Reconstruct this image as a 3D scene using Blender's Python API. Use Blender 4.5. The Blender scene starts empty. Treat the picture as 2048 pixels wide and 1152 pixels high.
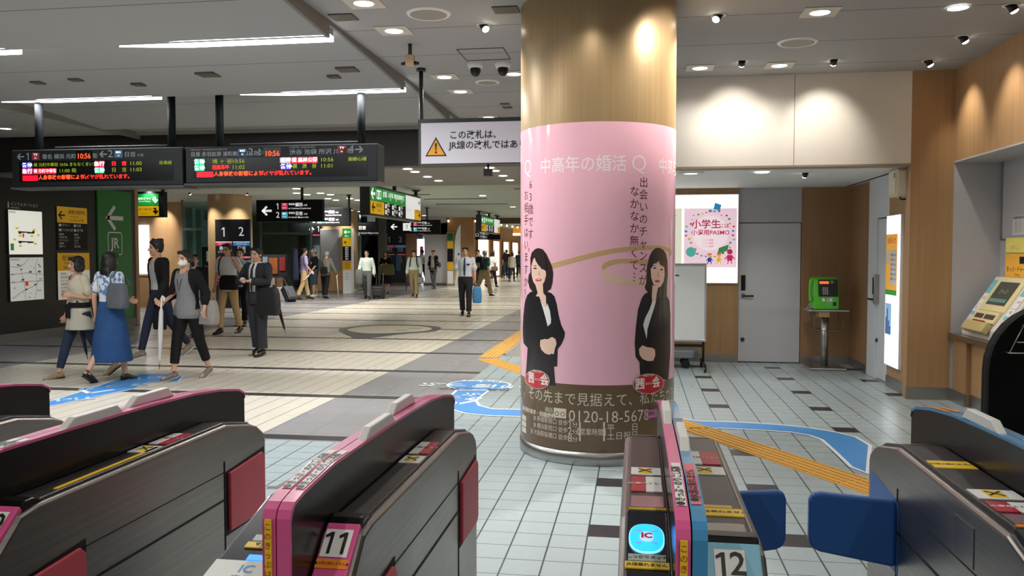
import bpy, bmesh, math, random
from mathutils import Vector, Matrix
random.seed(7)
SC = bpy.context.scene
C = SC.collection
PI = math.pi

# ------------------------------------------------------------------ camera
F_PX, PITCH, YAW, CAM_H = 1653.5, .0426, .15, 1.5687      # solved from the floor tile grid (0.2 m module)
cam = bpy.data.cameras.new('camera')
cam.sensor_width = 36
cam.lens = 36 * F_PX / 2048
cam.clip_start = .05
cam.clip_end = 300
cam_o = bpy.data.objects.new('camera', cam)
C.objects.link(cam_o)
cam_o.location = (0, 0, CAM_H)
cam_o.rotation_euler = (PI / 2 - PITCH, 0, YAW)
SC.camera = cam_o

# ------------------------------------------------------------------ world, exposure
W = bpy.data.worlds.new('world')
SC.world = W
W.use_nodes = True
W.node_tree.nodes['Background'].inputs[0].default_value = (.8, .9, 1, 1)
W.node_tree.nodes['Background'].inputs[1].default_value = .03
SC.view_settings.view_transform = 'Standard'
SC.view_settings.look = 'None'
SC.view_settings.exposure = 0.34
SC.view_settings.gamma = 1
SC.view_settings.use_curve_mapping = False
DOWNLIGHT_W = 13        # one recessed lamp
SLOT_W = 40             # one two-metre linear lamp
SPOT_W = 26             # one wall-washing spot

# ------------------------------------------------------------------ measuring: photograph -> place
_fw = Vector((-math.sin(YAW) * math.cos(PITCH), math.cos(YAW) * math.cos(PITCH), -math.sin(PITCH)))
_rt = Vector((math.cos(YAW), math.sin(YAW), 0))
_up = _rt.cross(_fw)
EYE = Vector((0, 0, CAM_H))
def _ray(px, py): return _fw * F_PX + _rt * (px - 1024) - _up * (py - 576)
def on_floor(px, py, z=0.0):
    d = _ray(px, py); return EYE + d * ((z - CAM_H) / d.z)
def on_y(px, py, y):
    d = _ray(px, py); return EYE + d * (y / d.y)
def on_x(px, py, x):
    d = _ray(px, py); return EYE + d * (x / d.x)

# ------------------------------------------------------------------ materials
def lin(r, g, b):
    f = lambda c: (c / 12.92 if c <= .04045 else ((c + .055) / 1.055) ** 2.4)
    return (f(r / 255), f(g / 255), f(b / 255), 1)
_M = {}
def mat(name, rgb=(128, 128, 128), rough=.5, metal=0, emit=0, spec=.5, coat=0, alpha=1, bump=0, bscale=60, trans=0, var=0, vscale=8):
    if name in _M: return _M[name]
    m = bpy.data.materials.new(name); m.use_nodes = True
    nt = m.node_tree; b = nt.nodes['Principled BSDF']
    c = lin(*rgb)
    b.inputs['Base Color'].default_value = c
    b.inputs['Roughness'].default_value = rough
    b.inputs['Metallic'].default_value = metal
    b.inputs['Specular IOR Level'].default_value = spec
    b.inputs['Coat Weight'].default_value = coat
    b.inputs['Coat Roughness'].default_value = .06
    b.inputs['Transmission Weight'].default_value = trans
    b.inputs['Alpha'].default_value = alpha
    if emit:
        b.inputs['Emission Color'].default_value = c
        b.inputs['Emission Strength'].default_value = emit
    if bump or var:
        tc = nt.nodes.new('ShaderNodeTexCoord')
    if bump:
        n = nt.nodes.new('ShaderNodeTexNoise'); n.inputs['Scale'].default_value = bscale; n.inputs['Detail'].default_value = 3
        bp = nt.nodes.new('ShaderNodeBump'); bp.inputs['Strength'].default_value = bump; bp.inputs['Distance'].default_value = .01
        nt.links.new(tc.outputs['Object'], n.inputs['Vector'])
        nt.links.new(n.outputs['Fac'], bp.inputs['Height']); nt.links.new(bp.outputs['Normal'], b.inputs['Normal'])
    if var:
        n = nt.nodes.new('ShaderNodeTexNoise'); n.inputs['Scale'].default_value = vscale; n.inputs['Detail'].default_value = 4
        mx = nt.nodes.new('ShaderNodeMix'); mx.data_type = 'RGBA'
        mx.inputs[6].default_value = tuple(max(0, x * (1 - var)) for x in c[:3]) + (1,)
        mx.inputs[7].default_value = tuple(min(1, x * (1 + var)) for x in c[:3]) + (1,)
        nt.links.new(tc.outputs['Object'], n.inputs['Vector'])
        nt.links.new(n.outputs['Fac'], mx.inputs[0]); nt.links.new(mx.outputs[2], b.inputs['Base Color'])
    _M[name] = m
    return m
class G:
    """tiny node-graph writer"""
    def __init__(s, name, rough=.4, spec=.5):
        s.m = bpy.data.materials.new(name); s.m.use_nodes = True; s.nt = s.m.node_tree
        s.b = s.nt.nodes['Principled BSDF']; s.b.inputs['Roughness'].default_value = rough; s.b.inputs['Specular IOR Level'].default_value = spec
        _M[name] = s.m
    def put(s, sock, v):
        if isinstance(v, bpy.types.NodeSocket): s.nt.links.new(v, sock)
        else: sock.default_value = v
    def op(s, o, a, b=0.0, c=0.0):
        n = s.nt.nodes.new('ShaderNodeMath'); n.operation = o
        for i, v in enumerate((a, b, c)): s.put(n.inputs[i], v)
        return n.outputs[0]
    def xyz(s, kind='Object'):
        t = s.nt.nodes.new('ShaderNodeTexCoord'); v = s.nt.nodes.new('ShaderNodeSeparateXYZ')
        s.nt.links.new(t.outputs[kind], v.inputs[0]); s.vec = t.outputs[kind]
        return v.outputs
    def mix(s, f, a, b):
        n = s.nt.nodes.new('ShaderNodeMix'); n.data_type = 'RGBA'
        s.put(n.inputs[0], f); s.put(n.inputs[6], a); s.put(n.inputs[7], b)
        return n.outputs[2]
    def noise(s, scale, vec=None, detail=3, stretch=None):
        n = s.nt.nodes.new('ShaderNodeTexNoise'); n.inputs['Scale'].default_value = scale; n.inputs['Detail'].default_value = detail
        v = vec or s.vec
        if stretch:
            mp = s.nt.nodes.new('ShaderNodeMapping'); mp.inputs['Scale'].default_value = stretch
            s.nt.links.new(v, mp.inputs[0]); v = mp.outputs[0]
        s.nt.links.new(v, n.inputs['Vector'])
        return n.outputs['Fac']
    def both(s, *t):
        r = t[0]
        for x in t[1:]: r = s.op('MULTIPLY', r, x)
        return r
    def rng(s, v, a, b):
        return s.op('MULTIPLY', s.op('GREATER_THAN', v, a), s.op('LESS_THAN', v, b))
    def line(s, v, off, pitch, w):
        f = s.op('FRACT', s.op('DIVIDE', s.op('SUBTRACT', v, off - w / 2), pitch))
        return s.op('LESS_THAN', f, w / pitch)
    def out(s, col): s.put(s.b.inputs['Base Color'], col); return s.m

def wood(name, rgb, dark, axis=2, rough=.45):
    g = G(name, rough, .4); g.xyz()
    st = [26, 26, 26]; st[axis] = .9
    n1 = g.noise(1.0, stretch=tuple(st), detail=5)
    st2 = [5, 5, 5]; st2[axis] = .5
    n2 = g.noise(1.0, stretch=tuple(st2), detail=2)
    f = g.op('ADD', g.op('MULTIPLY', n1, .75), g.op('MULTIPLY', n2, .35))
    return g.out(g.mix(f, lin(*dark), lin(*rgb)))
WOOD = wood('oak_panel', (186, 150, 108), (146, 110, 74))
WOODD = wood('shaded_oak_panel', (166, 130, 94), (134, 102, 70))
BLACKWALL = mat('black_wall_panel', (30, 28, 27), .35, var=.2, vscale=3)
WHITEP = mat('white_wall_panel', (226, 220, 210), .5, var=.03)
GREYP = mat('pale_grey_panel', (182, 182, 185), .45, var=.03)
STEEL = mat('stainless_steel', (178, 176, 172), .32, 1, var=.12, vscale=5)
DSTEEL = mat('dark_steel', (70, 72, 72), .4, .8)
BLACK = mat('black_plastic', (16, 16, 17), .3)
BLACKM = mat('matt_black', (14, 14, 14), .7)
POLE = mat('dark_grey_paint', (46, 50, 52), .45)
WHITE = mat('white_plastic', (235, 235, 232), .4)
INKW = mat('white_print', (236, 236, 232), .5)
INKK = mat('black_print', (22, 22, 24), .5)
INKR = mat('red_print', (196, 30, 48), .5)
LITW = mat('lit_white', (255, 252, 244), .5, emit=1.6)
CREAM = mat('cream_plastic', (226, 212, 160), .45)

# ------------------------------------------------------------------ geometry helpers
class MB:
    """collects shapes, then links them as ONE mesh object"""
    def __init__(s): s.bm = bmesh.new(); s.mats = []
    def mi(s, m):
        if m is None: return 0
        if m not in s.mats: s.mats.append(m)
        return s.mats.index(m)
    def face(s, pts, m=None):
        f = s.bm.faces.new([s.bm.verts.new(p) for p in pts]); f.material_index = s.mi(m); return f
    def box(s, x0, x1, y0, y1, z0, z1, m=None):
        v = [s.bm.verts.new((x, y, z)) for x in (x0, x1) for y in (y0, y1) for z in (z0, z1)]
        for q in ((0, 1, 3, 2), (4, 6, 7, 5), (0, 4, 5, 1), (2, 3, 7, 6), (0, 2, 6, 4), (1, 5, 7, 3)):
            f = s.bm.faces.new([v[i] for i in q]); f.material_index = s.mi(m)
    def prism(s, poly, a, b, axis='z', m=None):
        def P(u, v, w): return {'z': (u, v, w), 'y': (u, w, v), 'x': (w, u, v)}[axis]
        A = [s.bm.verts.new(P(u, v, a)) for u, v in poly]; B = [s.bm.verts.new(P(u, v, b)) for u, v in poly]
        n = len(poly); i0 = s.mi(m)
        fs = [s.bm.faces.new(A), s.bm.faces.new(B[::-1])]
        for i in range(n): fs.append(s.bm.faces.new((A[i], B[i], B[(i + 1) % n], A[(i + 1) % n])))
        for f in fs: f.material_index = i0
    def ring(s, c, ax1, ax2, r1, r2, n):
        return [s.bm.verts.new(c + ax1 * (r1 * math.cos(2 * PI * k / n)) + ax2 * (r2 * math.sin(2 * PI * k / n))) for k in range(n)]
    def skin(s, rings, m=None, cap=True):
        i0 = s.mi(m)
        for a, b in zip(rings, rings[1:]):
            n = len(a)
            for k in range(n):
                f = s.bm.faces.new((a[k], a[(k + 1) % n], b[(k + 1) % n], b[k])); f.material_index = i0; f.smooth = True
        if cap:
            for r, rev in ((rings[0], True), (rings[-1], False)):
                f = s.bm.faces.new(r[::-1] if rev else r); f.material_index = i0
    def tube(s, pts, rad, n=10, m=None, round_ends=False, flat=1.0):
        pts = [Vector(p) for p in pts]
        rad = [rad] * len(pts) if not hasattr(rad, '__len__') else list(rad)
        if round_ends:
            d0 = (pts[0] - pts[1]).normalized(); d1 = (pts[-1] - pts[-2]).normalized()
            pre = [(pts[0] + d0 * rad[0] * a, rad[0] * b) for a, b in ((.95, .3), (.7, .72))]
            post = [(pts[-1] + d1 * rad[-1] * a, rad[-1] * b) for a, b in ((.7, .72), (.95, .3))]
            pts = [p for p, _ in pre] + pts + [p for p, _ in post]
            rad = [r for _, r in pre] + rad + [r for _, r in post]
        rings = []; prev = None
        for i, p in enumerate(pts):
            t = (pts[min(i + 1, len(pts) - 1)] - pts[max(i - 1, 0)]).normalized()
            if prev is None:
                ref = Vector((0, 0, 1)) if abs(t.z) < .9 else Vector((0, 1, 0))
                u = t.cross(ref).normalized()
            else: u = (prev - t * prev.dot(t)).normalized()
            prev = u; v = t.cross(u)
            rings.append(s.ring(p, u, v, rad[i], rad[i] * flat, n))
        s.skin(rings, m)
    def loft(s, secs, n=20, m=None):
        """secs: (z, cx, cy, rx, ry)"""
        X, Y = Vector((1, 0, 0)), Vector((0, 1, 0))
        s.skin([s.ring(Vector((cx, cy, z)), X, Y, rx, ry, n) for z, cx, cy, rx, ry in secs], m)
    def lathe(s, prof, c=(0, 0), n=32, m=None, a0=0, a1=2 * PI, cap=False):
        """prof: (r, z)"""
        full = abs(a1 - a0 - 2 * PI) < 1e-6
        k = n if full else n + 1
        rings = [[s.bm.verts.new((c[0] + r * math.cos(a0 + (a1 - a0) * i / n), c[1] + r * math.sin(a0 + (a1 - a0) * i / n), z)) for i in range(k)] for r, z in prof]
        i0 = s.mi(m)
        for a, b in zip(rings, rings[1:]):
            for i in range(n):
                j = (i + 1) % k
                f = s.bm.faces.new((a[i], a[j], b[j], b[i])); f.material_index = i0; f.smooth = True
        if cap and full:
            for r in (rings[0][::-1], rings[-1]):
                f = s.bm.faces.new(r); f.material_index = i0
    def ball(s, c, r, m=None, seg=14, mtx=None):
        M = Matrix.Translation(c) @ (mtx or Matrix.Identity(4)) @ Matrix.Diagonal((r[0], r[1], r[2], 1))
        o = bmesh.ops.create_uvsphere(s.bm, u_segments=seg, v_segments=max(6, seg // 2 + 2), radius=1, matrix=M)
        i0 = s.mi(m)
        for v in o['verts']:
            for f in v.link_faces: f.material_index = i0; f.smooth = True
    def flat(s, poly, y=0.0, m=None, uz=None):
        """upright polygon in the local XZ plane facing -Y (fine for concave outlines)"""
        vs = [s.bm.verts.new((x, y, z)) for x, z in poly]
        f = s.bm.faces.new(vs); f.material_index = s.mi(m); f.normal_update()
        if f.normal.y > 0: f.normal_flip()
        if len(poly) > 4: bmesh.ops.triangulate(s.bm, faces=[f])
    def rect(s, x0, x1, z0, z1, y=0.0, m=None): s.flat([(x0, z0), (x1, z0), (x1, z1), (x0, z1)], y, m)
    def disc(s, x, z, rx, rz=None, y=0.0, m=None, n=20):
        rz = rz or rx
        s.flat([(x + rx * math.cos(2 * PI * k / n), z + rz * math.sin(2 * PI * k / n)) for k in range(n)], y, m)
    def arrow(s, x, z, w, d, y, m, t=.17):
        """line arrow of overall size w pointing d = left/right/up/down"""
        def T(u, v): return {'left': (-u, v), 'right': (u, v), 'up': (v, u), 'down': (v, -u)}[d]
        a = w / 2; h = w * t / 2; k = w * .46
        for q in ([(-a, -h), (a - h, -h), (a - h, h), (-a, h)],
                  [(a, 0), (a - k, k), (a - k - h * 1.6, k - h * 1.2), (a - 2.6 * h, 0)],
                  [(a, 0), (a - k, -k), (a - k - h * 1.6, -k + h * 1.2), (a - 2.6 * h, 0)]):
            s.flat([(x + T(u, v)[0], z + T(u, v)[1]) for u, v in q], y, m)
    def text(s, body, size, x, z, m, y=0.0, ax='CENTER', bold=0, sx=1.0, fn=None):
        if body in ('1', '10', '11', '12') and ax == 'CENTER':                 # signage figure one, with its flag
            h = size * .72; st = size * (.085 + bold * 1.5); adv = size * .54 * sx
            for i, ch in enumerate(body):
                cx = x + (i - (len(body) - 1) / 2) * adv
                if ch != '1': s.text(ch, size, cx, z, m, y, bold=bold, sx=.95, fn=fn); continue
                k = len(s.bm.verts); s.bm.verts.ensure_lookup_table()
                for q in ([(-st / 2, -h / 2), (st / 2, -h / 2), (st / 2, h / 2), (-st / 2, h / 2)], [(-st / 2, h / 2), (-st / 2, h / 2 - st * 1.25), (-size * .19, h / 2 - size * .2), (-size * .19 - st * .2, h / 2 - size * .2 + st * .85)]):
                    vs = [s.bm.verts.new((cx + .03 * size + u, y, z + v)) for u, v in q]
                    if fn:
                        for v in vs: v.co = fn(v.co)
                    f = s.bm.faces.new(vs); f.material_index = s.mi(m)
            return
        cu = bpy.data.curves.new('t', 'FONT'); cu.body = body; cu.size = size; cu.align_x = ax; cu.align_y = 'CENTER'
        cu.resolution_u = 2; cu.offset = bold * size
        ob = bpy.data.objects.new('t', cu)
        me = ob.to_mesh(); i0 = s.mi(m)
        vs = [s.bm.verts.new((x + v.co.x * sx, y, z + v.co.y)) for v in me.vertices]
        if fn:
            for v in vs: v.co = fn(v.co)
        for p in me.polygons:
            try: f = s.bm.faces.new([vs[i] for i in p.vertices])
            except ValueError: continue
            f.material_index = i0
        ob.to_mesh_clear(); bpy.data.objects.remove(ob); bpy.data.curves.remove(cu)
    def vtext(s, body, size, x, z, m, y=0.0, bold=0, step=1.05, sx=1.0):
        for i, ch in enumerate(body): s.text(ch, size, x, z - i * size * step, m, y, bold=bold, sx=sx)
    def make(s, name, m=None, parent=None, bevel=0, smooth=False, xf=None, seg=2, recalc=True):
        if m is not None and not s.mats: s.mats = [m]
        if recalc: bmesh.ops.recalc_face_normals(s.bm, faces=s.bm.faces[:])
        me = bpy.data.meshes.new(name)
        if xf is not None: bmesh.ops.transform(s.bm, matrix=xf, verts=s.bm.verts[:])
        s.bm.to_mesh(me); s.bm.free()
        for k in s.mats: me.materials.append(k)
        if smooth: me.polygons.foreach_set('use_smooth', [True] * len(me.polygons))
        o = bpy.data.objects.new(name, me); C.objects.link(o)
        if parent: o.parent = parent
        if bevel:
            b = o.modifiers.new('b', 'BEVEL'); b.width = bevel; b.segments = seg; b.limit_method = 'ANGLE'; b.angle_limit = .6
            b.harden_normals = False
        return o
def thing(name, label, cat, loc=(0, 0, 0), rz=0, group=None):
    o = bpy.data.objects.new(name, None); C.objects.link(o); o.empty_display_size = .1
    o.location = loc; o.rotation_euler = (0, 0, rz); o['label'] = label; o['category'] = cat
    if group: o['group'] = group
    return o
def tag(o, label, cat, group=None):
    o['label'] = label; o['category'] = cat
    if group: o['group'] = group
    return o
def struct(o): o['kind'] = 'structure'; return o
def kids(o): return [c for c in bpy.data.objects if c.parent == o]
def lamp(parent, kind, loc, power, size=.1, rgb=(1, .95, .88), rot=(0, 0, 0), sy=None, spot=None, blend=.6):
    l = bpy.data.lights.new('lamp', kind); l.energy = power; l.color = rgb
    if kind == 'AREA':
        l.shape = 'RECTANGLE' if sy else 'DISK'; l.size = size
        if sy: l.size_y = sy
    else:
        l.shadow_soft_size = size
        if kind == 'SPOT': l.spot_size = spot; l.spot_blend = blend
    o = bpy.data.objects.new('lamp', l); C.objects.link(o); o.location = loc; o.rotation_euler = rot
    if parent: o.parent = parent
    return o
# ================================================================== FLOOR
TX, TY = -.262, 4.528                      # a tile corner
g = G('station_floor_tiles', .3, .5)
x, y, z = g.xyz()
n = g.noise(.9, detail=4); nf = g.noise(14, detail=3)
dirt = g.op('ADD', g.op('MULTIPLY', n, .42), g.op('MULTIPLY', nf, .20))
pale = g.mix(dirt, lin(172, 186, 190), lin(148, 161, 164))
grout = g.op('MAXIMUM', g.line(x, TX, .2, .009), g.line(y, TY, .2, .006))
pale = g.mix(grout, pale, lin(66, 72, 73))
bt = g.both(g.op('LESS_THAN', g.op('FRACT', g.op('SUBTRACT', x, TX)), .2), g.op('LESS_THAN', g.op('FRACT', g.op('SUBTRACT', y, TY)), .2), g.op('GREATER_THAN', x, -.3))
pale = g.mix(bt, pale, lin(52, 50, 54))
crm = g.mix(dirt, lin(218, 212, 198), lin(198, 191, 177))
gr2 = g.op('MAXIMUM', g.line(x, -3.2, .2, .009), g.op('MULTIPLY', g.line(y, 6.4, .1, .005), .55))
crm = g.mix(gr2, crm, lin(104, 98, 88))
gry = g.mix(dirt, lin(152, 151, 153), lin(132, 130, 133))
gry = g.mix(g.op('MULTIPLY', g.op('MAXIMUM', g.line(x, -3.2, .4, .008), g.line(y, 6.4, .4, .008)), .7), gry, lin(92, 92, 94))
# zones: pale by the gates, grey border, cream concourse
isgrey = g.op('MAXIMUM', g.rng(x, -3.22, -2.02), g.op('MAXIMUM', g.op('LESS_THAN', x, -8.55), g.op('GREATER_THAN', x, -2.0)))
far = g.mix(isgrey, crm, gry)
# dark cross bands every 1.97 m
by = g.op('SUBTRACT', y, 6.54)
band = g.both(g.op('LESS_THAN', g.op('FRACT', g.op('DIVIDE', by, 1.972)), .086), g.op('GREATER_THAN', y, 6.4), g.op('LESS_THAN', x, -2.0))
far = g.mix(band, far, lin(60, 59, 60))
ispale = g.op('MAXIMUM', g.both(g.op('GREATER_THAN', x, -2.02), g.op('LESS_THAN', y, 12.3)), g.both(g.op('GREATER_THAN', x, -3.22), g.op('LESS_THAN', y, 6.5)))
col = g.mix(ispale, far, pale)
FLOOR = g.out(col)
rough = g.op('ADD', .24, g.op('MULTIPLY', n, .08)); g.put(g.b.inputs['Roughness'], rough)
m = MB(); m.box(-22, 6, -3, 90, -.2, 0)
struct(m.make('floor', FLOOR))

# ================================================================== CEILINGS
g = G('ceiling_board', .7, .2); x, y, z = g.xyz()
cl = g.mix(g.noise(.6), lin(170, 170, 168), lin(158, 158, 157))
CEIL = g.out(g.mix(g.op('MAXIMUM', g.line(y, 6.02, .955, .012), 0.0), cl, lin(84, 82, 80)))
g = G('coffer_board', .7, .2); x, y, z = g.xyz()
cl = g.mix(g.noise(.5), lin(166, 168, 168), lin(156, 158, 158))
COFF = g.out(g.mix(g.line(y, 5.75, 2.0, .012), cl, lin(92, 90, 88)))
m = MB()
m.box(-2.55, 6, -3, 12, 3.49, 3.75)
m.box(-16, -7.7, -3, 12, 3.40, 3.75)
struct(m.make('ceiling', CEIL))
# raised-and-dipped coffer over the concourse: each bay dips towards its linear lamp, which sits in the step
prof = []
e0 = 0.03
for k in range(-2, 3):
    y0 = 6.75 + (k) * 2.225 - .0
    prof += [(y0 - 2.1, 3.46), (y0 - 1.2, 3.425), (y0 - .3, 3.37), (y0 - .12, 3.355), (y0 - .118, 3.46), (y0 - .01, 3.46)]
prof = [p for p in prof if p[0] < 12]
prof += [(12.0, 3.44)]
poly = [(-3, 3.46)] + [p for p in prof if p[0] > -3] + [(12.0, 3.75), (-3, 3.75)]
m = MB(); m.prism(poly, -7.7, -2.55, 'x')
o = struct(m.make('ceiling_coffer', COFF)); o.name = 'ceiling.001'
# fascia around the coffer
m = MB()
edge = [(-3, 3.45)] + [(p[0], p[1] - .006) for p in prof if p[0] > -3] + [(12.0, 3.434)]
m.prism(edge + [(12.0, 3.5), (-3, 3.5)], -2.56, -2.53, 'x')
m.box(-7.72, -7.69, -3, 12, 3.34, 3.50)
struct(m.make('trim_1', mat('fascia_grey', (122, 118, 112), .6)))
# far concourse ceiling
g = G('far_ceiling', .7, .2); x, y, z = g.xyz()
FARC = g.out(g.mix(g.noise(.4), lin(176, 184, 176), lin(160, 168, 160)))
m = MB(); m.box(-22, 6, 15.6, 90, 3.25, 3.5)
for (a, b, yy) in ((-6.3, -5.2, 21), (-5.0, -3.4, 22.5), (-7.0, -5.3, 24.5), (-4.0, -2.6, 19.5), (-6.0, -3.5, 27), (-7.5, -4, 30)):
    pass
struct(m.make('ceiling', FARC))
# narrow slots in the far ceiling
SLOT = mat('slot_grey', (74, 78, 74), .7)
for i, (xa, xb, yy) in enumerate(((-6.2, -5.3, 19.6), (-6.9, -5.9, 23.2), (-6.6, -4.6, 25.2), (-6.9, -4.4, 28), (-2.9, -1.7, 19.2), (-3.2, -2.0, 21.5))):
    m = MB(); m.box(xa, xb, yy, yy + .12, 3.235, 3.26)
    tag(m.make('ceiling_slot_vent', SLOT), ['short dark slot in the far ceiling right of the green and white hanging sign', 'second dark ceiling slot behind the green and white hanging sign', 'third dark ceiling slot, past the end of the green hanging sign', 'longest dark ceiling slot, nearest the far brown beam', 'dark ceiling slot nearest the pink pillar, front one of two', 'dark ceiling slot nearest the pink pillar, rear one of two'][i], 'ceiling vent', 'slots in the far ceiling')
# low soffit between the black beam and the far concourse
m = MB(); m.box(-10.8, -.9, 12.3, 15.6, 2.86, 3.3)
struct(m.make('ceiling', mat('soffit_grey', (120, 120, 116), .6)))
m = MB(); m.box(-16, -.9, 12.0, 12.3, 2.86, 3.75)
struct(m.make('wall_beam', mat('black_beam', (44, 39, 36), .5)))
m = MB(); m.box(-16, -.9, 11.9, 12.02, 3.40, 3.49)
struct(m.make('trim_2', mat('pale_trim', (150, 150, 144), .6)))
# far brown beam
m = MB(); m.box(-12, 0, 39.6, 40, 2.98, 3.26)
struct(m.make('wall_beam', mat('brown_beam', (92, 74, 60), .6)))

# ================================================================== RIGHT-HAND ROOM
struct((lambda m: (m.box(2.87, 3.3, 9.36, 9.5, 0, 3.5), m.make('wall_corner', WOOD))[1])(MB()))
m = MB()
m.box(-.9, .0, 9.36, 9.5, 2.515, 3.5); m.box(.0, 1.668, 9.36, 9.5, 2.515, 3.5); m.box(1.676, 2.868, 9.36, 9.5, 2.515, 3.5)
struct(m.make('wall_upper', WHITEP))
m = MB(); m.box(1.667, 1.677, 9.362, 9.5, 2.515, 3.5); m.box(-.9, 2.868, 9.352, 9.502, 2.495, 2.516)
struct(m.make('trim_3', mat('seam_tan', (150, 134, 112), .6)))
m = MB(); m.box(-.95, -.9, 9.36, 12.0, 2.515, 3.5)
struct(m.make('wall_return', WHITEP))
# upper right wall above the ticket recess
m = MB(); m.box(3.3, 3.5, -3, 9.36, 2.53, 3.5)
struct(m.make('wall_right_upper', WOOD))
m = MB(); m.box(3.298, 4.0, -3, 9.36, 2.515, 2.531)
struct(m.make('trim_4', mat('recess_soffit', (176, 176, 176), .5)))
m = MB(); m.box(3.3, 3.9, 9.361, 9.5, 0, 2.53)
struct(m.make('wall_recess_side', GREYP))
m = MB(); m.box(3.77, 3.9, -3, 9.36, 0, 2.53)
struct(m.make('wall_recess', GREYP))
m = MB(); m.box(3.755, 3.775, -3, 9.33, 1.70, 1.715, STEEL); m.box(3.755, 3.775, 9.32, 9.335, 1.70, 2.52, STEEL)
for yy in (7.9, 6.5): m.box(3.762, 3.775, yy, yy + .006, 1.70, 2.52, STEEL)
struct(m.make('trim_5', STEEL))
m = MB(); m.box(3.36, 3.5, -3, 9.3, 0, .66); struct(m.make('wall_right', WOOD))
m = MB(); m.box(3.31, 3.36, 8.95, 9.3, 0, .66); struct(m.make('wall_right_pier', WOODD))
m = MB(); m.box(3.345, 3.37, -3, 8.95, 0, .13); m.box(3.29, 3.32, 8.94, 9.36, 0, .13); m.box(2.86, 3.3, 9.345, 9.37, 0, .13)
m.box(2.915, 2.94, 9.5, 10.28, 0, .13)
struct(m.make('baseboard_right', STEEL))
# ---- alcove
BY, SX = 12.13, 2.95
m = MB(); m.box(-1.3, 1.43, BY, BY + .15, 0, 2.5); struct(m.make('wall_alcove_back', WOOD))
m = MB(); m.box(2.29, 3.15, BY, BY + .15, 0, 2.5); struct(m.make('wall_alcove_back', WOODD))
m = MB(); m.box(1.43, 2.29, BY + .02, BY + .15, 2.0, 2.5); struct(m.make('wall_door_transom', GREYP))
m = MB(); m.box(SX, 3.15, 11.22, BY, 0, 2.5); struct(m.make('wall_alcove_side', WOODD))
m = MB(); m.box(SX - .02, 3.15, 9.5, 10.30, 0, 2.5); struct(m.make('wall_alcove_side', WOOD))
m = MB(); m.box(SX - .005, 3.15, 10.30, 11.22, 2.0, 2.5); m.box(SX - .005, 3.15, 10.87, 11.22, 0, 2.0); m.box(SX - .02, SX + .05, 10.30, 10.34, 0, 2.0)
struct(m.make('wall_side_door_surround', mat('door_surround', (214, 220, 224), .45)))
m = MB(); m.box(-.9, 2.9, 9.5, BY, 2.485, 2.515); m.box(2.86, 3.1, 9.5, BY, 2.485, 2.515)
struct(m.make('ceiling', mat('alcove_ceiling', (214, 216, 212), .6)))
m = MB(); m.box(-1.3, 1.42, BY - .012, BY + .01, 0, .11); m.box(2.3, 2.95, BY - .012, BY + .01, 0, .11); m.box(2.935, 2.96, 11.22, BY, 0, .11)
struct(m.make('baseboard_alcove', STEEL))
m = MB(); m.box(-1.45, -1.3, BY, 85, 0, 3.3); struct(m.make('wall_corridor_right', WHITEP))
# doors
DOORM = mat('door_grey', (198, 198, 202), .45)
m = MB(); m.box(1.436, 2.284, BY + .03, BY + .07, .012, 1.985)
d = m.make('door_1', DOORM, bevel=.004); struct(d)
m = MB(); m.box(1.47, 1.53, BY + .012, BY + .032, 1.03, 1.25); m.make('lock_plate', BLACK, d, bevel=.004)
m = MB(); m.tube([(1.50, BY + .03, .955), (1.50, BY - .03, .955), (1.64, BY - .03, .955)], .013, m=BLACK); m.make('lever_handle', BLACK, d)
m = MB(); m.box(1.475, 1.52, BY + .018, BY + .032, .92, .99, STEEL); m.make('handle_rose', STEEL, d)
m = MB(); m.tube([(1.50, BY + .032, .33), (1.50, BY + .012, .33)], .028, 16); m.make('deadbolt', DSTEEL, d)
m = MB(); m.box(SX + .02, SX + .05, 10.345, 10.865, .012, 1.985)
d = m.make('door_2', mat('door_pale', (212, 218, 222), .45), bevel=.004); struct(d)
m = MB(); m.box(SX - .04, SX + .03, 10.80, 10.84, .93, 1.30); m.make('pull_handle', STEEL, d, bevel=.006)
m = MB(); m.box(SX - .02, SX + .02, 10.90, 10.96, 1.05, 1.26, BLACK); m.make('lock_plate', BLACK, d)
m = MB(); m.tube([(SX, 10.93, .985), (SX - .05, 10.93, .985), (SX - .05, 11.03, .985)], .012); m.make('lever_handle', BLACK, d)
m = MB(); m.tube([(SX + .02, 10.84, .48), (SX - .0, 10.84, .48)], .022, 14); m.make('deadbolt', DSTEEL, d)

# ================================================================== LEFT SIDE AND FAR CONCOURSE
LX = -10.8
m = MB(); m.box(LX - .3, LX, 6, 16.55, .16, 2.95); struct(m.make('wall_left', BLACKWALL))
m = MB(); m.box(LX - .28, LX + .012, 6, 16.56, 0, .16); struct(m.make('baseboard_left', mat('base_grey', (120, 118, 114), .5, .2)))
GREEN = mat('sign_green', (34, 122, 52), .45)
m = MB(); m.box(LX - .02, LX + .03, 15.3, 16.42, .17, 2.86)
gp = tag(m.make('wayfinding_panel', GREEN), 'tall green wall panel with white arrow and JR box beside the map boards', 'sign')
m = MB()
def onL(yy, zz): return (yy, zz)
XL = Matrix.Rotation(PI / 2, 4, 'Z')            # local -Y faces +X, local +X runs along +Y
m.arrow(15.84, 2.29, .58, 'left', 0, INKW, .15)
mm = Matrix.Translation((LX + .034, 0, 0)) @ XL
m.make('arrow', INKW, gp, xf=mm)
m = MB()
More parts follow.
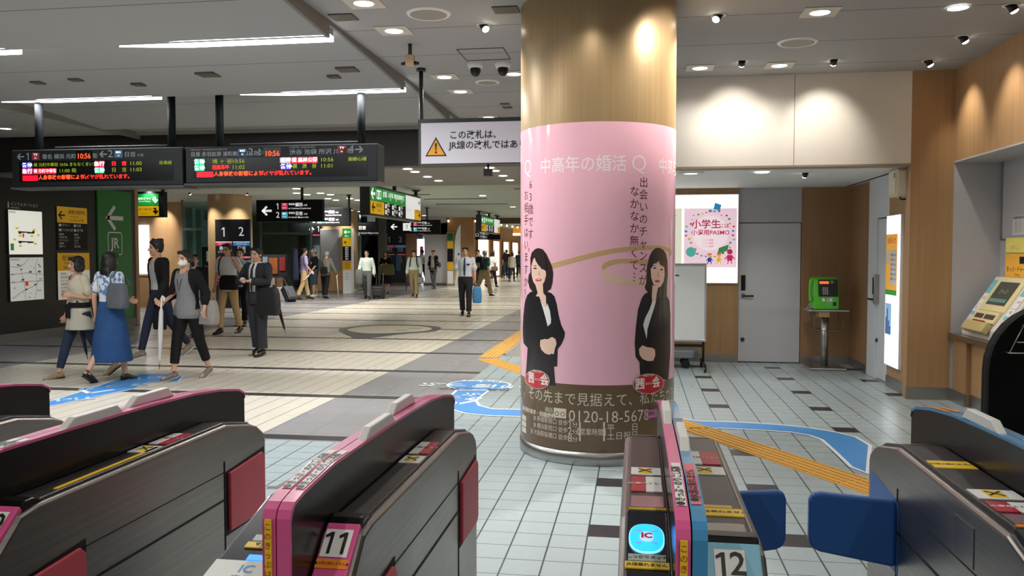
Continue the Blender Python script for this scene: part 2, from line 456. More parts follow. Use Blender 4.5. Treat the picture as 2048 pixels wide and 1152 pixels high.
def rrect(m, x0, x1, z0, z1, r, t, mt, y=0):
    """rounded outline frame"""
    def pts(q, rr):
        o = []
        for cx, cz, a in ((x1 - rr, z1 - rr, 0), (x0 + rr, z1 - rr, 90), (x0 + rr, z0 + rr, 180), (x1 - rr, z0 + rr, 270)):
            for k in range(5):
                an = math.radians(a + k * 22.5); o.append((cx + (rr - q) * math.cos(an), cz + (rr - q) * math.sin(an)))
        return o
    A, B = pts(0, r), pts(t, r)
    for i in range(len(A)):
        j = (i + 1) % len(A); m.flat([A[i], A[j], B[j], B[i]], y, mt)
rrect(m, 15.6, 16.08, 1.52, 2.0, .06, .022, INKW)
m.text('JR', .3, 15.84, 1.76, INKW, bold=.012)
m.make('lettering', INKW, gp, xf=mm)
# room behind the opening
m = MB(); m.box(-14.6, LX, 16.6, 16.72, 0, 3.25); struct(m.make('wall_shop_side', WOOD))
m = MB(); m.box(-22, -14.9, 25.5, 25.7, 0, 3.25); struct(m.make('wall_shop_back', WOOD))
m = MB(); m.box(-18, -12.4, 36, 36.2, 0, 3.25); struct(m.make('wall_hall_back', mat('dim_green_wall', (128, 146, 136), .5, var=.3, vscale=1)))
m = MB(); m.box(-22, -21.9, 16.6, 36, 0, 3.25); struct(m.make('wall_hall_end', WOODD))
# escalator enclosure, black
m = MB(); m.box(-15.2, -10.96, 38.5, 38.7, 0, 3.25)
struct(m.make('wall_stair', mat('black_gloss', (22, 24, 26), .18)))
m = MB(); m.box(-10.96, -10.47, 38.4, 38.7, 0, 3.25); struct(m.make('wall_pier', mat('brown_panel', (140, 106, 82), .5)))
m = MB(); m.box(-10.15, -8.97, 38.9, 39.1, 0, 3.0); m.box(-10.47, -8.97, 38.9, 39.1, 2.45, 3.25)
struct(m.make('wall_far_white', mat('far_white', (208, 208, 212), .5)))
m = MB(); m.box(-11.2, -10.0, 42.5, 42.7, 0, 2.5); struct(m.make('wall_far_niche', WHITEP))
FW = wood('far_wood', (190, 146, 104), (160, 118, 80))
m = MB(); m.box(-8.97, -7.7, 38.7, 39.1, 0, 3.25); struct(m.make('wall_far_left', FW))
m = MB(); m.box(-9.3, -9.0, 39.1, 84, 0, 3.25); struct(m.make('wall_corridor_left', FW))
m = MB(); m.box(-9.3, -1.3, 84, 84.2, 0, 3.3); struct(m.make('wall_end', mat('end_wall', (170, 190, 172), .5)))
m = MB(); m.box(-15.2, -10.47, 38.36, 38.42, 0, .12); m.box(-10.15, -7.47, 38.66, 38.72, 0, .12)
struct(m.make('baseboard_far', mat('base_brown', (98, 84, 76), .5)))
# ================================================================== COLUMNS
g = G('brushed_bronze', .34, .5); x, y, z = g.xyz()
nb = g.noise(1.0, stretch=(70, 70, .6), detail=3)
BRONZE = g.out(g.mix(nb, lin(190, 163, 122), lin(166, 138, 100)))
g.b.inputs['Metallic'].default_value = .3
g.b.inputs['Anisotropic'].default_value = .6
CX, CY, CR = -.316, 6.647, .61
m = MB(); m.lathe([(CR, .1), (CR, 3.49)], (CX, CY), 96)
col = m.make('column', BRONZE)
tag(col, 'thick round bronze column behind the gates, wrapped in a pink advertisement', 'column')
m = MB(); m.lathe([(CR + .002, 0), (CR + .008, .004), (CR + .008, .098), (CR, .1)], (CX, CY), 96); m.make('base_ring', STEEL, col)

# the advertisement wrapped around the column: art is laid flat as (u along the girth, height) then bent to the shaft
A0 = math.atan2(-CY, -CX)                   # direction from the shaft to the viewer
def bend(u, zz, r): a = A0 + u / CR; return Vector((CX + r * math.cos(a), CY + r * math.sin(a), zz))
def col_uz(px, py):
    d = _ray(px, py); dx, dy = d.x, d.y; ox, oy = -CX, -CY
    a = dx * dx + dy * dy; b = 2 * (ox * dx + oy * dy); c = ox * ox + oy * oy - CR * CR
    q = b * b - 4 * a * c
    t = (-b - math.sqrt(max(q, 0))) / (2 * a)
    p = EYE + d * t
    an = math.atan2(p.y - CY, p.x - CX) - A0
    an = (an + PI) % (2 * PI) - PI
    return (an * CR, p.z)
class Wrap(MB):
    lay = 1
    def bent(s, layer, name, parent=None, m=None):
        bm = s.bm
        bmesh.ops.triangulate(bm, faces=bm.faces[:])
        u0 = min(v.co.x for v in bm.verts); u1 = max(v.co.x for v in bm.verts)
        k = math.ceil(u0 / .025) * .025
        while k < u1:
            bmesh.ops.bisect_plane(bm, geom=bm.verts[:] + bm.edges[:] + bm.faces[:], plane_co=(k, 0, 0), plane_no=(1, 0, 0))
            k += .025
        for v in bm.verts: v.co = bend(v.co.x, v.co.z, CR + .002 + layer * .0007)
        o = s.make(name, m, parent, recalc=False)
        return o
U = .613 * PI - .02
pink = mat('poster_pink', (246, 190, 208), .25, coat=.6)
brown = mat('poster_brown', (104, 82, 56), .3, coat=.6)
w = Wrap(); w.rect(-U, U, .60, 2.516); ad = w.bent(1, 'advertising_wrap', m=pink)
tag(ad, 'glossy pink and brown advertisement wrapped around the bronze column, with two women in black jackets', 'advertisement')
w = Wrap(); w.rect(-U, U, .1, .60); w.bent(1, 'brown_band', ad, brown)
def poly6(pts): return [col_uz(1020 + a / 3.6, 480 + b / 3.6) for a, b in pts]
RINGD = mat('poster_ring_dark', (206, 170, 122), .4, coat=.6); RINGL = mat('poster_ring_light', (232, 200, 168), .4, coat=.6)
w = Wrap()
w.flat(poly6([(300, 170), (400, 143), (480, 120), (640, 80), (760, 58), (900, 42), (1080, 38), (1150, 62), (1168, 95), (1150, 118), (1138, 84), (1080, 66), (900, 74), (760, 92), (640, 116), (480, 158), (310, 206)]), 0, RINGD)
w.flat(poly6([(655, 205), (670, 170), (720, 147), (800, 135), (990, 138), (990, 176), (800, 166), (730, 180), (690, 200), (682, 216)]), 0, RINGD)
w.flat(poly6([(655, 207), (682, 218), (692, 236), (730, 258), (800, 276), (990, 288), (990, 326), (800, 320), (720, 298), (680, 278), (660, 250)]), 0, RINGL)
w.bent(2, 'ring_motif', ad)
SKIN_P = mat('poster_skin', (238, 200, 180), .4, coat=.5); HAIR_P = mat('poster_hair', (44, 30, 30), .35, coat=.5)
SUIT_P = mat('poster_suit', (24, 22, 28), .35, coat=.5); BLOU_P = mat('poster_blouse', (236, 232, 232), .4, coat=.5); LIP_P = mat('poster_lip', (196, 70, 84), .4); EYE_P = mat('poster_eye', (40, 26, 26), .4)
def woman(body, hair, hair2, face, neck, blouse, hands, feats, label):
    w = Wrap(); w.flat(poly6(body), 0, SUIT_P); f = w.bent(3, 'printed_woman', ad); f['label'] = label
    w = Wrap(); w.flat(poly6(hair), 0, HAIR_P); w.bent(4, 'printed_hair', f)
    w = Wrap(); w.flat(poly6(neck), 0, SKIN_P); w.bent(5, 'printed_neck', f); w = Wrap(); w.flat(poly6(hands), 0, SKIN_P); w.bent(5, 'printed_hands', f)
    w = Wrap(); w.flat(poly6(blouse), 0, BLOU_P); w.bent(6, 'printed_blouse', f)
    w = Wrap(); w.flat(poly6(face), 0, SKIN_P); w.bent(6, 'printed_face', f)
    w = Wrap()
    for mt, q in feats: w.flat(poly6(q), 0, mt)
    w.bent(7, 'printed_features', f)
    w = Wrap(); w.flat(poly6(hair2), 0, HAIR_P); w.bent(8, 'printed_fringe', f)
def ell(cx, cy, rx, ry, t=0, n=12):
    return [(cx + rx * math.cos(2 * PI * k / n) * math.cos(t) - ry * math.sin(2 * PI * k / n) * math.sin(t), cy + rx * math.cos(2 * PI * k / n) * math.sin(t) + ry * math.sin(2 * PI * k / n) * math.cos(t)) for k in range(n)]
woman([(150, 375), (190, 365), (265, 370), (300, 382), (322, 405), (338, 460), (352, 540), (370, 610), (397, 665), (393, 700), (372, 750), (345, 785), (342, 910), (318, 912), (330, 1050), (112, 1010), (122, 900), (130, 775), (100, 740), (94, 650), (100, 540), (112, 440), (128, 395)],
      [(150, 130), (160, 90), (185, 65), (210, 58), (240, 68), (265, 100), (285, 145), (305, 190), (313, 240), (309, 300), (297, 350), (265, 376), (240, 386), (190, 378), (165, 370), (145, 345), (134, 300), (138, 250), (150, 235), (152, 180)],
      [(158, 190), (170, 145), (182, 118), (188, 145), (205, 175), (230, 203), (262, 222), (270, 190), (250, 110), (205, 80), (165, 105)],
      [(158, 190), (168, 135), (190, 125), (225, 165), (258, 205), (264, 250), (252, 300), (234, 326), (213, 336), (190, 325), (172, 300), (161, 255)],
      [(186, 318), (240, 318), (243, 380), (262, 404), (263, 450), (268, 482), (262, 495), (245, 470), (228, 440), (213, 406), (190, 406), (203, 380)],
      [(222, 430), (250, 478), (266, 488), (272, 455), (291, 510), (299, 570), (298, 600), (275, 622), (260, 560), (240, 490)],
      [(222, 720), (255, 712), (275, 715), (305, 697), (330, 712), (338, 745), (327, 780), (318, 822), (300, 818), (285, 826), (255, 815), (230, 790), (220, 760)],
      [(EYE_P, ell(186, 204, 13, 5)), (EYE_P, ell(240, 206, 12, 5)), (HAIR_P, [(168, 190), (188, 182), (203, 188), (188, 187)]), (HAIR_P, [(228, 190), (243, 184), (256, 190), (243, 189)]), (LIP_P, ell(210, 287, 23, 10, -.08)), (BLOU_P, ell(211, 284, 14, 3, -.08)), (mat('poster_nose', (216, 168, 146), .4), [(206, 250), (214, 215), (222, 252), (214, 257)])],
      'woman with a dark bob at the left of the pink poster')
woman([(985, 378), (1010, 370), (1100, 375), (1125, 400), (1145, 440), (1152, 540), (1152, 800), (1140, 960), (1135, 1010), (935, 975), (930, 880), (902, 840), (896, 740), (905, 620), (920, 500), (945, 420), (965, 390)],
      [(1000, 120), (1020, 80), (1045, 58), (1070, 55), (1100, 70), (1120, 100), (1130, 150), (1132, 250), (1125, 330), (1125, 395), (1100, 410), (1060, 420), (1015, 405), (985, 370), (968, 345), (982, 290), (982, 200)],
      [(1005, 205), (1015, 150), (1050, 100), (1100, 110), (1112, 200), (1100, 190), (1075, 178), (1066, 150), (1050, 165), (1030, 172), (1015, 200)],
      [(1008, 200), (1018, 165), (1050, 120), (1080, 150), (1105, 190), (1108, 250), (1100, 300), (1080, 335), (1055, 346), (1030, 320), (1012, 270)],
      [(1022, 325), (1062, 340), (1052, 390), (1046, 442), (1020, 450), (1018, 400)],
      [(1022, 438), (1046, 440), (1036, 480), (1010, 560), (986, 640), (980, 712), (967, 660), (955, 610), (970, 560), (1000, 500)],
      [(925, 785), (950, 757), (985, 772), (1020, 775), (1040, 790), (1042, 830), (1028, 868), (990, 872), (950, 855), (930, 825)],
      [(EYE_P, ell(1036, 203, 12, 5)), (EYE_P, ell(1086, 212, 11, 5)), (LIP_P, ell(1056, 296, 19, 9)), (HAIR_P, [(1022, 188), (1036, 182), (1050, 190), (1036, 187)]), (mat('poster_nose'), [(1052, 262), (1062, 222), (1070, 264), (1061, 269)])],
      'woman with long dark hair at the right of the pink poster')
RED = mat('poster_red', (206, 30, 48), .3, coat=.6); PALE = mat('poster_pale', (250, 232, 238), .35, coat=.5); BEI = mat('poster_beige', (226, 214, 196), .35, coat=.5); PLUM = mat('poster_plum', (96, 40, 52), .4)
for cx, cy, rx, ry, t in ((202, 1004, 84, 62, .22), (992, 1034, 106, 68, -.06)):
    w = Wrap(); w.flat(poly6(ell(cx, cy, rx + 6, ry + 6, t, 28)), 0, mat('poster_silver', (190, 180, 178), .3)); b = w.bent(9, 'oval_badge', ad)
    w = Wrap(); w.flat(poly6(ell(cx, cy, rx, ry, t, 28)), 0, RED); w.bent(10, 'badge_face', b)
    u0, z0 = col_uz(1020 + cx / 3.6, 480 + cy / 3.6)
    w = Wrap(); w.text('茜', .088, u0 - .078, z0 - .0, INKW, bold=.025); w.text('会', .088, u0 + .078, z0 - .0, INKW, bold=.025); w.text('あかね', .022, u0, z0, INKW); w.text('縁結び企画', .02, u0, z0 + .062, INKW)
    w.bent(11, 'lettering', b)
w = Wrap()
def T(s, px, py, size, mt, bold=0, ax='CENTER', sx=1.0): u, zz = col_uz(px, py); w.text(s, size, u, zz, mt, ax=ax, bold=bold, sx=sx)
T('中高年の婚活', 1160, 330, .125, PALE, .012, sx=.92)
T('中高年の婚活', 1316, 333, .125, PALE, .012, 'LEFT', .92)
T('Q', 1278, 328, .17, PALE, -.006); T('Q', 1056, 336, .17, PALE, -.006)
w.bent(2, 'headline_lettering', ad); w = Wrap()
u, zz = col_uz(1287, 366); w.vtext('出会いのチャンスが', .08, u, zz, PLUM, step=1.12)
u, zz = col_uz(1269, 384); w.vtext('なかなか無くて', .08, u, zz, PLUM, step=1.12); w.text('︙', .08, u, zz - 7 * .0896, PLUM)
w.bent(2, 'quote_lettering', ad); w = Wrap()
u, zz = col_uz(1062, 370); w.vtext('63歳です。', .085, u, zz, PLUM, step=1.12)
u, zz = col_uz(1053, 392); w.vtext('お相手はいますか？', .085, u, zz, PLUM, step=1.12)
w.bent(2, 'slogan_lettering', ad)
w = Wrap()
T('「大人な恋」。その先まで見据えて、私たちがお手伝いします', 1205, 802, .104, BEI, -.004, sx=.92)
w.bent(3, 'slogan_line', ad); w = Wrap()
T('0120-18-5678', 1137, 832, .122, BEI, -.004, 'LEFT', .92)
T('通話', 1098, 820, .04, BEI); T('無料', 1098, 832, .04, BEI); T('無料資料請求・相談予約', 1046, 815, .04, BEI, .02, 'LEFT')
w.bent(3, 'telephone_number', ad); w = Wrap()
for i, (a, b) in enumerate((('JR 新宿駅南口 徒歩', '1'), ('JR 横浜駅西口 徒歩', '2'), ('JR 大阪駅桜橋口 徒歩', '8'))):
    T(a, 1136, 847 + i * 14.5, .046, BEI, 0, 'RIGHT', .86); T(b, 1140, 848 + i * 14.5, .075, BEI); T('分', 1150, 850 + i * 14.5, .046, BEI)
T('【営業時間】', 1183, 865, .055, BEI, sx=.8); T('平　　日', 1213, 857, .062, BEI, ax='LEFT'); T('土日祝日', 1213, 873, .062, BEI, ax='LEFT')
for px in (1160, 1208): u, zz = col_uz(px, 863); w.rect(u - .006, u + .006, zz - .07, zz + .07, 0, BEI)
u, zz = col_uz(1120, 826); w.rect(u - .052, u + .052, zz - .036, zz + .036, 0, BEI)
for k in (-1, 1): w.text('O', .05, u + k * .024, zz - .008, brown, bold=.01)
for i in range(3): u, zz = col_uz(1046, 833 + i * 12); w.rect(u - .01, u + .09, zz - .02, zz + .02, 0, BEI)
w.bent(3, 'contact_lettering', ad)
w = Wrap(); u, zz = col_uz(1301, 827); w.rect(u - .05, u + .06, zz - .032, zz + .032, 0, mat('sticker_magenta', (206, 100, 170), .4)); w.rect(u - .042, u + .06, zz - .02, zz + .02, 0, INKW); w.text('調剤', .03, u, zz, INKK); w.bent(12, 'sticker', ad)

# far columns
def col_far(x, y, r, label):
    m = MB(); m.lathe([(r, .12), (r, 3.25)], (x, y), 48); c = tag(m.make('column', BRONZE), label, 'column')
    m = MB(); m.lathe([(r + .01, 0), (r + .01, .12), (r, .125)], (x, y), 48); m.make('base_ring', STEEL, c)
    return c
col_far(-11.83, 22.85, .62, 'round bronze column behind the phone man, carrying the tall board of platform one and two')
col_far(-11.75, 31.6, .74, 'round bronze column with a grey panel, behind the old man with a cane')

# ================================================================== HANGING AND WALL SIGNS
SIGNK = mat('sign_black', (26, 28, 31), .6, spec=.15); SIGNY = mat('sign_yellow', (250, 194, 10), .45, emit=.25); SIGNG = mat('sign_green_lit', (20, 150, 60), .45, emit=.35); SIGNW = mat('sign_white_lit', (238, 240, 240), .45, emit=.45)
TXW = mat('sign_white_print', (245, 246, 246), .5, emit=.5); PINKB = mat('line_pink', (232, 70, 110), .5, emit=.3); CYANB = mat('line_cyan', (70, 190, 214), .5, emit=.3)
def poles(t, xs, z0, z1, r=.03, y=0):
    for xx in xs:
        m = MB(); m.tube([(xx, y, z0), (xx, y, z1)], r, 12); m.tube([(xx, y, z1 - .03), (xx, y, z1)], r * 2.2, 14); m.make('pole', POLE, t)
def linebadge(m, x, z, s, mt, a, b):
    m.rect(x - s / 2, x + s / 2, z - s / 2, z + s / 2, -.004, mt); m.text(a, s * .42, x, z + s * .22, TXW, -.006, bold=.03); m.text(b, s * .26, x, z - s * .24, TXW, -.006, bold=.03)
def dirsign(px0, py0, px1, py1, Y, label, ceil, polex, lines=True, arrow=('left', .16), extra=None):
    a, b = on_y(px0, py0, Y), on_y(px1, py1, Y); w2, h2 = (b.x - a.x), (a.z - b.z)
    t = thing('hanging_sign', label, 'sign', ((a.x + b.x) / 2, Y, b.z))
    m = MB(); m.box(-w2 / 2, w2 / 2, 0, .16, 0, h2); m.make('sign_box', SIGNK, t, bevel=.01)
    poles(t, [p * w2 for p in polex], h2, ceil - b.z, .035, .08)
    m = MB()
    if arrow: m.arrow(-w2 / 2 + arrow[1] * w2, h2 * .5, h2 * .5, arrow[0], -.004, TXW, .2)
    if lines:
        x0 = -w2 / 2 + w2 * (arrow[1] + .17 if arrow else .12) + (extra or 0)
        for k, (d, mt, c1, c2, nm, en) in enumerate((('1', PINKB, 'TY', '渋谷方面', '横浜', 'for Yokohama (Toyoko Line)'), ('2', CYANB, 'MG', '目黒方面', '日吉', 'for Hiyoshi (Meguro Line)'))):
            zz = h2 * (.7 - .4 * k)
            m.text(d, h2 * .38, x0, zz, TXW, -.004); linebadge(m, x0 + h2 * .33, zz, h2 * .3, mt, c1, '01-21')
            m.text('東急線', h2 * .1, x0 + h2 * .52, zz + h2 * .09, TXW, -.004, 'LEFT', .02); m.text(nm, h2 * .18, x0 + h2 * .84, zz + h2 * .06, TXW, -.004, 'LEFT', .03); m.text('方面', h2 * .09, x0 + h2 * 1.24, zz + h2 * .04, TXW, -.004, 'LEFT')
            m.text(en, h2 * .09, x0 + h2 * .52, zz - h2 * .1, TXW, -.004, 'LEFT', .015)
    m.make('lettering', None, t)
    return t, w2, h2
dirsign(512, 400, 645, 443, 20, 'large dark hanging sign with left arrow, overlapping the first far bronze column', 3.25, [.18])
dirsign(618, 416, 699, 452, 23, 'dark hanging sign with pink and blue badges, just right of the large arrow sign', 3.25, [.47], arrow=None)
t, w2, h2 = dirsign(575, 447, 756, 471, 32.6, 'long low dark sign with up arrow and platform numbers, passing behind the second bronze column', 3.25, [-.3, .3], lines=False, arrow=('up', .27))
m = MB()
for s_, px, mt in (('1', 637, PINKB), ('2', 708, CYANB)):
    p = on_y(px, 460, 32.6); xx = p.x - t.location.x
    m.text(s_, .32, xx, h2 * .55, TXW, -.005); m.rect(xx - .25, xx + .25, .0, .05, -.004, mt)
p = on_y(717, 458, 32.6); m.text('日吉', .16, p.x - t.location.x, h2 * .6, TXW, -.005, 'LEFT', .03); m.text('for Hiyoshi (Meguro Line)', .08, p.x - t.location.x, h2 * .2, TXW, -.005, 'LEFT')
m.make('platform_lettering', None, t)
t, w2, h2 = dirsign(773, 440, 880, 467, 30, 'dark hanging sign with left arrow and white square pictogram, under the green sign', 3.25, [.25], arrow=('left', .14), extra=.3)
m = MB(); m.rect(-w2 * .19, -w2 * .19 + h2 * .55, h2 * .22, h2 * .77, -.004, TXW); m.text('↕', h2 * .3, -w2 * .19 + h2 * .28, h2 * .5, INKK, -.006); m.make('lift_pictogram', None, t)
t, w2, h2 = dirsign(945, 463, 1000, 479, 43, 'far dark hanging sign with platform badges below the small green sign', 3.25, [-.2, .3], arrow=None)
t, w2, h2 = dirsign(914, 464, 958, 477, 42, 'far short dark hanging sign with a white left arrow', 3.25, [.3], lines=False, arrow=('left', .14))
m = MB(); m.text('渋谷方面', .2, -.1, h2 * .62, TXW, -.004, bold=.02); m.text('for Shibuya', .12, -.1, h2 * .25, TXW, -.004); m.text('出口', .2, w2 * .33, h2 * .5, TXW, -.004); m.make('exit_lettering', None, t)
# big green/yellow/white signs hung parallel to the passage, facing right
def bigsign(X, y0, y1, z0, z1, ceil, label):
    L, h = y1 - y0, z1 - z0
    t = thing('hanging_sign', label, 'sign', (X, y0, z0), PI / 2)        # local +X runs away down the passage
    m = MB(); m.box(-.06, L + .06, .0, .22, -.05, h + .05); m.make('sign_box', mat('sign_frame', (52, 56, 58), .4), t, bevel=.008)
    m = MB(); g0 = .66 * L
    m.rect(0, g0, h * .5, h, -.004, SIGNG); m.rect(0, L * .235, 0, h * .48, -.004, SIGNY); m.rect(L * .235, g0, 0, h * .48, -.004, SIGNK); m.rect(g0, L, 0, h, -.004, SIGNW); m.rect(L * .85, L, 0, h * .46, -.006, SIGNY)
    m.arrow(.18, h * .75, .3, 'left', -.008, TXW, .2); rrect(m, .42, .78, h * .58, h * .92, .05, .03, TXW, -.008); m.text('JR', .2, .6, h * .75, TXW, -.008, bold=.02)
    m.text('JR線', .16, 1.05, h * .8, TXW, -.008, bold=.02)
    for i, s_ in enumerate(('山手線', '埼京線', '湘南新宿')): m.text(s_, .13, 1.5 + i * .46, h * .8, TXW, -.008, bold=.02); m.text('Line', .07, 1.5 + i * .46, h * .66, TXW, -.008)
    m.arrow(.2, h * .24, .24, 'left', -.008, INKK, .2); m.text('JR線改札', .12, .62, h * .33, INKK, -.008); m.text('Transfer', .08, .62, h * .15, INKK, -.008)
    for i in range(3):
        for j in range(2):
            xx = L * .27 + i * L * .13; zz = h * (.36 - .23 * j)
            m.rect(xx - .08, xx + .04, zz - .05, zz + .05, -.007, TXW); m.text(('西口', '東口', '南口', '地下街', '出口', '案内')[i * 2 + j], .1, xx + .08, zz + .03, TXW, -.008, 'LEFT'); m.text('Exit', .06, xx + .08, zz - .05, TXW, -.008, 'LEFT')
    m.arrow(L - .15, h * .78, .14, 'right', -.008, INKK, .25); m.arrow(L - .15, h * .22, .18, 'right', -.008, INKK, .25); m.text('みなみ西口', .08, L * .92, h * .38, INKK, -.008); m.text('ジョイナス', .1, L * .72, h * .35, mat('pale_print', (150, 180, 190), .5), -.007)
    m.make('sign_face', None, t)
    poles(t, [0.02, L * .52, L - .05], h + .05, ceil - z0, .05, .11)
    return t
bigsign(-5.8, 17.55, 21.8, 2.44, 3.03, 3.25, 'big green, yellow and white hanging sign seen at an angle in mid passage')
bigsign(-6.2, 32.8, 37.3, 2.45, 3.05, 3.25, 'small far green, yellow and white hanging sign beside the pink pillar')
# green over yellow sign near the left opening
a, b = on_y(271, 388, 20), on_y(318, 432, 20)
t = thing('hanging_sign', 'green over yellow hanging sign with downward turning arrows by the left opening', 'sign', (a.x, 20, b.z))
w2, h2 = b.x - a.x, a.z - b.z
m = MB(); m.box(-.05, w2 + .12, 0, .2, -.03, h2 + .06); m.make('sign_box', SIGNK, t)
m = MB(); m.rect(0, w2, h2 * .47, h2, -.004, SIGNG); m.rect(0, w2, 0, h2 * .45, -.004, SIGNY)
m.text('湘南新宿ライン', .075, w2 * .4, h2 * .77, TXW, -.007, bold=.02); m.text('Shonan-Shinjuku', .05, w2 * .4, h2 * .66, TXW, -.007); m.rect(.01, .07, h2 * .65, h2 * .82, -.006, TXW)
m.text('JR線方面改札', .08, w2 * .38, h2 * .3, INKK, -.007); m.text('for JR Lines', .045, w2 * .35, h2 * .12, INKK, -.007)
for zz, mt in ((h2 * .72, TXW), (h2 * .22, INKK)): m.arrow(w2 * .86, zz, .17, 'down', -.007, mt, .28); m.rect(w2 * .76, w2 * .86, zz + .05, zz + .085, -.007, mt)
m.make('sign_face', None, t)
poles(t, [w2 + .06], h2 + .06, 3.25 - b.z, .05, .1)

# "this gate is not for JR lines" board
SY = 8.432
t = thing('warning_sign', 'white hanging board with a yellow warning triangle, left of the pink column', 'sign', (-2.232, SY, 2.495))
Wd, Hd = 2.35, .43
m = MB(); m.box(-.03, Wd + .03, 0, .10, -.012, Hd); m.box(-.03, Wd + .03, -.01, .11, Hd - .01, Hd + .03); m.make('sign_box', POLE, t)
m = MB(); m.rect(0, Wd, .0, Hd - .01, -.004, mat('board_white', (206, 204, 214), .45, emit=.12))
YEL = mat('warning_yellow', (240, 168, 20), .45)
m.flat([(.045, .075), (.275, .075), (.16, .275)], -.006, INKK); m.flat([(.068, .088), (.252, .088), (.16, .248)], -.008, YEL)
m.flat([(.148, .21), (.172, .21), (.166, .135), (.154, .135)], -.010, INKK); m.disc(.16, .115, .012, y=-.010, m=INKK)
m.text('この改札は、', .092, .3, .285, INKK, -.008, 'LEFT', .015); m.text('JR線の改札ではありません。', .092, .3, .18, INKK, -.008, 'LEFT', .015)
m.text('This gate is not for JR Lines.', .06, .3, .08, INKK, -.008, 'LEFT') if 0 else None
m.make('sign_face', None, t)
poles(t, [-.01, Wd], -.0, 3.49 - 2.495, .022, .05)
m = MB(); m.box(.66, .74, .0, .10, -.13, -.06); m.tube([(.70, .05, -.0), (.70, .05, -.09)], .012, 8); m.make('small_camera', BLACKM, t)

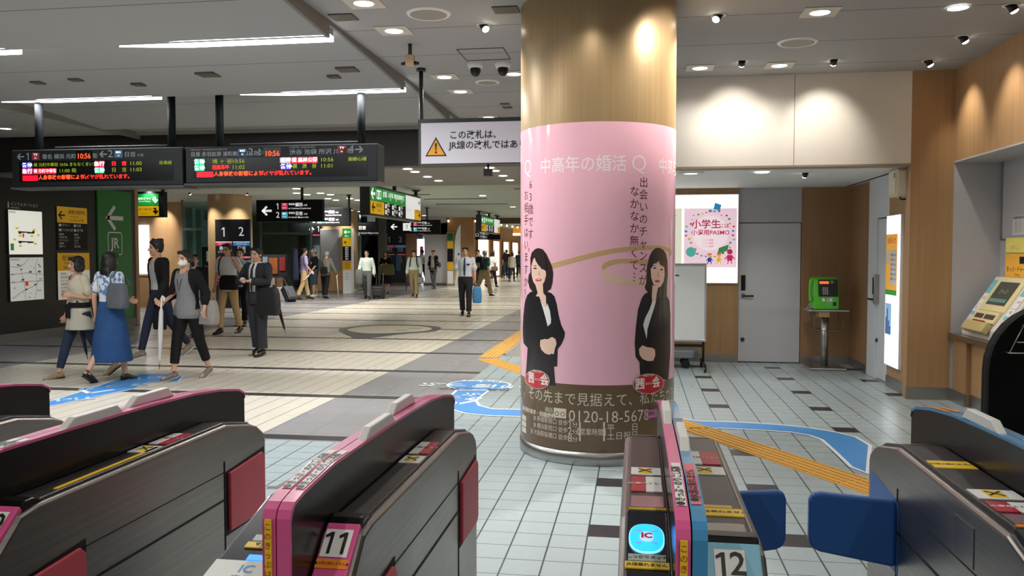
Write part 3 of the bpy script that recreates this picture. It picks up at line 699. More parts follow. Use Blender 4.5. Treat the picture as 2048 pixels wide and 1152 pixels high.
# ---------------- LED departure boards
BYY = 8.875
LEDK = mat('board_case', (26, 29, 30), .45, spec=.3); LEDBG = mat('led_black', (6, 7, 6), .25)
def led(name, rgb, e): return mat(name, rgb, .5, emit=e)
LR = led('led_red', (255, 30, 20), 1.6); LRB = led('led_red_block', (230, 10, 40), 1.0); LO = led('led_orange', (255, 70, 30), 1.6); LG = led('led_green', (120, 140, 10), .9); LTB = led('led_teal_block', (20, 190, 120), .9); LBB = led('led_blue_block', (40, 40, 170), .9); LWT = led('led_white', (230, 235, 240), 1.0); LPB = led('led_pink_block', (235, 20, 80), 1.0); LGY = led('led_grey_block', (150, 130, 150), .8)
HW = mat('board_print', (150, 156, 160), .5); BPK = mat('board_badge_pink', (150, 44, 62), .5); BBL = mat('board_badge_blue', (56, 112, 150), .5)
def board(xa, xb, z0, z1, left, label, group=None):
    t = thing('departure_board', label, 'display board', (xa, BYY, z0)); w2, h2 = xb - xa, z1 - z0
    m = MB(); m.box(0, w2, 0, .26, 0, h2); m.make('case', LEDK, t, bevel=.012)
    m = MB(); m.box(-.01, w2 + .01, -.02, .28, -.022, .0); m.make('lower_rail', mat('rail_grey', (64, 67, 66), .45), t)
    m = MB(); m.rect(.1, w2 - .12, .06, h2 * .685, -.003, LEDBG); m.rect(*((.84, 1.06) if left else (.955, 1.165)), h2 * .70, h2 * .95, -.004, LEDBG); m.make('screen', None, t)
    m = MB()
    zc = h2 * .82
    def row(i): return h2 * (.585 - i * .165)
    s = .062
    if left:
        m.arrow(.10, zc, .085, 'left', -.004, HW, .16); m.text('1', .12, .185, zc, HW, -.004); linebadge(m, .27, zc, .085, BPK, 'TY', '01')
        m.text('菊名 横浜 元町・中華街', .062, .34, zc - .01, HW, -.004, 'LEFT', .01, .92); m.text('方面', .04, .90 - .17, zc - .02, HW, -.004, 'LEFT') if 0 else None
        m.text('10:56', .085, .795, zc - .01, LO, -.006, bold=.01, sx=.8)
        m.arrow(1.0, zc + .01, .085, 'left', -.004, HW, .16); m.text('2', .12, 1.08, zc + .01, HW, -.004); linebadge(m, 1.165, zc + .01, .085, BBL, 'MG', '13'); m.text('日吉', .062, 1.225, zc, HW, -.004, 'LEFT', .01); m.text('方面', .036, 1.36, zc - .01, HW, -.004, 'LEFT')
        for i, (mt, a) in enumerate(((LBB, '各停'), (LPB, '急行'))): m.rect(.12, .23, row(i) - .034, row(i) + .034, -.005, mt); m.text(a, .058, .175, row(i), LWT, -.007, bold=.02)
        m.text('横 元町中華街 10:56 まもなくまいります', .05, .245, row(0), LG, -.006, 'LEFT', sx=.86); m.rect(.24, .49, row(1) - .033, row(1) + .033, -.005, LRB); m.text('横 元町中華街', .05, .245, row(1), LWT, -.007, 'LEFT', sx=.8); m.text('11:00 発', .055, .52, row(1), LG, -.006, 'LEFT')
        for i, (mt, a) in enumerate(((LPB, '急行'), (LTB, '各停'))): m.rect(.91, 1.01, row(i) - .034, row(i) + .034, -.005, mt); m.text(a, .058, .96, row(i), LWT, -.007, bold=.02)
        m.text('日　吉', .055, 1.17, row(0), LR, -.006, bold=.02); m.text('11:00', .06, 1.28, row(0), LG, -.006, 'LEFT'); m.text('日　吉', .055, 1.17, row(1), LG, -.006); m.text('11:03', .06, 1.28, row(1), LG, -.006, 'LEFT'); m.text('目黒線', .045, 1.66, row(0), LG, -.006)
        x0 = .12
    else:
        m.text('目黒 赤羽岩淵 浦和美園 西高島平', .058, .06, zc - .015, HW, -.004, 'LEFT', .01, .86); m.text('MEGURO  AKABANE-IWABUCHI', .026, .06, zc + .04, HW, -.004, 'LEFT'); linebadge(m, .59, zc, .085, BBL, 'MG', '01'); m.text('3', .12, .675, zc, HW, -.004); m.arrow(.755, zc, .085, 'right', -.004, HW, .16)
        m.text('10:56', .085, .89, zc - .02, LO, -.006, bold=.01, sx=.8)
        m.text('渋谷 池袋 所沢 川越市', .064, 1.06, zc - .01, HW, -.004, 'LEFT', .01); m.text('SHIBUYA  IKEBUKURO', .026, 1.06, zc + .045, HW, -.004, 'LEFT'); linebadge(m, 1.58, zc + .01, .085, BPK, 'TY', '01'); m.text('4', .12, 1.67, zc + .01, HW, -.004); m.arrow(1.75, zc + .01, .085, 'right', -.004, HW, .16)
        for i, a in enumerate(('各停', '各停')): m.rect(.1, .2, row(i) - .034, row(i) + .034, -.005, LTB); m.text(a, .058, .15, row(i), LWT, -.007, bold=.02)
        m.text('鳩 ヶ 谷', .058, .28, row(0), LG, -.006, 'LEFT'); m.text('10:56', .06, .48, row(0), LG, -.006, 'LEFT'); m.text('西高島平', .055, .28, row(1), LR, -.006, 'LEFT', .02, .8); m.text('11:02', .06, .48, row(1), LG, -.006, 'LEFT')
        m.rect(.975, 1.07, row(0) - .034, row(0) + .034, -.005, LGY); m.text('通特', .058, 1.022, row(0), LWT, -.007, bold=.02); m.rect(1.07, 1.34, row(0) - .034, row(0) + .034, -.005, LRB); m.text('横 森林公園', .056, 1.085, row(0), LWT, -.007, 'LEFT', .02, .86); m.text('10:56', .06, 1.365, row(0), LG, -.006, 'LEFT')
        m.rect(.975, 1.08, row(1) - .034, row(1) + .034, -.005, LBB); m.text('各停', .06, 1.028, row(1), LWT, -.007, bold=.02); m.text('横　渋　谷', .056, 1.09, row(1), LG, -.006, 'LEFT', .01, .86); m.text('11:01', .06, 1.365, row(1), LG, -.006, 'LEFT'); m.text('副都心線', .045, 1.73, row(0), LG, -.006, bold=.01)
        x0 = .12
    z2 = row(2) - .004
    m.rect(x0, x0 + .17, z2 - .034, z2 + .03, -.005, LRB); m.text('人身事故の影響により、', .056, x0 + .175, z2, LO, -.006, 'LEFT', .02, .9)
    m.text('ダイヤが乱れています。', .056, x0 + .175 + .46, z2, LR, -.006, 'LEFT', .02, .9)
    for v in m.bm.verts: v.co.x *= 1.19
    m.make('display_lettering', None, t)
    for xx in ((.27, 1.98) if left else (.36, 2.06)):
        m = MB(); m.tube([(xx, .13, h2 - .02), (xx, .13, 3.46 - z0)], .045, 16); m.tube([(xx, .13, 3.405 - z0), (xx, .13, 3.47 - z0)], .085, 20); m.make('hanger_pole', mat('hanger_black', (17, 19, 21), .7, spec=.15), t)
    m = MB(); m.tube([(.5, .1, h2 - .02), (.5, .1, h2 + .035), (w2 - .25, .1, h2 + .035), (w2 - .25, .1, h2 - .02)], .008, 8); m.make('conduit', POLE, t)
    return t
board(-7.352, -5.165, 2.345, 2.785, True, 'left departure board with platform 1 and 2 rows in red and green LED')
board(-5.135, -2.845, 2.362, 2.78, False, 'right departure board with platform 3 and 4 rows, next to the white warning board')
# ================================================================== LEFT WALL BOARDS (local +X runs away along the wall)
PAPER = mat('map_paper', (226, 226, 214), .5, emit=.55); PAPER2 = mat('map_paper_grey', (206, 206, 200), .5, emit=.34); MAPG = mat('map_green', (70, 150, 90), .5, emit=.2); MAPY = mat('map_yellow', (240, 214, 60), .5, emit=.3); MAPR = mat('map_red', (220, 60, 60), .5, emit=.3); MAPK = mat('map_ink', (60, 62, 66), .5); MAPL = mat('map_line', (150, 152, 152), .5)
def wallboard(y0, y1, z0, z1, name, label, cat):
    t = thing(name, label, cat, (LX, y0, z0), PI / 2)
    return t, y1 - y0, z1 - z0
def frame_box(t, w2, h2, face, d=.03):
    m = MB(); m.box(0, w2, -d, 0, 0, h2); m.make('case', DSTEEL, t)
    m = MB(); m.rect(.01, w2 - .01, .01, h2 - .01, -d - .002, face); m.make('face', None, t)
t, w2, h2 = wallboard(12.88, 13.72, 1.53, 2.325, 'map_board', 'lit station floor map, upper one of the two maps on the black wall', 'map'); frame_box(t, w2, h2, PAPER)
m = MB(); y_ = -.035
for zz in (.25, .42):
    m.flat([(.22, zz), (.6, zz - .01), (.6, zz - .035), (.45, zz - .04), (.44, zz - .025), (.3, zz - .03), (.3, zz - .05), (.24, zz - .045)], y_, MAPK)
m.disc(.6, .41, .03, y=y_, m=MAPK)
for xx, zz in ((.2, .47), (.27, .34), (.56, .34), (.14, .27), (.62, .45), (.72, .36), (.64, .2), (.27, .16)): m.rect(xx - .035, xx + .035, zz - .018, zz + .018, y_, MAPY)
m.rect(.33, .37, .31, .38, y_, MAPR); m.rect(.04, .12, .08, .2, y_, MAPG); m.text('駅構内図', .04, .1, h2 - .05, MAPK, y_)
m.make('map_print', None, t)
t, w2, h2 = wallboard(12.885, 13.725, .71, 1.495, 'map_board', 'lit neighbourhood street map, lower one of the two maps on the black wall', 'map'); frame_box(t, w2, h2, PAPER2)
m = MB(); random.seed(5)
for pts in ([(.02, .62), (.2, .6), (.35, .66), (.46, .76)], [(.02, .34), (.82, .35)], [(.25, .58), (.33, .36), (.36, .2), (.36, .02)], [(.05, .05), (.3, .18), (.55, .25), (.8, .4)], [(.6, .02), (.66, .3), (.62, .6), (.68, .76)], [(.02, .48), (.4, .5), (.82, .46)]):
    for a, b in zip(pts, pts[1:]):
        d = Vector((b[0] - a[0], b[1] - a[1])).normalized() * .004
        m.flat([(a[0] - d.y, a[1] + d.x), (a[0] + d.y, a[1] - d.x), (b[0] + d.y, b[1] - d.x), (b[0] - d.y, b[1] + d.x)], y_, MAPL)
for k in range(26):
    xx, zz, s_ = random.uniform(.06, .76), random.uniform(.05, .68), random.uniform(.012, .04)
    m.rect(xx - s_, xx + s_, zz - s_ * .5, zz + s_ * .5, y_, [MAPL, MAPL, mat('map_pale_green', (176, 192, 170), .5, emit=.2), mat('map_tan', (200, 190, 160), .5, emit=.2)][k % 4])
m.rect(.36, .44, .27, .35, y_ - .002, MAPR); m.text('駅周辺案内図', .035, .13, h2 - .05, MAPK, y_); m.make('map_print', None, t)
t = thing('wall_lettering', 'white information heading above the upper lit map on the black wall', 'sign', (LX, 12.88, 2.345), PI / 2)
m = MB(); m.text('i', .16, .05, .055, INKW, -.004, bold=.03); m.text('インフォメーション', .075, .1, .075, INKW, -.004, 'LEFT'); m.text('Information', .045, .1, .015, INKW, -.004, 'LEFT'); m.make('lettering', None, t)
YW = mat('board_yellow', (222, 168, 24), .5, emit=.12)
t, w2, h2 = wallboard(14.12, 14.99, 1.62, 2.445, 'wayfinding_panel', 'yellow and black directory panel with a left arrow, right of the two maps', 'sign')
m = MB(); m.box(0, w2, -.015, 0, 0, h2); m.make('case', BLACKM, t)
m = MB(); m.rect(.005, w2 - .005, h2 * .63, h2, -.018, YW); m.arrow(.13, h2 * .8, .19, 'left', -.02, INKK, .17); m.text('JR線方面改札', .085, .57, h2 * .88, INKK, -.02, bold=.01); m.text('for JR Lines', .05, .5, h2 * .78, INKK, -.02); m.text('みなみ西口 地下街', .05, .55, h2 * .69, INKK, -.02)
for c_ in range(2):
    x0 = .05 + c_ * .42
    for r_ in range(2): m.rect(x0, x0 + .07, h2 * (.545 - r_ * .11), h2 * (.6 - r_ * .11), -.018, INKW); m.text((('タクシー', '交番'), ('バスのりば', '地下鉄'))[r_][c_], .06, x0 + .09, h2 * (.57 - r_ * .11), INKW, -.018, 'LEFT')
    for r_ in range(5): m.text(('相鉄線', '市営地下鉄', 'ダイヤモンド', '髙島屋', '横浜ベイ', '鶴屋町', 'きた西口', 'ポルタ', 'そごう', '東口方面')[c_ * 5 + r_], .045, x0, h2 * (.36 - r_ * .07), INKW, -.018, 'LEFT')
m.make('sign_face', None, t)
t, w2, h2 = wallboard(14.11, 15.03, .677, 1.565, 'notice_board', 'white notice with a yellow heading, below the yellow directory panel and behind the short-haired woman', 'sign')
m = MB(); m.box(0, w2, -.015, 0, 0, h2); m.make('case', DSTEEL, t)
m = MB(); m.rect(0, w2, 0, h2 * .62, -.018, mat('notice_white', (214, 210, 196), .5, emit=.25)); m.rect(0, w2, h2 * .62, h2, -.018, YW); m.text('発売所', .12, .3, h2 * .88, INKK, -.02); m.text('Tickets', .06, .26, h2 * .78, INKK, -.02); m.text('定期券', .07, .26, h2 * .68, INKK, -.02)
for r_ in range(6): m.text(('東急線', '横浜高速鉄道', 'みなとみらい線', '営業時間', '年中無休', '精算所')[r_], .05, .08, h2 * (.55 - r_ * .075), MAPK, -.02, 'LEFT')
m.make('sign_face', None, t)

# ================================================================== FAR SIGNS AND SHOP FITTINGS
def platform_board(px0, py0, px1, py1, Y, label, dim=1.0, post=False, base=None):
    a, b = on_y(px0, py0, Y), on_y(px1, py1, Y); w2, h2 = b.x - a.x, a.z - b.z
    t = thing('platform_board', label, 'sign', (a.x, Y, b.z))
    m = MB(); m.box(0, w2, 0, .08, 0, h2); m.make('case', mat('board_navy', (38, 40, 50), .35), t)
    e = .35 * dim
    P, Bc, Wt = (mat('b_pink%d' % (dim * 10), (206, 40, 84), .5, emit=e), mat('b_cyan%d' % (dim * 10), (30, 130, 196), .5, emit=e), mat('b_white%d' % (dim * 10), (240, 240, 240) if dim > .5 else (160, 166, 170), .5, emit=e))
    m = MB()
    for k, (d, mt, nm, en) in enumerate((('1', P, '横浜', 'for Yokohama'), ('2', Bc, '日吉', 'for Hiyoshi'))):
        x0 = w2 * (.01 + .5 * k); x1 = w2 * (.48 + .51 * k); xc = (x0 + x1) / 2
        m.text(d, .46 * w2 * .75, xc, h2 * .85, Wt, -.004); m.rect(x0, x1, h2 * .685, h2 * .725, -.004, mt); m.rect(x0, x1, h2 * .725, h2 * .735, -.004, Wt)
        m.text('TOYOKO LINE' if k == 0 else 'MEGURO LINE', .05, xc, h2 * .705, Wt, -.006); m.text(nm, .14, xc, h2 * .65, Wt, -.004); m.text(en, .06, xc, h2 * .61, Wt, -.004)
        for r_ in range(9): m.rect(x0 + w2 * .06, x0 + w2 * .12, h2 * (.535 - r_ * .04), h2 * (.555 - r_ * .04), -.004, mt); m.text(('東横線 各駅停車', '中目黒', '自由が丘', '田園調布', '武蔵小杉', '日吉', '綱島', '菊名', '横浜')[r_], .05, x0 + w2 * .15, h2 * (.545 - r_ * .04), Wt, -.004, 'LEFT')
        m.rect(x0 + w2 * .13, x1 - w2 * .03, h2 * .53, h2 * .56, -.003, mat('b_row%d' % (dim * 10), (200, 50, 60), .5, emit=e * .6))
    m.make('lettering', None, t)
    if base is not None:
        m = MB(); m.box(0, w2, .0, .08, -b.z, 0); m.make('plinth', DSTEEL, t)
    return t
platform_board(430, 439, 502, 606, 22.0, 'tall dark platform board on the bronze column, behind the man on the phone', base=1)
platform_board(768, 465, 812, 562, 38.38, 'dim platform board on the far black wall behind the lady in black', .3, base=1)
# grey panel + directory strip on the second column
a, b = on_y(640, 458, 30.75), on_y(679, 552, 30.75)
t = thing('wall_panel', 'plain grey metal panel on the front of the second bronze column', 'panel', (a.x, 30.75, b.z))
m = MB(); m.box(0, b.x - a.x, 0, .1, 0, a.z - b.z); m.make('panel', mat('panel_grey', (140, 144, 150), .4, .4), t, bevel=.02)
m = MB(); m.box(-.03, b.x - a.x + .03, -.01, .12, -.05, 0); m.make('ledge', STEEL, t)
a, b = on_y(623, 555, 30.7), on_y(684, 595, 30.7)
t = thing('column_cladding', 'pale wood cladding round the foot of the second bronze column', 'cladding', (a.x, 30.7, 0))
m = MB(); m.box(.0, b.x - a.x, 0, .12, .1, .85); m.make('panel', WOOD, t); m = MB(); m.box(.0, b.x - a.x, -.01, .12, 0, .1); m.make('base_strip', STEEL, t)
a, b = on_y(685, 457, 30.6), on_y(703, 595, 30.6)
t = thing('directory_strip', 'narrow upright directory strip in green, yellow, black and white beside the second bronze column', 'sign', (a.x, 30.6, 0))
w2 = b.x - a.x; H_ = a.z
m = MB(); m.box(0, w2, 0, .3, 0, H_); m.make('case', mat('strip_white', (222, 222, 222), .4, emit=.12), t)
m = MB(); m.rect(0, w2, H_ - .36, H_, -.004, SIGNG); m.rect(0, w2, H_ - .68, H_ - .37, -.004, SIGNY); m.rect(0, w2, H_ - 1.24, H_ - .69, -.004, SIGNK); m.rect(0, w2, H_ - 1.6, H_ - 1.25, -.004, YW)
m.arrow(w2 * .4, H_ - .14, .17, 'left', -.006, TXW, .22); m.text('JR', .1, w2 * .8, H_ - .14, TXW, -.006); m.text('西口', .09, w2 / 2, H_ - .3, TXW, -.006); m.arrow(w2 * .35, H_ - .53, .14, 'left', -.006, INKK, .2); m.text('西', .06, w2 * .8, H_ - .43, INKK, -.006)
for r_ in range(6): m.text(('案内', '西口', '東口', '南口', '地下', '出口')[r_], .07, w2 / 2, H_ - .75 - r_ * .085, TXW, -.006)
for r_ in range(3): m.text('発売所', .06, w2 / 2, H_ - 1.32 - r_ * .09, INKK, -.006); m.text('のりば', .05, w2 / 2, H_ - 1.75 - r_ * .1, MAPK, -.006)
m.make('sign_face', None, t)
GLASS = mat('partition_glass', (206, 232, 222), .02, spec=.5, trans=1); GLASSF = mat('glass_edge', (120, 150, 140), .3, .4)
for nm, (px0, px1, Y, z1), lab in (('a', (366, 425, 24.6, 3.2), 'tall greenish glass partition left of the first bronze column'), ('b', (522, 622, 30.5, 3.2), 'greenish glass shopfront between the two bronze columns')):
    a, b = on_y(px0, 500, Y), on_y(px1, 500, Y)
    t = thing('glass_partition', lab, 'partition', (a.x, Y, 0)); w2 = b.x - a.x
    m = MB(); m.box(0, w2, 0, .02, .06, z1); m.make('pane', GLASS, t)
    m = MB(); m.box(0, w2, -.02, .04, 0, .06); m.box(0, w2, -.02, .04, 2.28, 2.36); m.box(-.03, .03, -.03, .05, 0, z1 + .05); m.box(w2 - .03, w2 + .03, -.03, .05, 0, z1 + .05); m.make('rails', mat('rail_teal', (120, 136, 130), .35, .5), t)
# upright teal posts and dim things seen through the glass
for px, Y, lab in ((380, 29, 'left pale green upright post seen through the glass partition'), (397, 30, 'right pale green upright post seen through the glass partition')):
    a = on_y(px, 500, Y); m = MB(); m.box(a.x - .12, a.x + .12, Y, Y + .24, 0, 3.25); tag(m.make('post', mat('post_teal', (120, 166, 156), .4)), lab, 'post')
a, b = on_y(612, 470, 34.5), on_y(640, 560, 34.5)
t = thing('lift_door', 'grey-blue closed door with paper notices beside the second bronze column', 'door', (a.x, 34.5, 0))
m = MB(); m.box(0, .8, 0, .08, 0, 2.4); m.make('door_leaf', mat('door_teal', (92, 116, 124), .4, .3), t); m = MB(); m.box(-.35, 0, 0, .1, 0, 2.5); m.make('jamb', BLACK, t)
m = MB(); m.rect(.12, .26, 1.2, 1.7, -.004, mat('notice_dim', (170, 184, 184), .5)); m.rect(.36, .62, 1.3, 1.9, -.004, mat('notice_dim')); m.make('notices', None, t)
# brochure stand in the shopfront
a = on_y(520, 560, 29)
t = thing('brochure_stand', 'stand of colourful brochures and posters behind the man in the dark suit', 'stand', (a.x, 29, 0))
m = MB(); m.box(0, .95, 0, .3, 0, .7); m.box(0, .95, .2, .3, .7, 1.5); m.make('stand_body', mat('stand_dark', (60, 62, 66), .5), t)
for i, (x0, z0, w_, h_, c_) in enumerate(((.03, .8, .2, .62, (150, 170, 190)), (.28, .78, .34, .6, (196, 110, 60)), (.70, .9, .22, .5, (180, 60, 60)), (.05, .2, .24, .45, (90, 120, 150)), (.36, .22, .24, .42, (196, 190, 180)), (.66, .15, .25, .5, (160, 120, 90)))):
    m = MB(); m.box(x0, x0 + w_, -.02 if z0 < .7 else .17, 0 if z0 < .7 else .195, z0, z0 + h_); m.make('brochure', mat('brochure_%d' % i, c_, .5, var=.4, vscale=9), t)
# ticket office: lit panels, counter
for px0, py0, px1, py1, Y, lab in ((267, 428, 273, 545, 24.8, 'narrow bright lit panel right at the edge of the green wall'), (275, 450, 297, 548, 25.4, 'bright lit white panel in the room behind the man in the black jacket')):
    a, b = on_y(px0, py0, Y), on_y(px1, py1, Y); m = MB(); m.box(a.x, b.x, Y, Y + .08, b.z, a.z); tag(m.make('wall_light', mat('panel_light', (235, 244, 255), .5, emit=1.5)), lab, 'light')
a, b = on_y(273, 548, 22), on_y(304, 640, 22)
t = thing('reception_counter', 'pale wood counter behind the man in the black jacket, under the lit panel', 'counter', (a.x - 1, 22, 0))
m = MB(); m.box(0, 1 + b.x - a.x, 0, .6, 0, a.z - .04); m.make('counter_front', WOOD, t); m = MB(); m.box(0, 1.04 + b.x - a.x, -.04, .64, a.z - .04, a.z); m.make('counter_top', mat('counter_top_pale', (210, 190, 160), .4), t)
m = MB(); a = on_y(413, 515, 23.6); m.box(a.x - .15, a.x + .35, 23.6, 23.7, 0, 1.75); o = m.make('notice_stand', SIGNK); tag(o, 'dark upright notice stand with a white pictogram, left of the platform board column', 'sign')
m = MB(); m.rect(a.x - .0, a.x + .26, 1.3, 1.62, 23.595, mat('pale_print2', (200, 214, 210), .5)); m.text('きっぷうりば', .06, a.x + .1, 1.15, INKW, 23.594); m.make('pictogram', None, o)
# escalator flank on the far black wall
a = on_y(700, 565, 37.6); b = on_y(757, 450, 37.6)
t = thing('escalator', 'dark escalator flank rising to the right behind the grey-shirted man', 'escalator', (a.x, 37.6, 0))
w2 = b.x - a.x
m = MB(); w2 -= .35
m.prism([(0, .55), (w2, 3.1), (w2, 3.25), (w2 * .55, 3.25), (0, 1.35)], 0, .8, 'y'); m.make('flank', mat('escalator_glass', (66, 78, 82), .15, .2), t)
m = MB(); m.tube([(0, .0, 1.38), (w2 * .6, .0, 3.2)], .05, 8); m.make('handrail', BLACK, t)
m = MB(); a = on_y(764, 470, 38.0); m.box(a.x - .2, a.x + .16, 37.98, 38.36, 0, 3.25); tag(m.make('post', mat('post_grey', (116, 116, 110), .5)), 'square grey post left of the dim platform board', 'post')
a, b = on_y(733, 427, 34), on_y(752, 445, 34)
t = thing('monitor', 'small tilted ceiling monitor under the near end of the green hanging sign', 'screen', (a.x, 34, b.z))
m = MB(); m.box(0, b.x - a.x, 0, .1, 0, a.z - b.z); m.make('case', BLACK, t); m = MB(); m.rect(.03, b.x - a.x - .03, .03, a.z - b.z - .03, -.004, mat('monitor_face', (120, 140, 130), .3, emit=.3)); m.make('screen', None, t); poles(t, [(b.x - a.x) / 2], a.z - b.z, 3.25 - b.z, .03, .05)
# posters and lit shopfronts of the far left corridor
a, b = on_y(832, 478, 42.4), on_y(846, 560, 42.4); m = MB(); m.box(a.x, b.x + .1, 42.4, 42.5, .1, a.z); o = tag(m.make('wall_light', mat('panel_light2', (240, 246, 255), .5, emit=1.2)), 'bright lit poster panel left of the far white wall', 'light')
m = MB(); m.rect(b.x - .15, b.x + .02, .9, 1.9, 42.39, mat('poster_pinkred', (220, 80, 120), .5)); m.make('poster', None, o)
a, b = on_y(893, 475, 38.6), on_y(903, 560, 38.6); t = thing('directory_strip', 'far upright strip of green, yellow and dark signs right of the white wall', 'sign', (a.x, 38.6, 0))
m = MB(); m.box(0, .36, 0, .08, 0, 2.55); m.make('case', mat('strip_tan', (176, 150, 110), .5), t); m = MB()
for z0, z1, mt in ((2.15, 2.5, GREEN), (1.8, 2.1, YW), (1.15, 1.75, SIGNK), (.75, 1.1, YW), (.1, .7, mat('strip_white'))): m.rect(.04, .32, z0, z1, -.004, mt)
m.make('sign_face', None, t)
a, b = on_y(909, 462, 38.62), on_y(921, 562, 38.62); t = thing('poster', 'pale arched poster panel at the end of the far white wall', 'poster', (a.x, 38.62, 0)); w2 = b.x - a.x
m = MB(); m.prism([(0, 0), (w2, 0), (w2, 2.9), (w2 * .6, 2.75), (w2 * .2, 2.4), (0, 2.0)], 0, .06, 'y'); m.make('panel', mat('arch_pale', (206, 210, 206), .5, emit=.1), t); m = MB()
for k in range(3): m.disc(w2 * .7, 1.5 - k * .35, .06, y=-.004, m=mat('dot_blue', (60, 110, 190), .5))
m.make('print', None, t)
for i, (y0, y1, z1, lab) in enumerate(((46, 49.5, 2.35, 'first bright white shop window on the left of the far corridor'), (51, 53.5, 2.3, 'second bright shop window of the far corridor'), (55, 57.5, 2.3, 'third bright shop window of the far corridor'), (59, 62, 2.3, 'fourth bright shop window of the far corridor'), (64, 68, 2.3, 'farthest bright shop window of the corridor, beside the pink pillar'))):
    t = thing('shop_window', lab, 'shop window', (-9.0, y0, 0), PI / 2)
    m = MB(); m.box(0, y1 - y0, -.06, 0, .1, z1); m.make('lit_pane', mat('shop_light', (255, 246, 226), .5, emit=1.3), t)
    m = MB(); m.box(-.08, 0, -.12, 0, 0, z1 + .1); m.box(y1 - y0, y1 - y0 + .08, -.12, 0, 0, z1 + .1); m.box(0, y1 - y0, -.1, 0, z1, z1 + .12); m.make('surround', FW, t)
    m = MB(); m.rect(.4, .75, 1.3, 1.75, -.064, mat('poster_grey', (120, 124, 124), .5)); m.make('poster', None, t)
t = thing('shop_banner', 'orange shop sign band with a white light strip far down the corridor', 'sign', (-7.3, 50, 2.45))
m = MB(); m.box(-.2, 1.9, 0, .15, .3, .7); m.make('band', mat('band_orange', (226, 150, 40), .5, emit=.3), t); m = MB(); m.box(-.2, 1.9, -.03, .12, .17, .3); m.make('light_strip', LITW, t); m = MB(); m.box(.35, 1.9, -.02, .12, -.42, .16); m.make('menu_board', BLACK, t); m = MB(); m.disc(.8, -.1, .09, y=-.03, m=LITW); m.make('emblem', None, t); poles(t, [0, 1.6], .68, .8, .03, .07)
# strings of small bulbs
BULB = mat('bulb', (255, 210, 170), .5, emit=3)
for (p0, p1, lab) in (((893, 437, 38.2), (948, 449, 44.0), 'string of small warm bulbs hung over the far corridor, left one'), ((944, 437, 38.5), (1040, 452, 47.0), 'string of small warm bulbs hung over the far corridor, right one')):
    a, b = on_y(*p0), on_y(*p1); t = thing('light_string', lab, 'lights', a)
    d = b - a; m = MB(); m.tube([(0, 0, 0), tuple(d / 2 - Vector((0, 0, .06))), tuple(d)], .012, 6); m.tube([(0, 0, 0), (0, 0, 3.25 - a.z)], .01, 6); m.tube([tuple(d), (d.x, d.y, 3.25 - a.z)], .01, 6); m.make('wire', BLACKM, t)
    for k in range(8):
        q = d * ((k + .5) / 8) - Vector((0, 0, .10)); m = MB(); m.ball(q, (.05, .05, .06), seg=8); m.make('bulb', BULB, t)

# ================================================================== CEILING FIXTURES
FRAMEM = mat('lamp_frame', (206, 200, 186), .6); LENS = mat('lamp_lens', (255, 250, 240), .5, emit=6)
def downlight(x, y, z, square, label, w=None, group='recessed ceiling downlights', r=.075, cone=True):
    t = thing('ceiling_downlight', label, 'ceiling light', (x, y, z - .001), 0, group)
    if square:
        m = MB(); m.box(-.14, .14, -.14, .14, -.006, 0); m.make('frame', FRAMEM, t)
    m = MB(); m.lathe([(r, -.007), (r + .012, -.012), (r + .016, -.006)], n=28); m.make('trim_ring', WHITE, t)
    m = MB(); m.lathe([(.001, -.008), (r, -.008)], n=24); m.make('lens', LENS, t)
    if w: lamp(t, 'SPOT', (0, 0, -.03), w * 4.2, .05, (1, .95, .87), spot=2.5, blend=.7)
    return t
DL = [(-2.09, 6.2, 'top left square downlight, cut by the top edge of the picture'), (-2.09, 7.0, 'square downlight up left of the pink column, second from the top'), (-2.09, 8.9, 'square downlight beside the white board pole'), (-2.09, 9.72, 'square downlight beyond the board pole, third small one'), (-2.09, 11.62, 'smallest downlight above the white warning board'), (-1.32, 8.86, 'downlight half hidden by the left edge of the bronze column'), (1.432, 6.98, 'square downlight at the upper right, in the middle of the right-hand ceiling'), (.634, 8.87, 'small square downlight just right of the column near the white wall'), (1.43, 8.87, 'small square downlight second from the column near the white wall')]
for xx, yy, lab in DL: downlight(xx, yy, 3.49, True, lab, DOWNLIGHT_W * (.35 if xx > 0 and yy > 8 else 1))
downlight(2.471, 7.005, 3.49, False, 'round downlight without frame at the top right', DOWNLIGHT_W)
downlight(-1.30, 5.2, 3.49, True, 'square downlight overhead above the top of the picture, left of the column', DOWNLIGHT_W); downlight(-2.09, 4.3, 3.49, True, 'square downlight overhead above the top left of the picture', DOWNLIGHT_W)
for xx, yy in ((.63, 5.0), (1.43, 5.0), (2.47, 5.0), (-.3, 3.2), (1.43, 3.0), (-2.09, 2.4), (.6, .2), (-1.6, -.4), (1.9, -1.0)):
    t = downlight(xx, yy, 3.49, True, 'square downlight of the same ceiling above the gates, out of the picture', DOWNLIGHT_W * (.22 if yy > 2 else 1.3), 'downlights above the gates')
for px, py, lab in ((1386, 339, 'square downlight under the alcove ceiling nearest the pink column'), (1533, 338, 'round downlight under the alcove ceiling right of the square one')):
    p = on_floor(px, py, 2.485); downlight(p.x, max(p.y, 9.75), 2.485, px < 1400, lab, 3.4, 'alcove downlights')
for px, py, lab in ((803, 333, 'first downlight of the left row on the grey soffit'), (830, 343, 'second downlight of the left row on the grey soffit'), (855, 353, 'third downlight of the left row on the grey soffit'), (877, 361, 'fourth downlight of the left row on the grey soffit'), (973, 331, 'first downlight of the right row on the grey soffit'), (990, 341, 'second downlight of the right row on the grey soffit'), (1006, 351, 'third downlight of the right row on the grey soffit'), (1020, 360, 'fourth downlight of the right row on the grey soffit')):
    p = on_floor(px, py, 2.86); downlight(p.x, max(p.y, 12.4), 2.86, False, lab, 10, 'soffit downlights', .07)
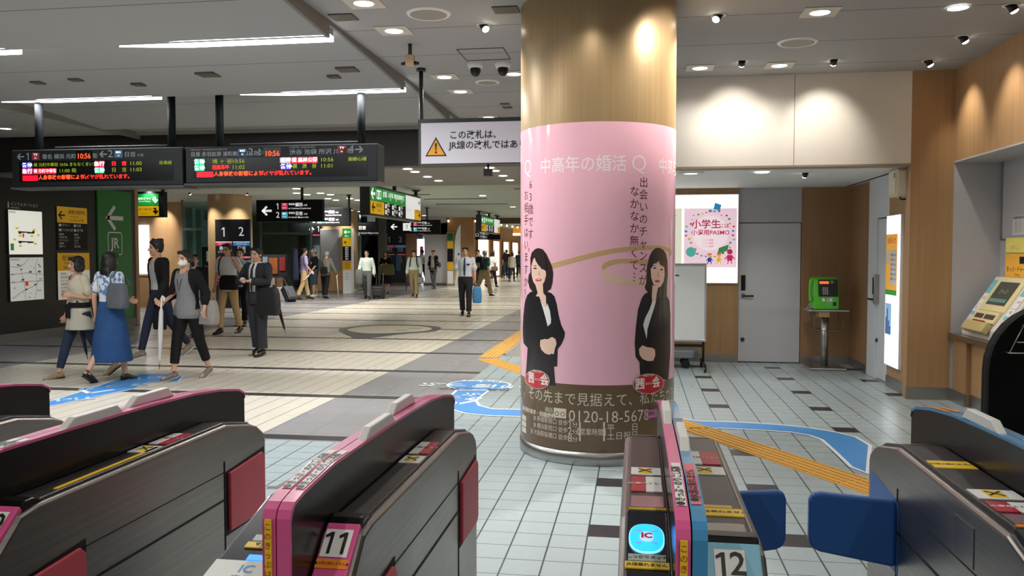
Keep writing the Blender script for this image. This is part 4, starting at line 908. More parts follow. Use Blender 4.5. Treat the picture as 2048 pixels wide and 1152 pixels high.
for i, (px, py) in enumerate(((593, 377), (593, 386), (614, 389), (641, 386), (661, 389), (656, 397), (672, 400), (700, 397), (715, 400), (706, 421), (718, 423))):
    p = on_floor(px, py, 3.25); n_ = ('nearest', 'second nearest', 'third', 'fourth', 'fifth', 'sixth', 'seventh', 'eighth', 'ninth', 'second farthest', 'farthest')[i]
    downlight(p.x, p.y, 3.25, False, n_ + ' downlight of the rows above the platform arrow signs', 30 if i < 9 else 18, 'downlights over the arrow signs', .1)
for i, (xx, yy, w_) in enumerate(((-15.6, 23.6, 22), (-14.2, 20.5, 14), (-12.6, 20.0, 8), (-13.8, 28.0, 14), (-13.5, 32.5, 14), (-4.5, 24, 22), (-4.5, 30, 22), (-3.5, 35, 26), (-6.5, 36, 20), (-5.2, 42, 30), (-4.5, 50, 40), (-4.5, 60, 60), (-9.5, 36.4, 8), (-9.8, 41, 8), (-2.6, 18.5, 16), (-6.0, 18.2, 16))):
    downlight(xx, yy, 3.25, False, 'flush downlight added to the far concourse ceiling', w_ * 3.2, 'added far concourse downlights', .1)  # lamps added to brighten the far concourse and the glazed hall
for i, (xx, yy) in enumerate(((-9.2, 8.3), (-9.2, 11.0))): downlight(xx, yy, 3.4, True, ('square downlight at the far left edge above the departure board', 'square downlight in the low ceiling further left')[i], 8, 'left ceiling downlights')
# adjustable star-bright spots and wall washers
def spot(x, y, z, label, rot, w, ang=.85, rgb=(1, .93, .82), group='adjustable ceiling spots'):
    t = thing('ceiling_spotlight', label, 'ceiling light', (x, y, z - .001), 0, group)
    m = MB(); m.lathe([(.045, -.004), (.062, -.004), (.062, 0)], n=24); m.make('trim_ring', WHITE, t)
    R = Matrix.Rotation(rot[2], 4, 'Z') @ Matrix.Rotation(rot[0], 4, 'X')
    m = MB(); m.tube([R @ Vector((0, 0, .01)), R @ Vector((0, 0, -.05))], .034, 14); m.make('lamp_head', BLACK, t)
    m = MB(); m.ball(R @ Vector((0, 0, -.055)), (.03, .03, .014), seg=12, mtx=R); m.make('lens', mat('spot_lens', (255, 248, 232), .5, emit=14), t)
    lamp(t, 'SPOT', R @ Vector((0, 0, -.08)), w, .03, rgb, (rot[0], 0, rot[2]), spot=ang, blend=.9)
def aim(x, y, z, tx, ty, tz):
    d = Vector((tx - x, ty - y, tz - z)); h = math.hypot(d.x, d.y)
    return (math.atan2(h, -d.z), 0, math.atan2(d.y, d.x) - PI / 2)
for x_, y_s, tgt, lab, w_ in ((-1.294, 6.953, (-.85, 6.5, 2.7), 'glaring adjustable spot left of the column top', 200), (.639, 6.948, (.2, 6.45, 2.7), 'glaring adjustable spot right of the column top', 240),
                         (1.028, 8.62, (1.03, 9.36, 2.9), 'half-lit recessed spot between the two small square downlights', 26), (1.926, 8.7, (1.95, 9.36, 2.85), 'small recessed spot above the right half of the white wall', 26),
                         (2.865, 8.887, (3.3, 8.95, 2.75), 'wall-washing spot in the corner by the wood wall', 30), (2.849, 7.955, (3.3, 8.0, 2.75), 'middle wall-washing spot along the wood wall', 30), (2.858, 7.011, (3.3, 7.05, 2.75), 'wall-washing spot at the top right corner of the picture', 30)):
    spot(x_, y_s, 3.49, lab, aim(x_, y_s, 3.49, *tgt), w_ * SPOT_W / 26, .95 if x_ < .7 else 1.3)
for x_, y_s, tgt, lab, w_ in ((-.42, 5.0, (-.36, 6.04, 2.55), 'adjustable spot lighting the front of the column from above the picture', 26), (1.15, 5.75, (.24, 6.40, 2.85), 'adjustable spot lighting the right flank of the column from above the picture', 120)):
    spot(x_, y_s, 3.49, lab, aim(x_, y_s, 3.49, *tgt), w_, 1.0)
for cx_, cy_, r_, nm in ((-11.83, 22.85, .62, 'first'), (-11.75, 31.6, .74, 'second')):
    for k_, an in enumerate((-.9, .35)):
        an2 = math.atan2(-cy_, -cx_) + an; px_, py_ = cx_ + (r_ + .75) * math.cos(an2), cy_ + (r_ + .75) * math.sin(an2)
        spot(px_, py_, 3.25, '%s small spot lighting the %s far bronze column' % (('left', 'right')[k_], nm), aim(px_, py_, 3.25, cx_ + r_ * math.cos(an2), cy_ + r_ * math.sin(an2), 2.2), 150, 1.1)
p_ = on_y(330, 420, 25.5); spot(p_.x, 24.7, 3.25, 'small spot washing the wood wall behind the green and yellow sign', aim(p_.x, 24.7, 3.25, p_.x, 25.5, 2.5), 110, 1.0)
spot(1.9, 9.9, 2.485, 'small spot under the alcove ceiling pointing to the door', aim(1.9, 9.9, 2.485, 1.7, 12.1, .6), 22)
# linear lamps in the coffer steps
LINE = mat('linear_lamp', (250, 252, 255), .5, emit=5)
for i, (x0, x1, yy, lab) in enumerate(((-4.47, -2.56, 6.69, 'long bright linear ceiling lamp, upper one of the right pair'), (-7.45, -5.5, 6.69, 'linear ceiling lamp cut by the left edge of the picture, upper row'), (-4.47, -2.56, 8.915, 'linear ceiling lamp above the right departure board'), (-7.5, -5.5, 8.915, 'linear ceiling lamp above the left departure board'), (-4.47, -2.56, 4.46, 'linear ceiling lamp of the first row, above the top of the picture'), (-7.45, -5.5, 4.46, 'linear ceiling lamp of the first row at left, above the picture'), (-4.47, -2.56, 11.14, 'linear ceiling lamp of the last row before the black beam, right'), (-7.5, -5.5, 11.14, 'linear ceiling lamp of the last row before the black beam, left'))):
    if yy > 11: continue
    t = thing('linear_ceiling_lamp', lab, 'ceiling light', ((x0 + x1) / 2, yy, 3.458), 0, 'linear lamps of the coffer')
    L = (x1 - x0) / 2  # diffuser narrows at its left end to imitate the light fading out
    m = MB(); m.prism([(-L, 0), (-L + .25, -.05), (-L + .6, -.11), (L, -.11), (L, .11), (-L + .6, .11), (-L + .25, .05)], -.10, -.055, 'z'); m.make('diffuser', LINE, t)
    m = MB(); m.prism([(-L, -.10), (L, -.10), (L, .10), (-L, .10)], -.055, -.0, 'z'); m.make('housing', mat('lamp_housing', (150, 152, 152), .6), t)
    lamp(t, 'AREA', (.1, 0, -.115), SLOT_W * (1 if yy > 5 else .6), 2 * L - .4, (.96, .98, 1), sy=.08)
# domes, speakers, hatch, sprinkler boxes, dark vents
for px, py, lab in ((951, 128, 'left one of two dark security camera domes under the ceiling'), (1006, 127, 'right one of two dark security camera domes, nearer the column')):
    p = on_floor(px, py, 3.49)
    t = thing('security_camera', lab, 'camera', (p.x, p.y, 3.49)); m = MB(); m.lathe([(.001, -.045), (.07, -.045), (.085, -.02), (.085, 0)], n=24); m.make('mount', WHITE, t)
    m = MB(); m.ball((0, 0, -.06), (.055, .055, .07), seg=18); m.make('dome', BLACK, t)
for xx, yy, lab, r in ((-1.67, 6.557, 'round white ceiling speaker left of the column', .17), (1.435, 7.936, 'round ceiling speaker with grey mesh in the right-hand ceiling', .17), (-1.678, 9.254, 'small round ceiling speaker below the camera domes', .13), (-1.46, 6.05, 'second small round ceiling disc near the top left of the column', .09)):
    t = thing('ceiling_speaker', lab, 'speaker', (xx, yy, 3.489)); m = MB(); m.lathe([(r - .02, -.012), (r, -.012), (r + .01, 0)], n=36); m.make('rim', WHITE, t); m = MB(); m.lathe([(.001, -.014), (r - .02, -.012)], n=36); m.make('mesh', mat('speaker_mesh', (150, 146, 136) if 1 else 0, .6), t)
m = MB()
for x0, x1, y0, y1 in ((-1.70, -1.25, 7.73, 7.738), (-1.70, -1.25, 8.19, 8.198), (-1.70, -1.692, 7.73, 8.198), (-1.258, -1.25, 7.73, 8.198)): m.box(x0, x1, y0, y1, 3.484, 3.492)
tag(m.make('ceiling_hatch', mat('hatch_frame', (84, 78, 72), .5)), 'square access hatch outline in the ceiling left of the column', 'hatch')
p = on_floor(820, 88, 3.49); t = thing('ceiling_sensor', 'beige sensor box on a short pole with two side lamps, above the white warning board', 'sensor', (p.x, p.y, 3.49))
m = MB(); m.tube([(0, 0, 0), (0, 0, -.1)], .018, 10); m.make('pole', POLE, t); m = MB(); m.box(-.04, .04, -.03, .03, -.2, -.1); m.make('box', mat('sensor_beige', (190, 166, 136), .5), t, bevel=.006); m = MB(); m.tube([(-.085, 0, -.18), (-.04, 0, -.175)], [.012, .02], 8); m.tube([(.085, 0, -.18), (.04, 0, -.175)], [.012, .02], 8); m.make('side_lamps', BLACK, t)
for px, py, zc, lab in ((76, 167, 3.4, 'small dark ceiling vent at the far left above the board pole'), (152, 162, 3.4, 'second small dark ceiling vent from the left'), (277, 168, 3.4, 'tiny dark ceiling vent near the second board pole'), (416, 152, 3.4, 'dark ceiling vent between the board poles'), (695, 142, 3.4, 'dark ceiling vent near the right board pole'), (668, 153, 3.4, 'tiny dark ceiling vent beside the right board pole'), (687, 36, 3.49, 'dark ceiling vent left of the two upper square downlights'), (1012, 21, 3.49, 'dark ceiling vent just left of the bronze column top'), (1010, 209, 3.49, 'thin dark ceiling vent low beside the column'), (1015, 216, 3.49, 'smallest thin ceiling vent beside the column')):
    p = on_floor(px, py, zc - .01); s_ = .10 if 'tiny' not in lab and 'small' not in lab and 'thin' not in lab else .06
    if zc < 3.45:
        k = (p.y - 6.75 + 2.1) % 2.225; 
        zz = 3.46 - (.0 if k < .9 else (k - .9) * .08) - .035
    else: zz = zc
    m = MB(); m.box(p.x - s_, p.x + s_, p.y - s_ * .9, p.y + s_ * .9, zz - .01, zz + .08); tag(m.make('ceiling_vent', mat('vent_dark', (92, 84, 74), .6)), lab, 'ceiling vent', 'dark ceiling vents')
# ================================================================== FLOOR MARKINGS
BLUEF = mat('sticker_blue', (74, 146, 214), .35, var=.12, vscale=4); WHF = mat('sticker_white', (226, 234, 240), .4); BLUET = mat('sticker_text', (176, 208, 238), .4)
def dense(pts, n=4):
    """closed Catmull-Rom outline"""
    out = []; L = len(pts)
    for i in range(L):
        p0, p1, p2, p3 = (Vector(pts[(i + k - 1) % L]) for k in range(4))
        for k in range(n):
            t = k / n
            out.append(.5 * ((2 * p1) + (-p0 + p2) * t + (2 * p0 - 5 * p1 + 4 * p2 - p3) * t * t + (-p0 + 3 * p1 - 3 * p2 + p3) * t ** 3))
    return out
def sticker(pts, name, label, cat, z=.003, m=BLUEF, border=.03, bm_=WHF):
    mb = MB(); vs = [mb.bm.verts.new((p[0], p[1], z)) for p in pts]; f = mb.bm.faces.new(vs); mb.mi(m); f.normal_update()
    if f.normal.z < 0: f.normal_flip()
    bmesh.ops.triangulate(mb.bm, faces=[f])
    if border:
        P_ = [Vector((p[0], p[1])) for p in pts]; n_ = len(P_); sg = 1 if sum(P_[i].x * P_[(i + 1) % n_].y - P_[(i + 1) % n_].x * P_[i].y for i in range(n_)) > 0 else -1
        Q_ = []
        for i in range(n_):
            d0 = (P_[i] - P_[i - 1]).normalized(); d1 = (P_[(i + 1) % n_] - P_[i]).normalized(); nn = Vector((-(d0 + d1).y, (d0 + d1).x)) * sg
            nn.normalize(); k_ = max(.45, nn.dot(Vector((-d1.y, d1.x)) * sg)); Q_.append(P_[i] + nn * (border / k_))
        for i in range(n_):
            j_ = (i + 1) % n_; mb.face([(*P_[i], z + .001), (*P_[j_], z + .001), (*Q_[j_], z + .001), (*Q_[i], z + .001)], bm_)
    o = mb.make(name, None, recalc=False); tag(o, label, cat); return o
fz = lambda a, b: on_floor(440 + a / 3.032, 620 + b / 3.032).to_2d()
fr = lambda a, b: on_floor(1340 + a / 2.666, 720 + b / 2.666).to_2d()
path = [fz(*q) for q in ((1428, 486), (1640, 488), (1560, 550), (1580, 580), (1660, 600), (1830, 604))] + [Vector((-.2, 7.95)), Vector((.3, 8.0))] + [fr(*q) for q in ((170, 326), (360, 331), (600, 346), (750, 362), (900, 387), (1000, 412), (1078, 458), (1060, 612), (955, 572), (870, 490), (800, 426), (740, 405), (640, 388), (450, 375), (270, 368))] + [Vector((.3, 7.45)), Vector((-.2, 7.38))] + [fz(*q) for q in ((1830, 650), (1640, 645), (1480, 630), (1385, 602), (1372, 540))]
st = sticker(path, 'floor_sticker', 'blue floor path with white edges curving behind the column to the right-hand gates', 'floor sticker')
c0 = fz(1570, 457); rx = (fz(1768, 457) - c0).length; fy = (fz(1570, 428) - c0).length
ov = sticker([(c0.x + rx * math.cos(2 * PI * k / 40), c0.y + fy * math.sin(2 * PI * k / 40)) for k in range(40)], 'floor_sticker', 'blue oval floor sticker with upside-down ticket lettering, left of the column', 'floor sticker', .005)
m = MB()
flip = Matrix.Translation((c0.x, c0.y, .007)) @ Matrix.Rotation(PI, 4, 'Z') @ Matrix.Rotation(-PI / 2, 4, 'X')
m.text('きっぷ', .3, .25, .05, WHF, 0, bold=.02); m.text('のりば', .3, -.35, .05, WHF, 0, bold=.02, sx=.8); m.text('Ticket', .22, 0, -.28, WHF, 0, bold=.01); m.text('精算・定期券', .14, 0, .3, mat('sticker_navy', (40, 60, 100), .4), 0)
m.make('lettering', None, ov, xf=flip @ Matrix.Rotation(0, 4, 'X'), recalc=False)
m = MB(); c1 = fz(1510, 525); m.text('きっ', .24, 0, .12, WHF, 0, bold=.02); m.text('ぷ', .24, 0, -.12, WHF, 0, bold=.02)
m.make('lettering', None, st, xf=Matrix.Translation((c1.x, c1.y, .0055)) @ Matrix.Rotation(PI * .93, 4, 'Z') @ Matrix.Rotation(-PI / 2, 4, 'X'), recalc=False)
m = MB(); a_, b_, c_ = fz(1378, 545), fz(1440, 572), fz(1562, 550)
for p, q in ((a_, b_), (b_, c_)):
    d = (q - p).normalized() * .03; nrm = Vector((-d.y, d.x)); m.face([(*(p + nrm), .0045), (*(p - nrm), .0045), (*(q - nrm), .0045), (*(q + nrm), .0045)], WHF)
m.make('chevron', None, st)
f5 = lambda a, b: on_floor(a / 2.797, 740 + b / 2.797).to_2d()
p2 = [f5(*q) for q in ((150, 260), (280, 205), (520, 155), (760, 105), (840, 70), (1000, 68), (1030, 35), (960, 22), (780, 22), (680, 45), (500, 105), (280, 175), (100, 225))]
st2 = sticker(p2, 'floor_sticker', 'blue floor arrow sticker at the feet of the two women on the left', 'floor sticker', border=.02)
m = MB()
for q, s_ in (((340, 170), 'Ticket'), ((640, 92), 'きっぷ'), ((860, 42), 'のりば')):
    c_ = f5(*q); k = MB(); m.text(s_, .26, 0, 0, BLUET, 0, bold=.02, fn=(lambda Mx: (lambda v: Mx @ v))(Matrix.Translation((c_.x, c_.y, .0055)) @ Matrix.Rotation(PI + .65, 4, 'Z') @ Matrix.Rotation(-PI / 2, 4, 'X'))); k.bm.free()
a_, b_, c_ = f5(455, 115), f5(500, 132), f5(640, 112)
for p, q in ((a_, b_), (b_, c_)):
    d = (q - p).normalized() * .03; nrm = Vector((-d.y, d.x)); m.face([(*(p + nrm), .0055), (*(p - nrm), .0055), (*(q - nrm), .0055), (*(q + nrm), .0055)], WHF)
m.make('lettering', None, st2, recalc=False)
# tactile paving: ribbed yellow guide slabs
g = G('tactile_yellow', .6, .3); x, y, z = g.xyz()
TACT = g.out(g.mix(g.noise(30), lin(226, 176, 84), lin(206, 154, 62)))
def tactile(p, q, w, label):
    p, q = Vector(p), Vector(q); L = (q - p).length; an = math.atan2((q - p).y, (q - p).x)
    mb = MB(); mb.box(0, L, -w / 2, w / 2, 0, .004)
    o = thing('tactile_paving', label, 'tactile paving', (p.x, p.y, 0), an); mb.make('slab', TACT, o)
    mb = MB()
    for k in range(5):
        v = -w / 2 + w * (k + .5) / 5; n_ = max(1, int(L / .3))
        for i in range(n_): mb.box(i * L / n_ + .012, (i + 1) * L / n_ - .012, v - .009, v + .009, .004, .009)
    mb.make('ribs', mat('tactile_rib', (200, 150, 66), .6), o); return o
tactile((-2.19, 11.98), (1.64, 5.62), .3, 'long diagonal yellow tactile strip passing behind the column towards the gates')
tactile((-2.19, 12.14), (-2.19, 20), .3, 'yellow tactile strip running away into the concourse left of the column')
# metal inlay and concourse emblem
INL = mat('inlay_grey', (104, 100, 100), .5)
m = MB(); P = [fz(*q) for q in ((285, 1082), (360, 1082), (560, 965), (548, 955), (345, 1068), (285, 1070))]
m.face([(p.x, p.y, .0025) for p in P]); tag(m.make('floor_inlay', INL), 'thin dark L-shaped line set in the pale floor between the two left gates', 'floor inlay')
fe = lambda a, b: on_floor(560 + a / 4.096, 560 + b / 4.096).to_2d()
outer = dense([fe(*q) for q in ((478, 412), (560, 385), (800, 366), (1100, 368), (1290, 384), (1312, 402), (1240, 424), (980, 446), (760, 474), (640, 478), (590, 470))], 5)
inner = dense([fe(*q) for q in ((550, 410), (640, 388), (800, 376), (1050, 376), (1200, 386), (1244, 402), (1180, 420), (960, 434), (760, 440), (620, 430))], 5)
mb = MB(); A = [mb.bm.verts.new((p.x, p.y, .003)) for p in outer]; f = mb.bm.faces.new(A); bmesh.ops.triangulate(mb.bm, faces=[f])
em = tag(mb.make('floor_emblem', mat('emblem_grey', (92, 92, 92), .45)), 'dark leaf-shaped ring inlaid in the cream concourse floor', 'floor emblem')
mb = MB(); A = [mb.bm.verts.new((p.x, p.y, .005)) for p in inner]; f = mb.bm.faces.new(A); bmesh.ops.triangulate(mb.bm, faces=[f]); mb.make('inner_field', mat('emblem_cream', (206, 198, 180), .4), em)
mb = MB()
for q in ((990, 414), (1105, 398)):
    c_ = fe(*q); mb.face([(c_.x + .16 * math.cos(k * PI / 6), c_.y + .1 * math.sin(k * PI / 6), .007) for k in range(12)])
mb.make('dots', mat('emblem_dot', (160, 154, 142), .5), em)

# ================================================================== ALCOVE THINGS
# lit poster box
t = thing('poster_lightbox', 'bright wall lightbox holding a pink children poster, right of the pink column', 'lightbox', (-.6, BY, 1.131))
w2, h2 = 1.42 + .6, 1.27
m = MB(); m.box(0, w2, -.06, 0, 0, h2); m.make('case', WHITE, t, bevel=.004)
m = MB(); m.rect(.012, w2 - .012, .012, h2 - .012, -.062, mat('lightbox_face', (250, 250, 244), .5, emit=1.1)); m.make('face', None, t)
PKP = mat('poster_pinkish', (236, 206, 218), .5, emit=.5)
m = MB(); ox, oz = .6 + .66, 2.20 - 1.131; pw, ph = .735, .84; y_ = -.066
m.rect(ox, ox + pw, oz - ph, oz, y_, PKP)
cx, cz = ox + pw * .5, oz - ph * .42
m.disc(cx, cz, .245, y=y_ - .001, m=mat('poster_disc', (244, 226, 232), .5, emit=.5), n=32)
MG = mat('poster_magenta', (214, 50, 110), .5, emit=.25)
m.text('小学生', .135, cx - .06, cz + .12, MG, y_ - .002, bold=.02); m.text('には', .07, cx + .19, cz + .10, MG, y_ - .002, bold=.02); m.text('小児用PASMO', .085, cx, cz + .005, MG, y_ - .002, bold=.02)
for r_ in range(3): m.text('こども運賃', .03, cx - .03, cz - .10 - r_ * .045, MG, y_ - .002)
random.seed(11)
PAL = [mat('pp_%d' % i, c, .5, emit=.3) for i, c in enumerate(((50, 150, 210), (220, 60, 70), (240, 200, 40), (70, 150, 90), (40, 70, 160), (230, 130, 60), (150, 110, 90), (90, 190, 180)))]
for k in range(34):
    an = 2 * PI * k / 34 + .1; rr = .30 + random.uniform(-.02, .03); xx, zz = cx + rr * math.cos(an) * 1.05, cz + rr * math.sin(an) * 1.05; s_ = random.uniform(.012, .03); ro = random.uniform(0, 3)
    m.flat([(xx + s_ * math.cos(ro + q), zz + s_ * random.choice((.6, 1)) * math.sin(ro + q)) for q in (0, PI / 2, PI, 1.5 * PI)], y_ - .003, PAL[k % 8])
m.flat([(cx + .04, cz + .34), (cx + .13, cz + .32), (cx + .15, cz + .4), (cx + .06, cz + .43)], y_ - .004, PAL[0]); m.flat([(cx + .1, cz - .3), (cx + .24, cz - .25), (cx + .26, cz - .16), (cx + .12, cz - .21)], y_ - .004, PAL[3])
m.disc(ox + .1, oz - ph + .22, .07, y=y_ - .004, m=PAL[7])
for k, (xx, c1, s_) in enumerate(((ox + .36, PAL[4], 1), (ox + .49, PAL[2], 1), (ox + .64, MG, 1.5))):     # three small walking figures, plain
    zb = oz - ph + .05
    m.rect(xx - .025 * s_, xx + .025 * s_, zb + .03 * s_, zb + .085 * s_, y_ - .004, c1); m.disc(xx, zb + .115 * s_, .026 * s_, y=y_ - .005, m=mat('pp_skin', (236, 196, 160), .5, emit=.3) if k < 2 else MG, n=14)
    for q in (-1, 1): m.flat([(xx + q * .008, zb + .035 * s_), (xx + q * .02, zb + .035 * s_), (xx + q * .036, zb), (xx + q * .024, zb)], y_ - .004, c1); m.flat([(xx + q * .025 * s_, zb + .075 * s_), (xx + q * .05 * s_, zb + .05 * s_), (xx + q * .046 * s_, zb + .042 * s_), (xx + q * .025 * s_, zb + .06 * s_)], y_ - .004, c1)
    if k < 2: m.rect(xx - .03, xx + .03, zb + .128, zb + .15, y_ - .006, PAL[5])
m.make('pink_poster', None, t)
m = MB(); ox2 = .6 + .20; m.rect(ox2, ox2 + .43, h2 - 1.1, h2 - .2, y_, mat('poster_cream', (226, 226, 206), .5, emit=.45)); m.disc(ox2 + .2, h2 - .55, .13, y=y_ - .002, m=mat('poster_sage', (200, 206, 184), .5, emit=.35)); m.disc(ox2 + .26, h2 - .6, .05, y=y_ - .004, m=PAL[2]); m.text('ごあんない', .06, ox2 + .2, h2 - .3, MAPK, y_ - .002); m.make('cream_poster', None, t)

# tall lit board on the side wall
t = thing('poster_lightbox', 'tall narrow lit board with an orange notice, on wood beside the side door', 'lightbox', (SX - .02, 10.29, .257), -PI / 2)
w2, h2 = .53, 1.745
m = MB(); m.box(0, w2, -.03, 0, 0, h2); m.make('case', WHITE, t); m = MB(); m.rect(.008, w2 - .008, .008, h2 - .008, -.032, mat('lightbox_face2', (240, 246, 252), .5, emit=1.0)); m.make('face', None, t)
m = MB(); OR = mat('notice_orange', (240, 170, 60), .5, emit=.3); m.rect(.02, .44, h2 - .86, h2 - .22, -.036, OR); m.rect(.2, .42, h2 - .8, h2 - .4, -.038, INKW); m.rect(.05, .16, h2 - .56, h2 - .4, -.038, INKW); m.rect(.02, .44, h2 - .92, h2 - .86, -.037, mat('notice_green', (60, 160, 70), .5, emit=.2)); m.text('お知らせ', .08, .23, h2 - .3, INKR, -.039)
for r_ in range(6): m.text('ご案内いたします', .03, .31, h2 - .46 - r_ * .055, MAPK, -.04)
m.make('orange_notice', None, t)
m = MB(); m.rect(.03, .26, h2 - 1.38, h2 - 1.02, -.036, mat('notice_sky', (150, 190, 226), .5, emit=.3))
for k, (xx, hh) in enumerate(((.05, .2), (.1, .3), (.15, .16), (.2, .1))): m.rect(xx, xx + .035, h2 - 1.38, h2 - 1.38 + hh, -.038, mat('notice_blue', (50, 90, 160), .5, emit=.15))
m.make('blue_notice', None, t)
# meter box high on the wood wall
t = thing('meter_box', 'cream metal box with a door, high on the wood wall above the tall lit board', 'box', (SX - .02, 9.515, 2.185))
m = MB(); m.box(-.15, 0, 0, .30, 0, .295); m.make('case', mat('box_cream', (216, 204, 176), .5), t, bevel=.008); m = MB(); m.box(-.14, -.015, -.010, 0, .02, .275); m.make('front_cover', mat('box_cream2', (226, 218, 194), .5), t, bevel=.004); m = MB(); m.box(-.162, -.149, .03, .27, .03, .27); m.make('side_door', mat('box_cream2'), t, bevel=.004)
m = MB(); m.box(-.166, -.16, .05, .07, .2, .25); m.make('latch', DSTEEL, t); m = MB(); m.tube([(-.08, .12, 0), (-.08, .12, -.03), (0, .12, -.03)], .011, 8); m.make('cable', DSTEEL, t)
# whiteboard on its stand (partly behind the column)
t = thing('whiteboard', 'rolling whiteboard with silver frame standing right of the pink column', 'whiteboard', (.1, 11.3, 0))
m = MB(); m.box(-.82, .80, 0, .03, .40, 1.40); m.make('board', mat('board_face', (216, 220, 218), .25, coat=.3), t)
m = MB(); m.box(-.85, .82, -.012, .045, 1.39, 1.43); m.box(-.85, .82, -.012, .045, .375, .41); m.box(.795, .82, -.012, .045, .40, 1.40); m.box(-.85, -.82, -.012, .045, .4, 1.4); m.make('frame', mat('aluminium', (200, 202, 206), .3, .8), t, bevel=.008)
m = MB(); m.box(.22, .46, -.005, 0, 1.255, 1.275); m.make('magnet_strip', mat('magnet_blue', (52, 80, 130), .5), t)
for xx in (-.8, .79):
    m = MB(); m.tube([(xx, .06, .1), (xx, .06, .55)], .016, 8); m.tube([(xx, -.3, .09), (xx, .4, .09)], .018, 8); m.make('leg', BLACKM, t)
m = MB(); m.box(-.8, .8, .045, .075, .30, .335); m.make('crossbar', BLACKM, t)
for xx in (-.8, .79):
    for yy in (-.28, .38): m = MB(); m.tube([(xx - .015, yy, .036), (xx + .015, yy, .036)], .036, 14); m.make('caster', BLACK, t)
t = thing('platform_trolley', 'low grey trolley with black wheels under the whiteboard', 'trolley', (.3, 11.55, 0))
m = MB(); m.prism([(-.7, -.22), (.46, -.22), (.53, -.14), (.53, .14), (.46, .22), (-.7, .22)], .14, .25, 'z'); m.make('deck', mat('trolley_grey', (112, 114, 118), .5), t, bevel=.02)
for xx in (-.55, .36):
    for yy in (-.15, .15): m = MB(); m.tube([(xx, yy - .02, .06), (xx, yy + .02, .06)], .06, 16); m.make('wheel', BLACK, t); m = MB(); m.tube([(xx, yy, .06), (xx, yy, .15)], .02, 8); m.make('fork', DSTEEL, t)
# public telephone on its stand
t = thing('telephone_stand', 'steel pedestal stand with a square foot plate carrying the green telephone', 'stand', (2.52, 11.68, 0))
m = MB(); m.box(-.24, .24, -.25, .22, .0, .035); m.make('foot_plate', STEEL, t, bevel=.012); m = MB(); m.tube([(0, 0, .035), (0, 0, .78)], .048, 20); m.make('post', STEEL, t)
m = MB(); m.box(-.25, .27, -.22, .2, .785, .81); m.make('shelf', STEEL, t, bevel=.008); m = MB(); m.box(-.12, .02, -.2, .0, .71, .785); m.make('drawer', WOOD, t, bevel=.004)
m = MB(); m.tube([(-.17, -.18, .78), (-.17, -.18, .53), (.2, -.18, .53), (.2, -.18, .78)], .006, 6); m.tube([(-.17, .1, .78), (-.17, .1, .53), (.2, .1, .53), (.2, .1, .78)], .006, 6); m.tube([(-.17, -.18, .53), (-.17, .1, .53)], .006, 6); m.tube([(.2, -.18, .53), (.2, .1, .53)], .006, 6); m.make('directory_rack', mat('rack_wire', (120, 116, 106), .4, .6), t)
PG = mat('phone_green', (84, 190, 40), .35, coat=.3)
t = thing('public_telephone', 'bright green public telephone with a black key panel on the steel stand', 'telephone', (2.50, 11.66, .811))
m = MB(); m.prism([(-.13, 0), (.16, 0), (.16, .42), (.02, .43), (-.07, .40), (-.12, .17)], -.15, .17, 'x'); m.make('body', PG, t, bevel=.014, seg=3)
R_ = Matrix.Translation((.01, -.098, .285)) @ Matrix.Rotation(-.215, 4, 'X')
m = MB(); m.box(-.105, .145, -.012, .004, -.115, .115); m.make('key_panel', BLACK, t, bevel=.008, xf=R_)
m = MB(); m.rect(-.09, .03, .055, .09, -.014, mat('phone_orange', (255, 96, 30), .5, emit=.9)); m.rect(.05, .09, .06, .1, -.014, mat('phone_grey', (120, 124, 120), .5)); m.make('display', None, t, xf=R_)
m = MB()
for i in range(3):
    for j in range(4): m.box(-.055 + i * .026, -.035 + i * .026, -.018, -.012, -.09 + j * .026, -.07 + j * .026)
m.make('keypad', mat('key_grey', (150, 154, 150), .5), t, xf=R_)
m = MB(); m.rect(-.05, .08, .11, .15, -.134, INKW); m.text('電話', .035, .015, .13, INKK, -.136); m.make('label_plate', None, t); m = MB(); m.box(.09, .13, -.134, -.125, .05, .1); m.make('coin_return', BLACK, t)
m = MB(); m.tube([(-.17, -.02, .12), (-.185, -.02, .18), (-.185, -.02, .32), (-.17, -.02, .38)], [.03, .018, .018, .03], 12, round_ends=True); m.make('handset', PG, t)
m = MB(); m.tube([(-.175, -.02, .1), (-.21, -.02, .02), (-.23, -.05, .012), (-.2, -.1, .012), (-.16, -.06, .06)], .006, 8); m.make('cord', mat('cord_grey', (176, 176, 170), .5), t)

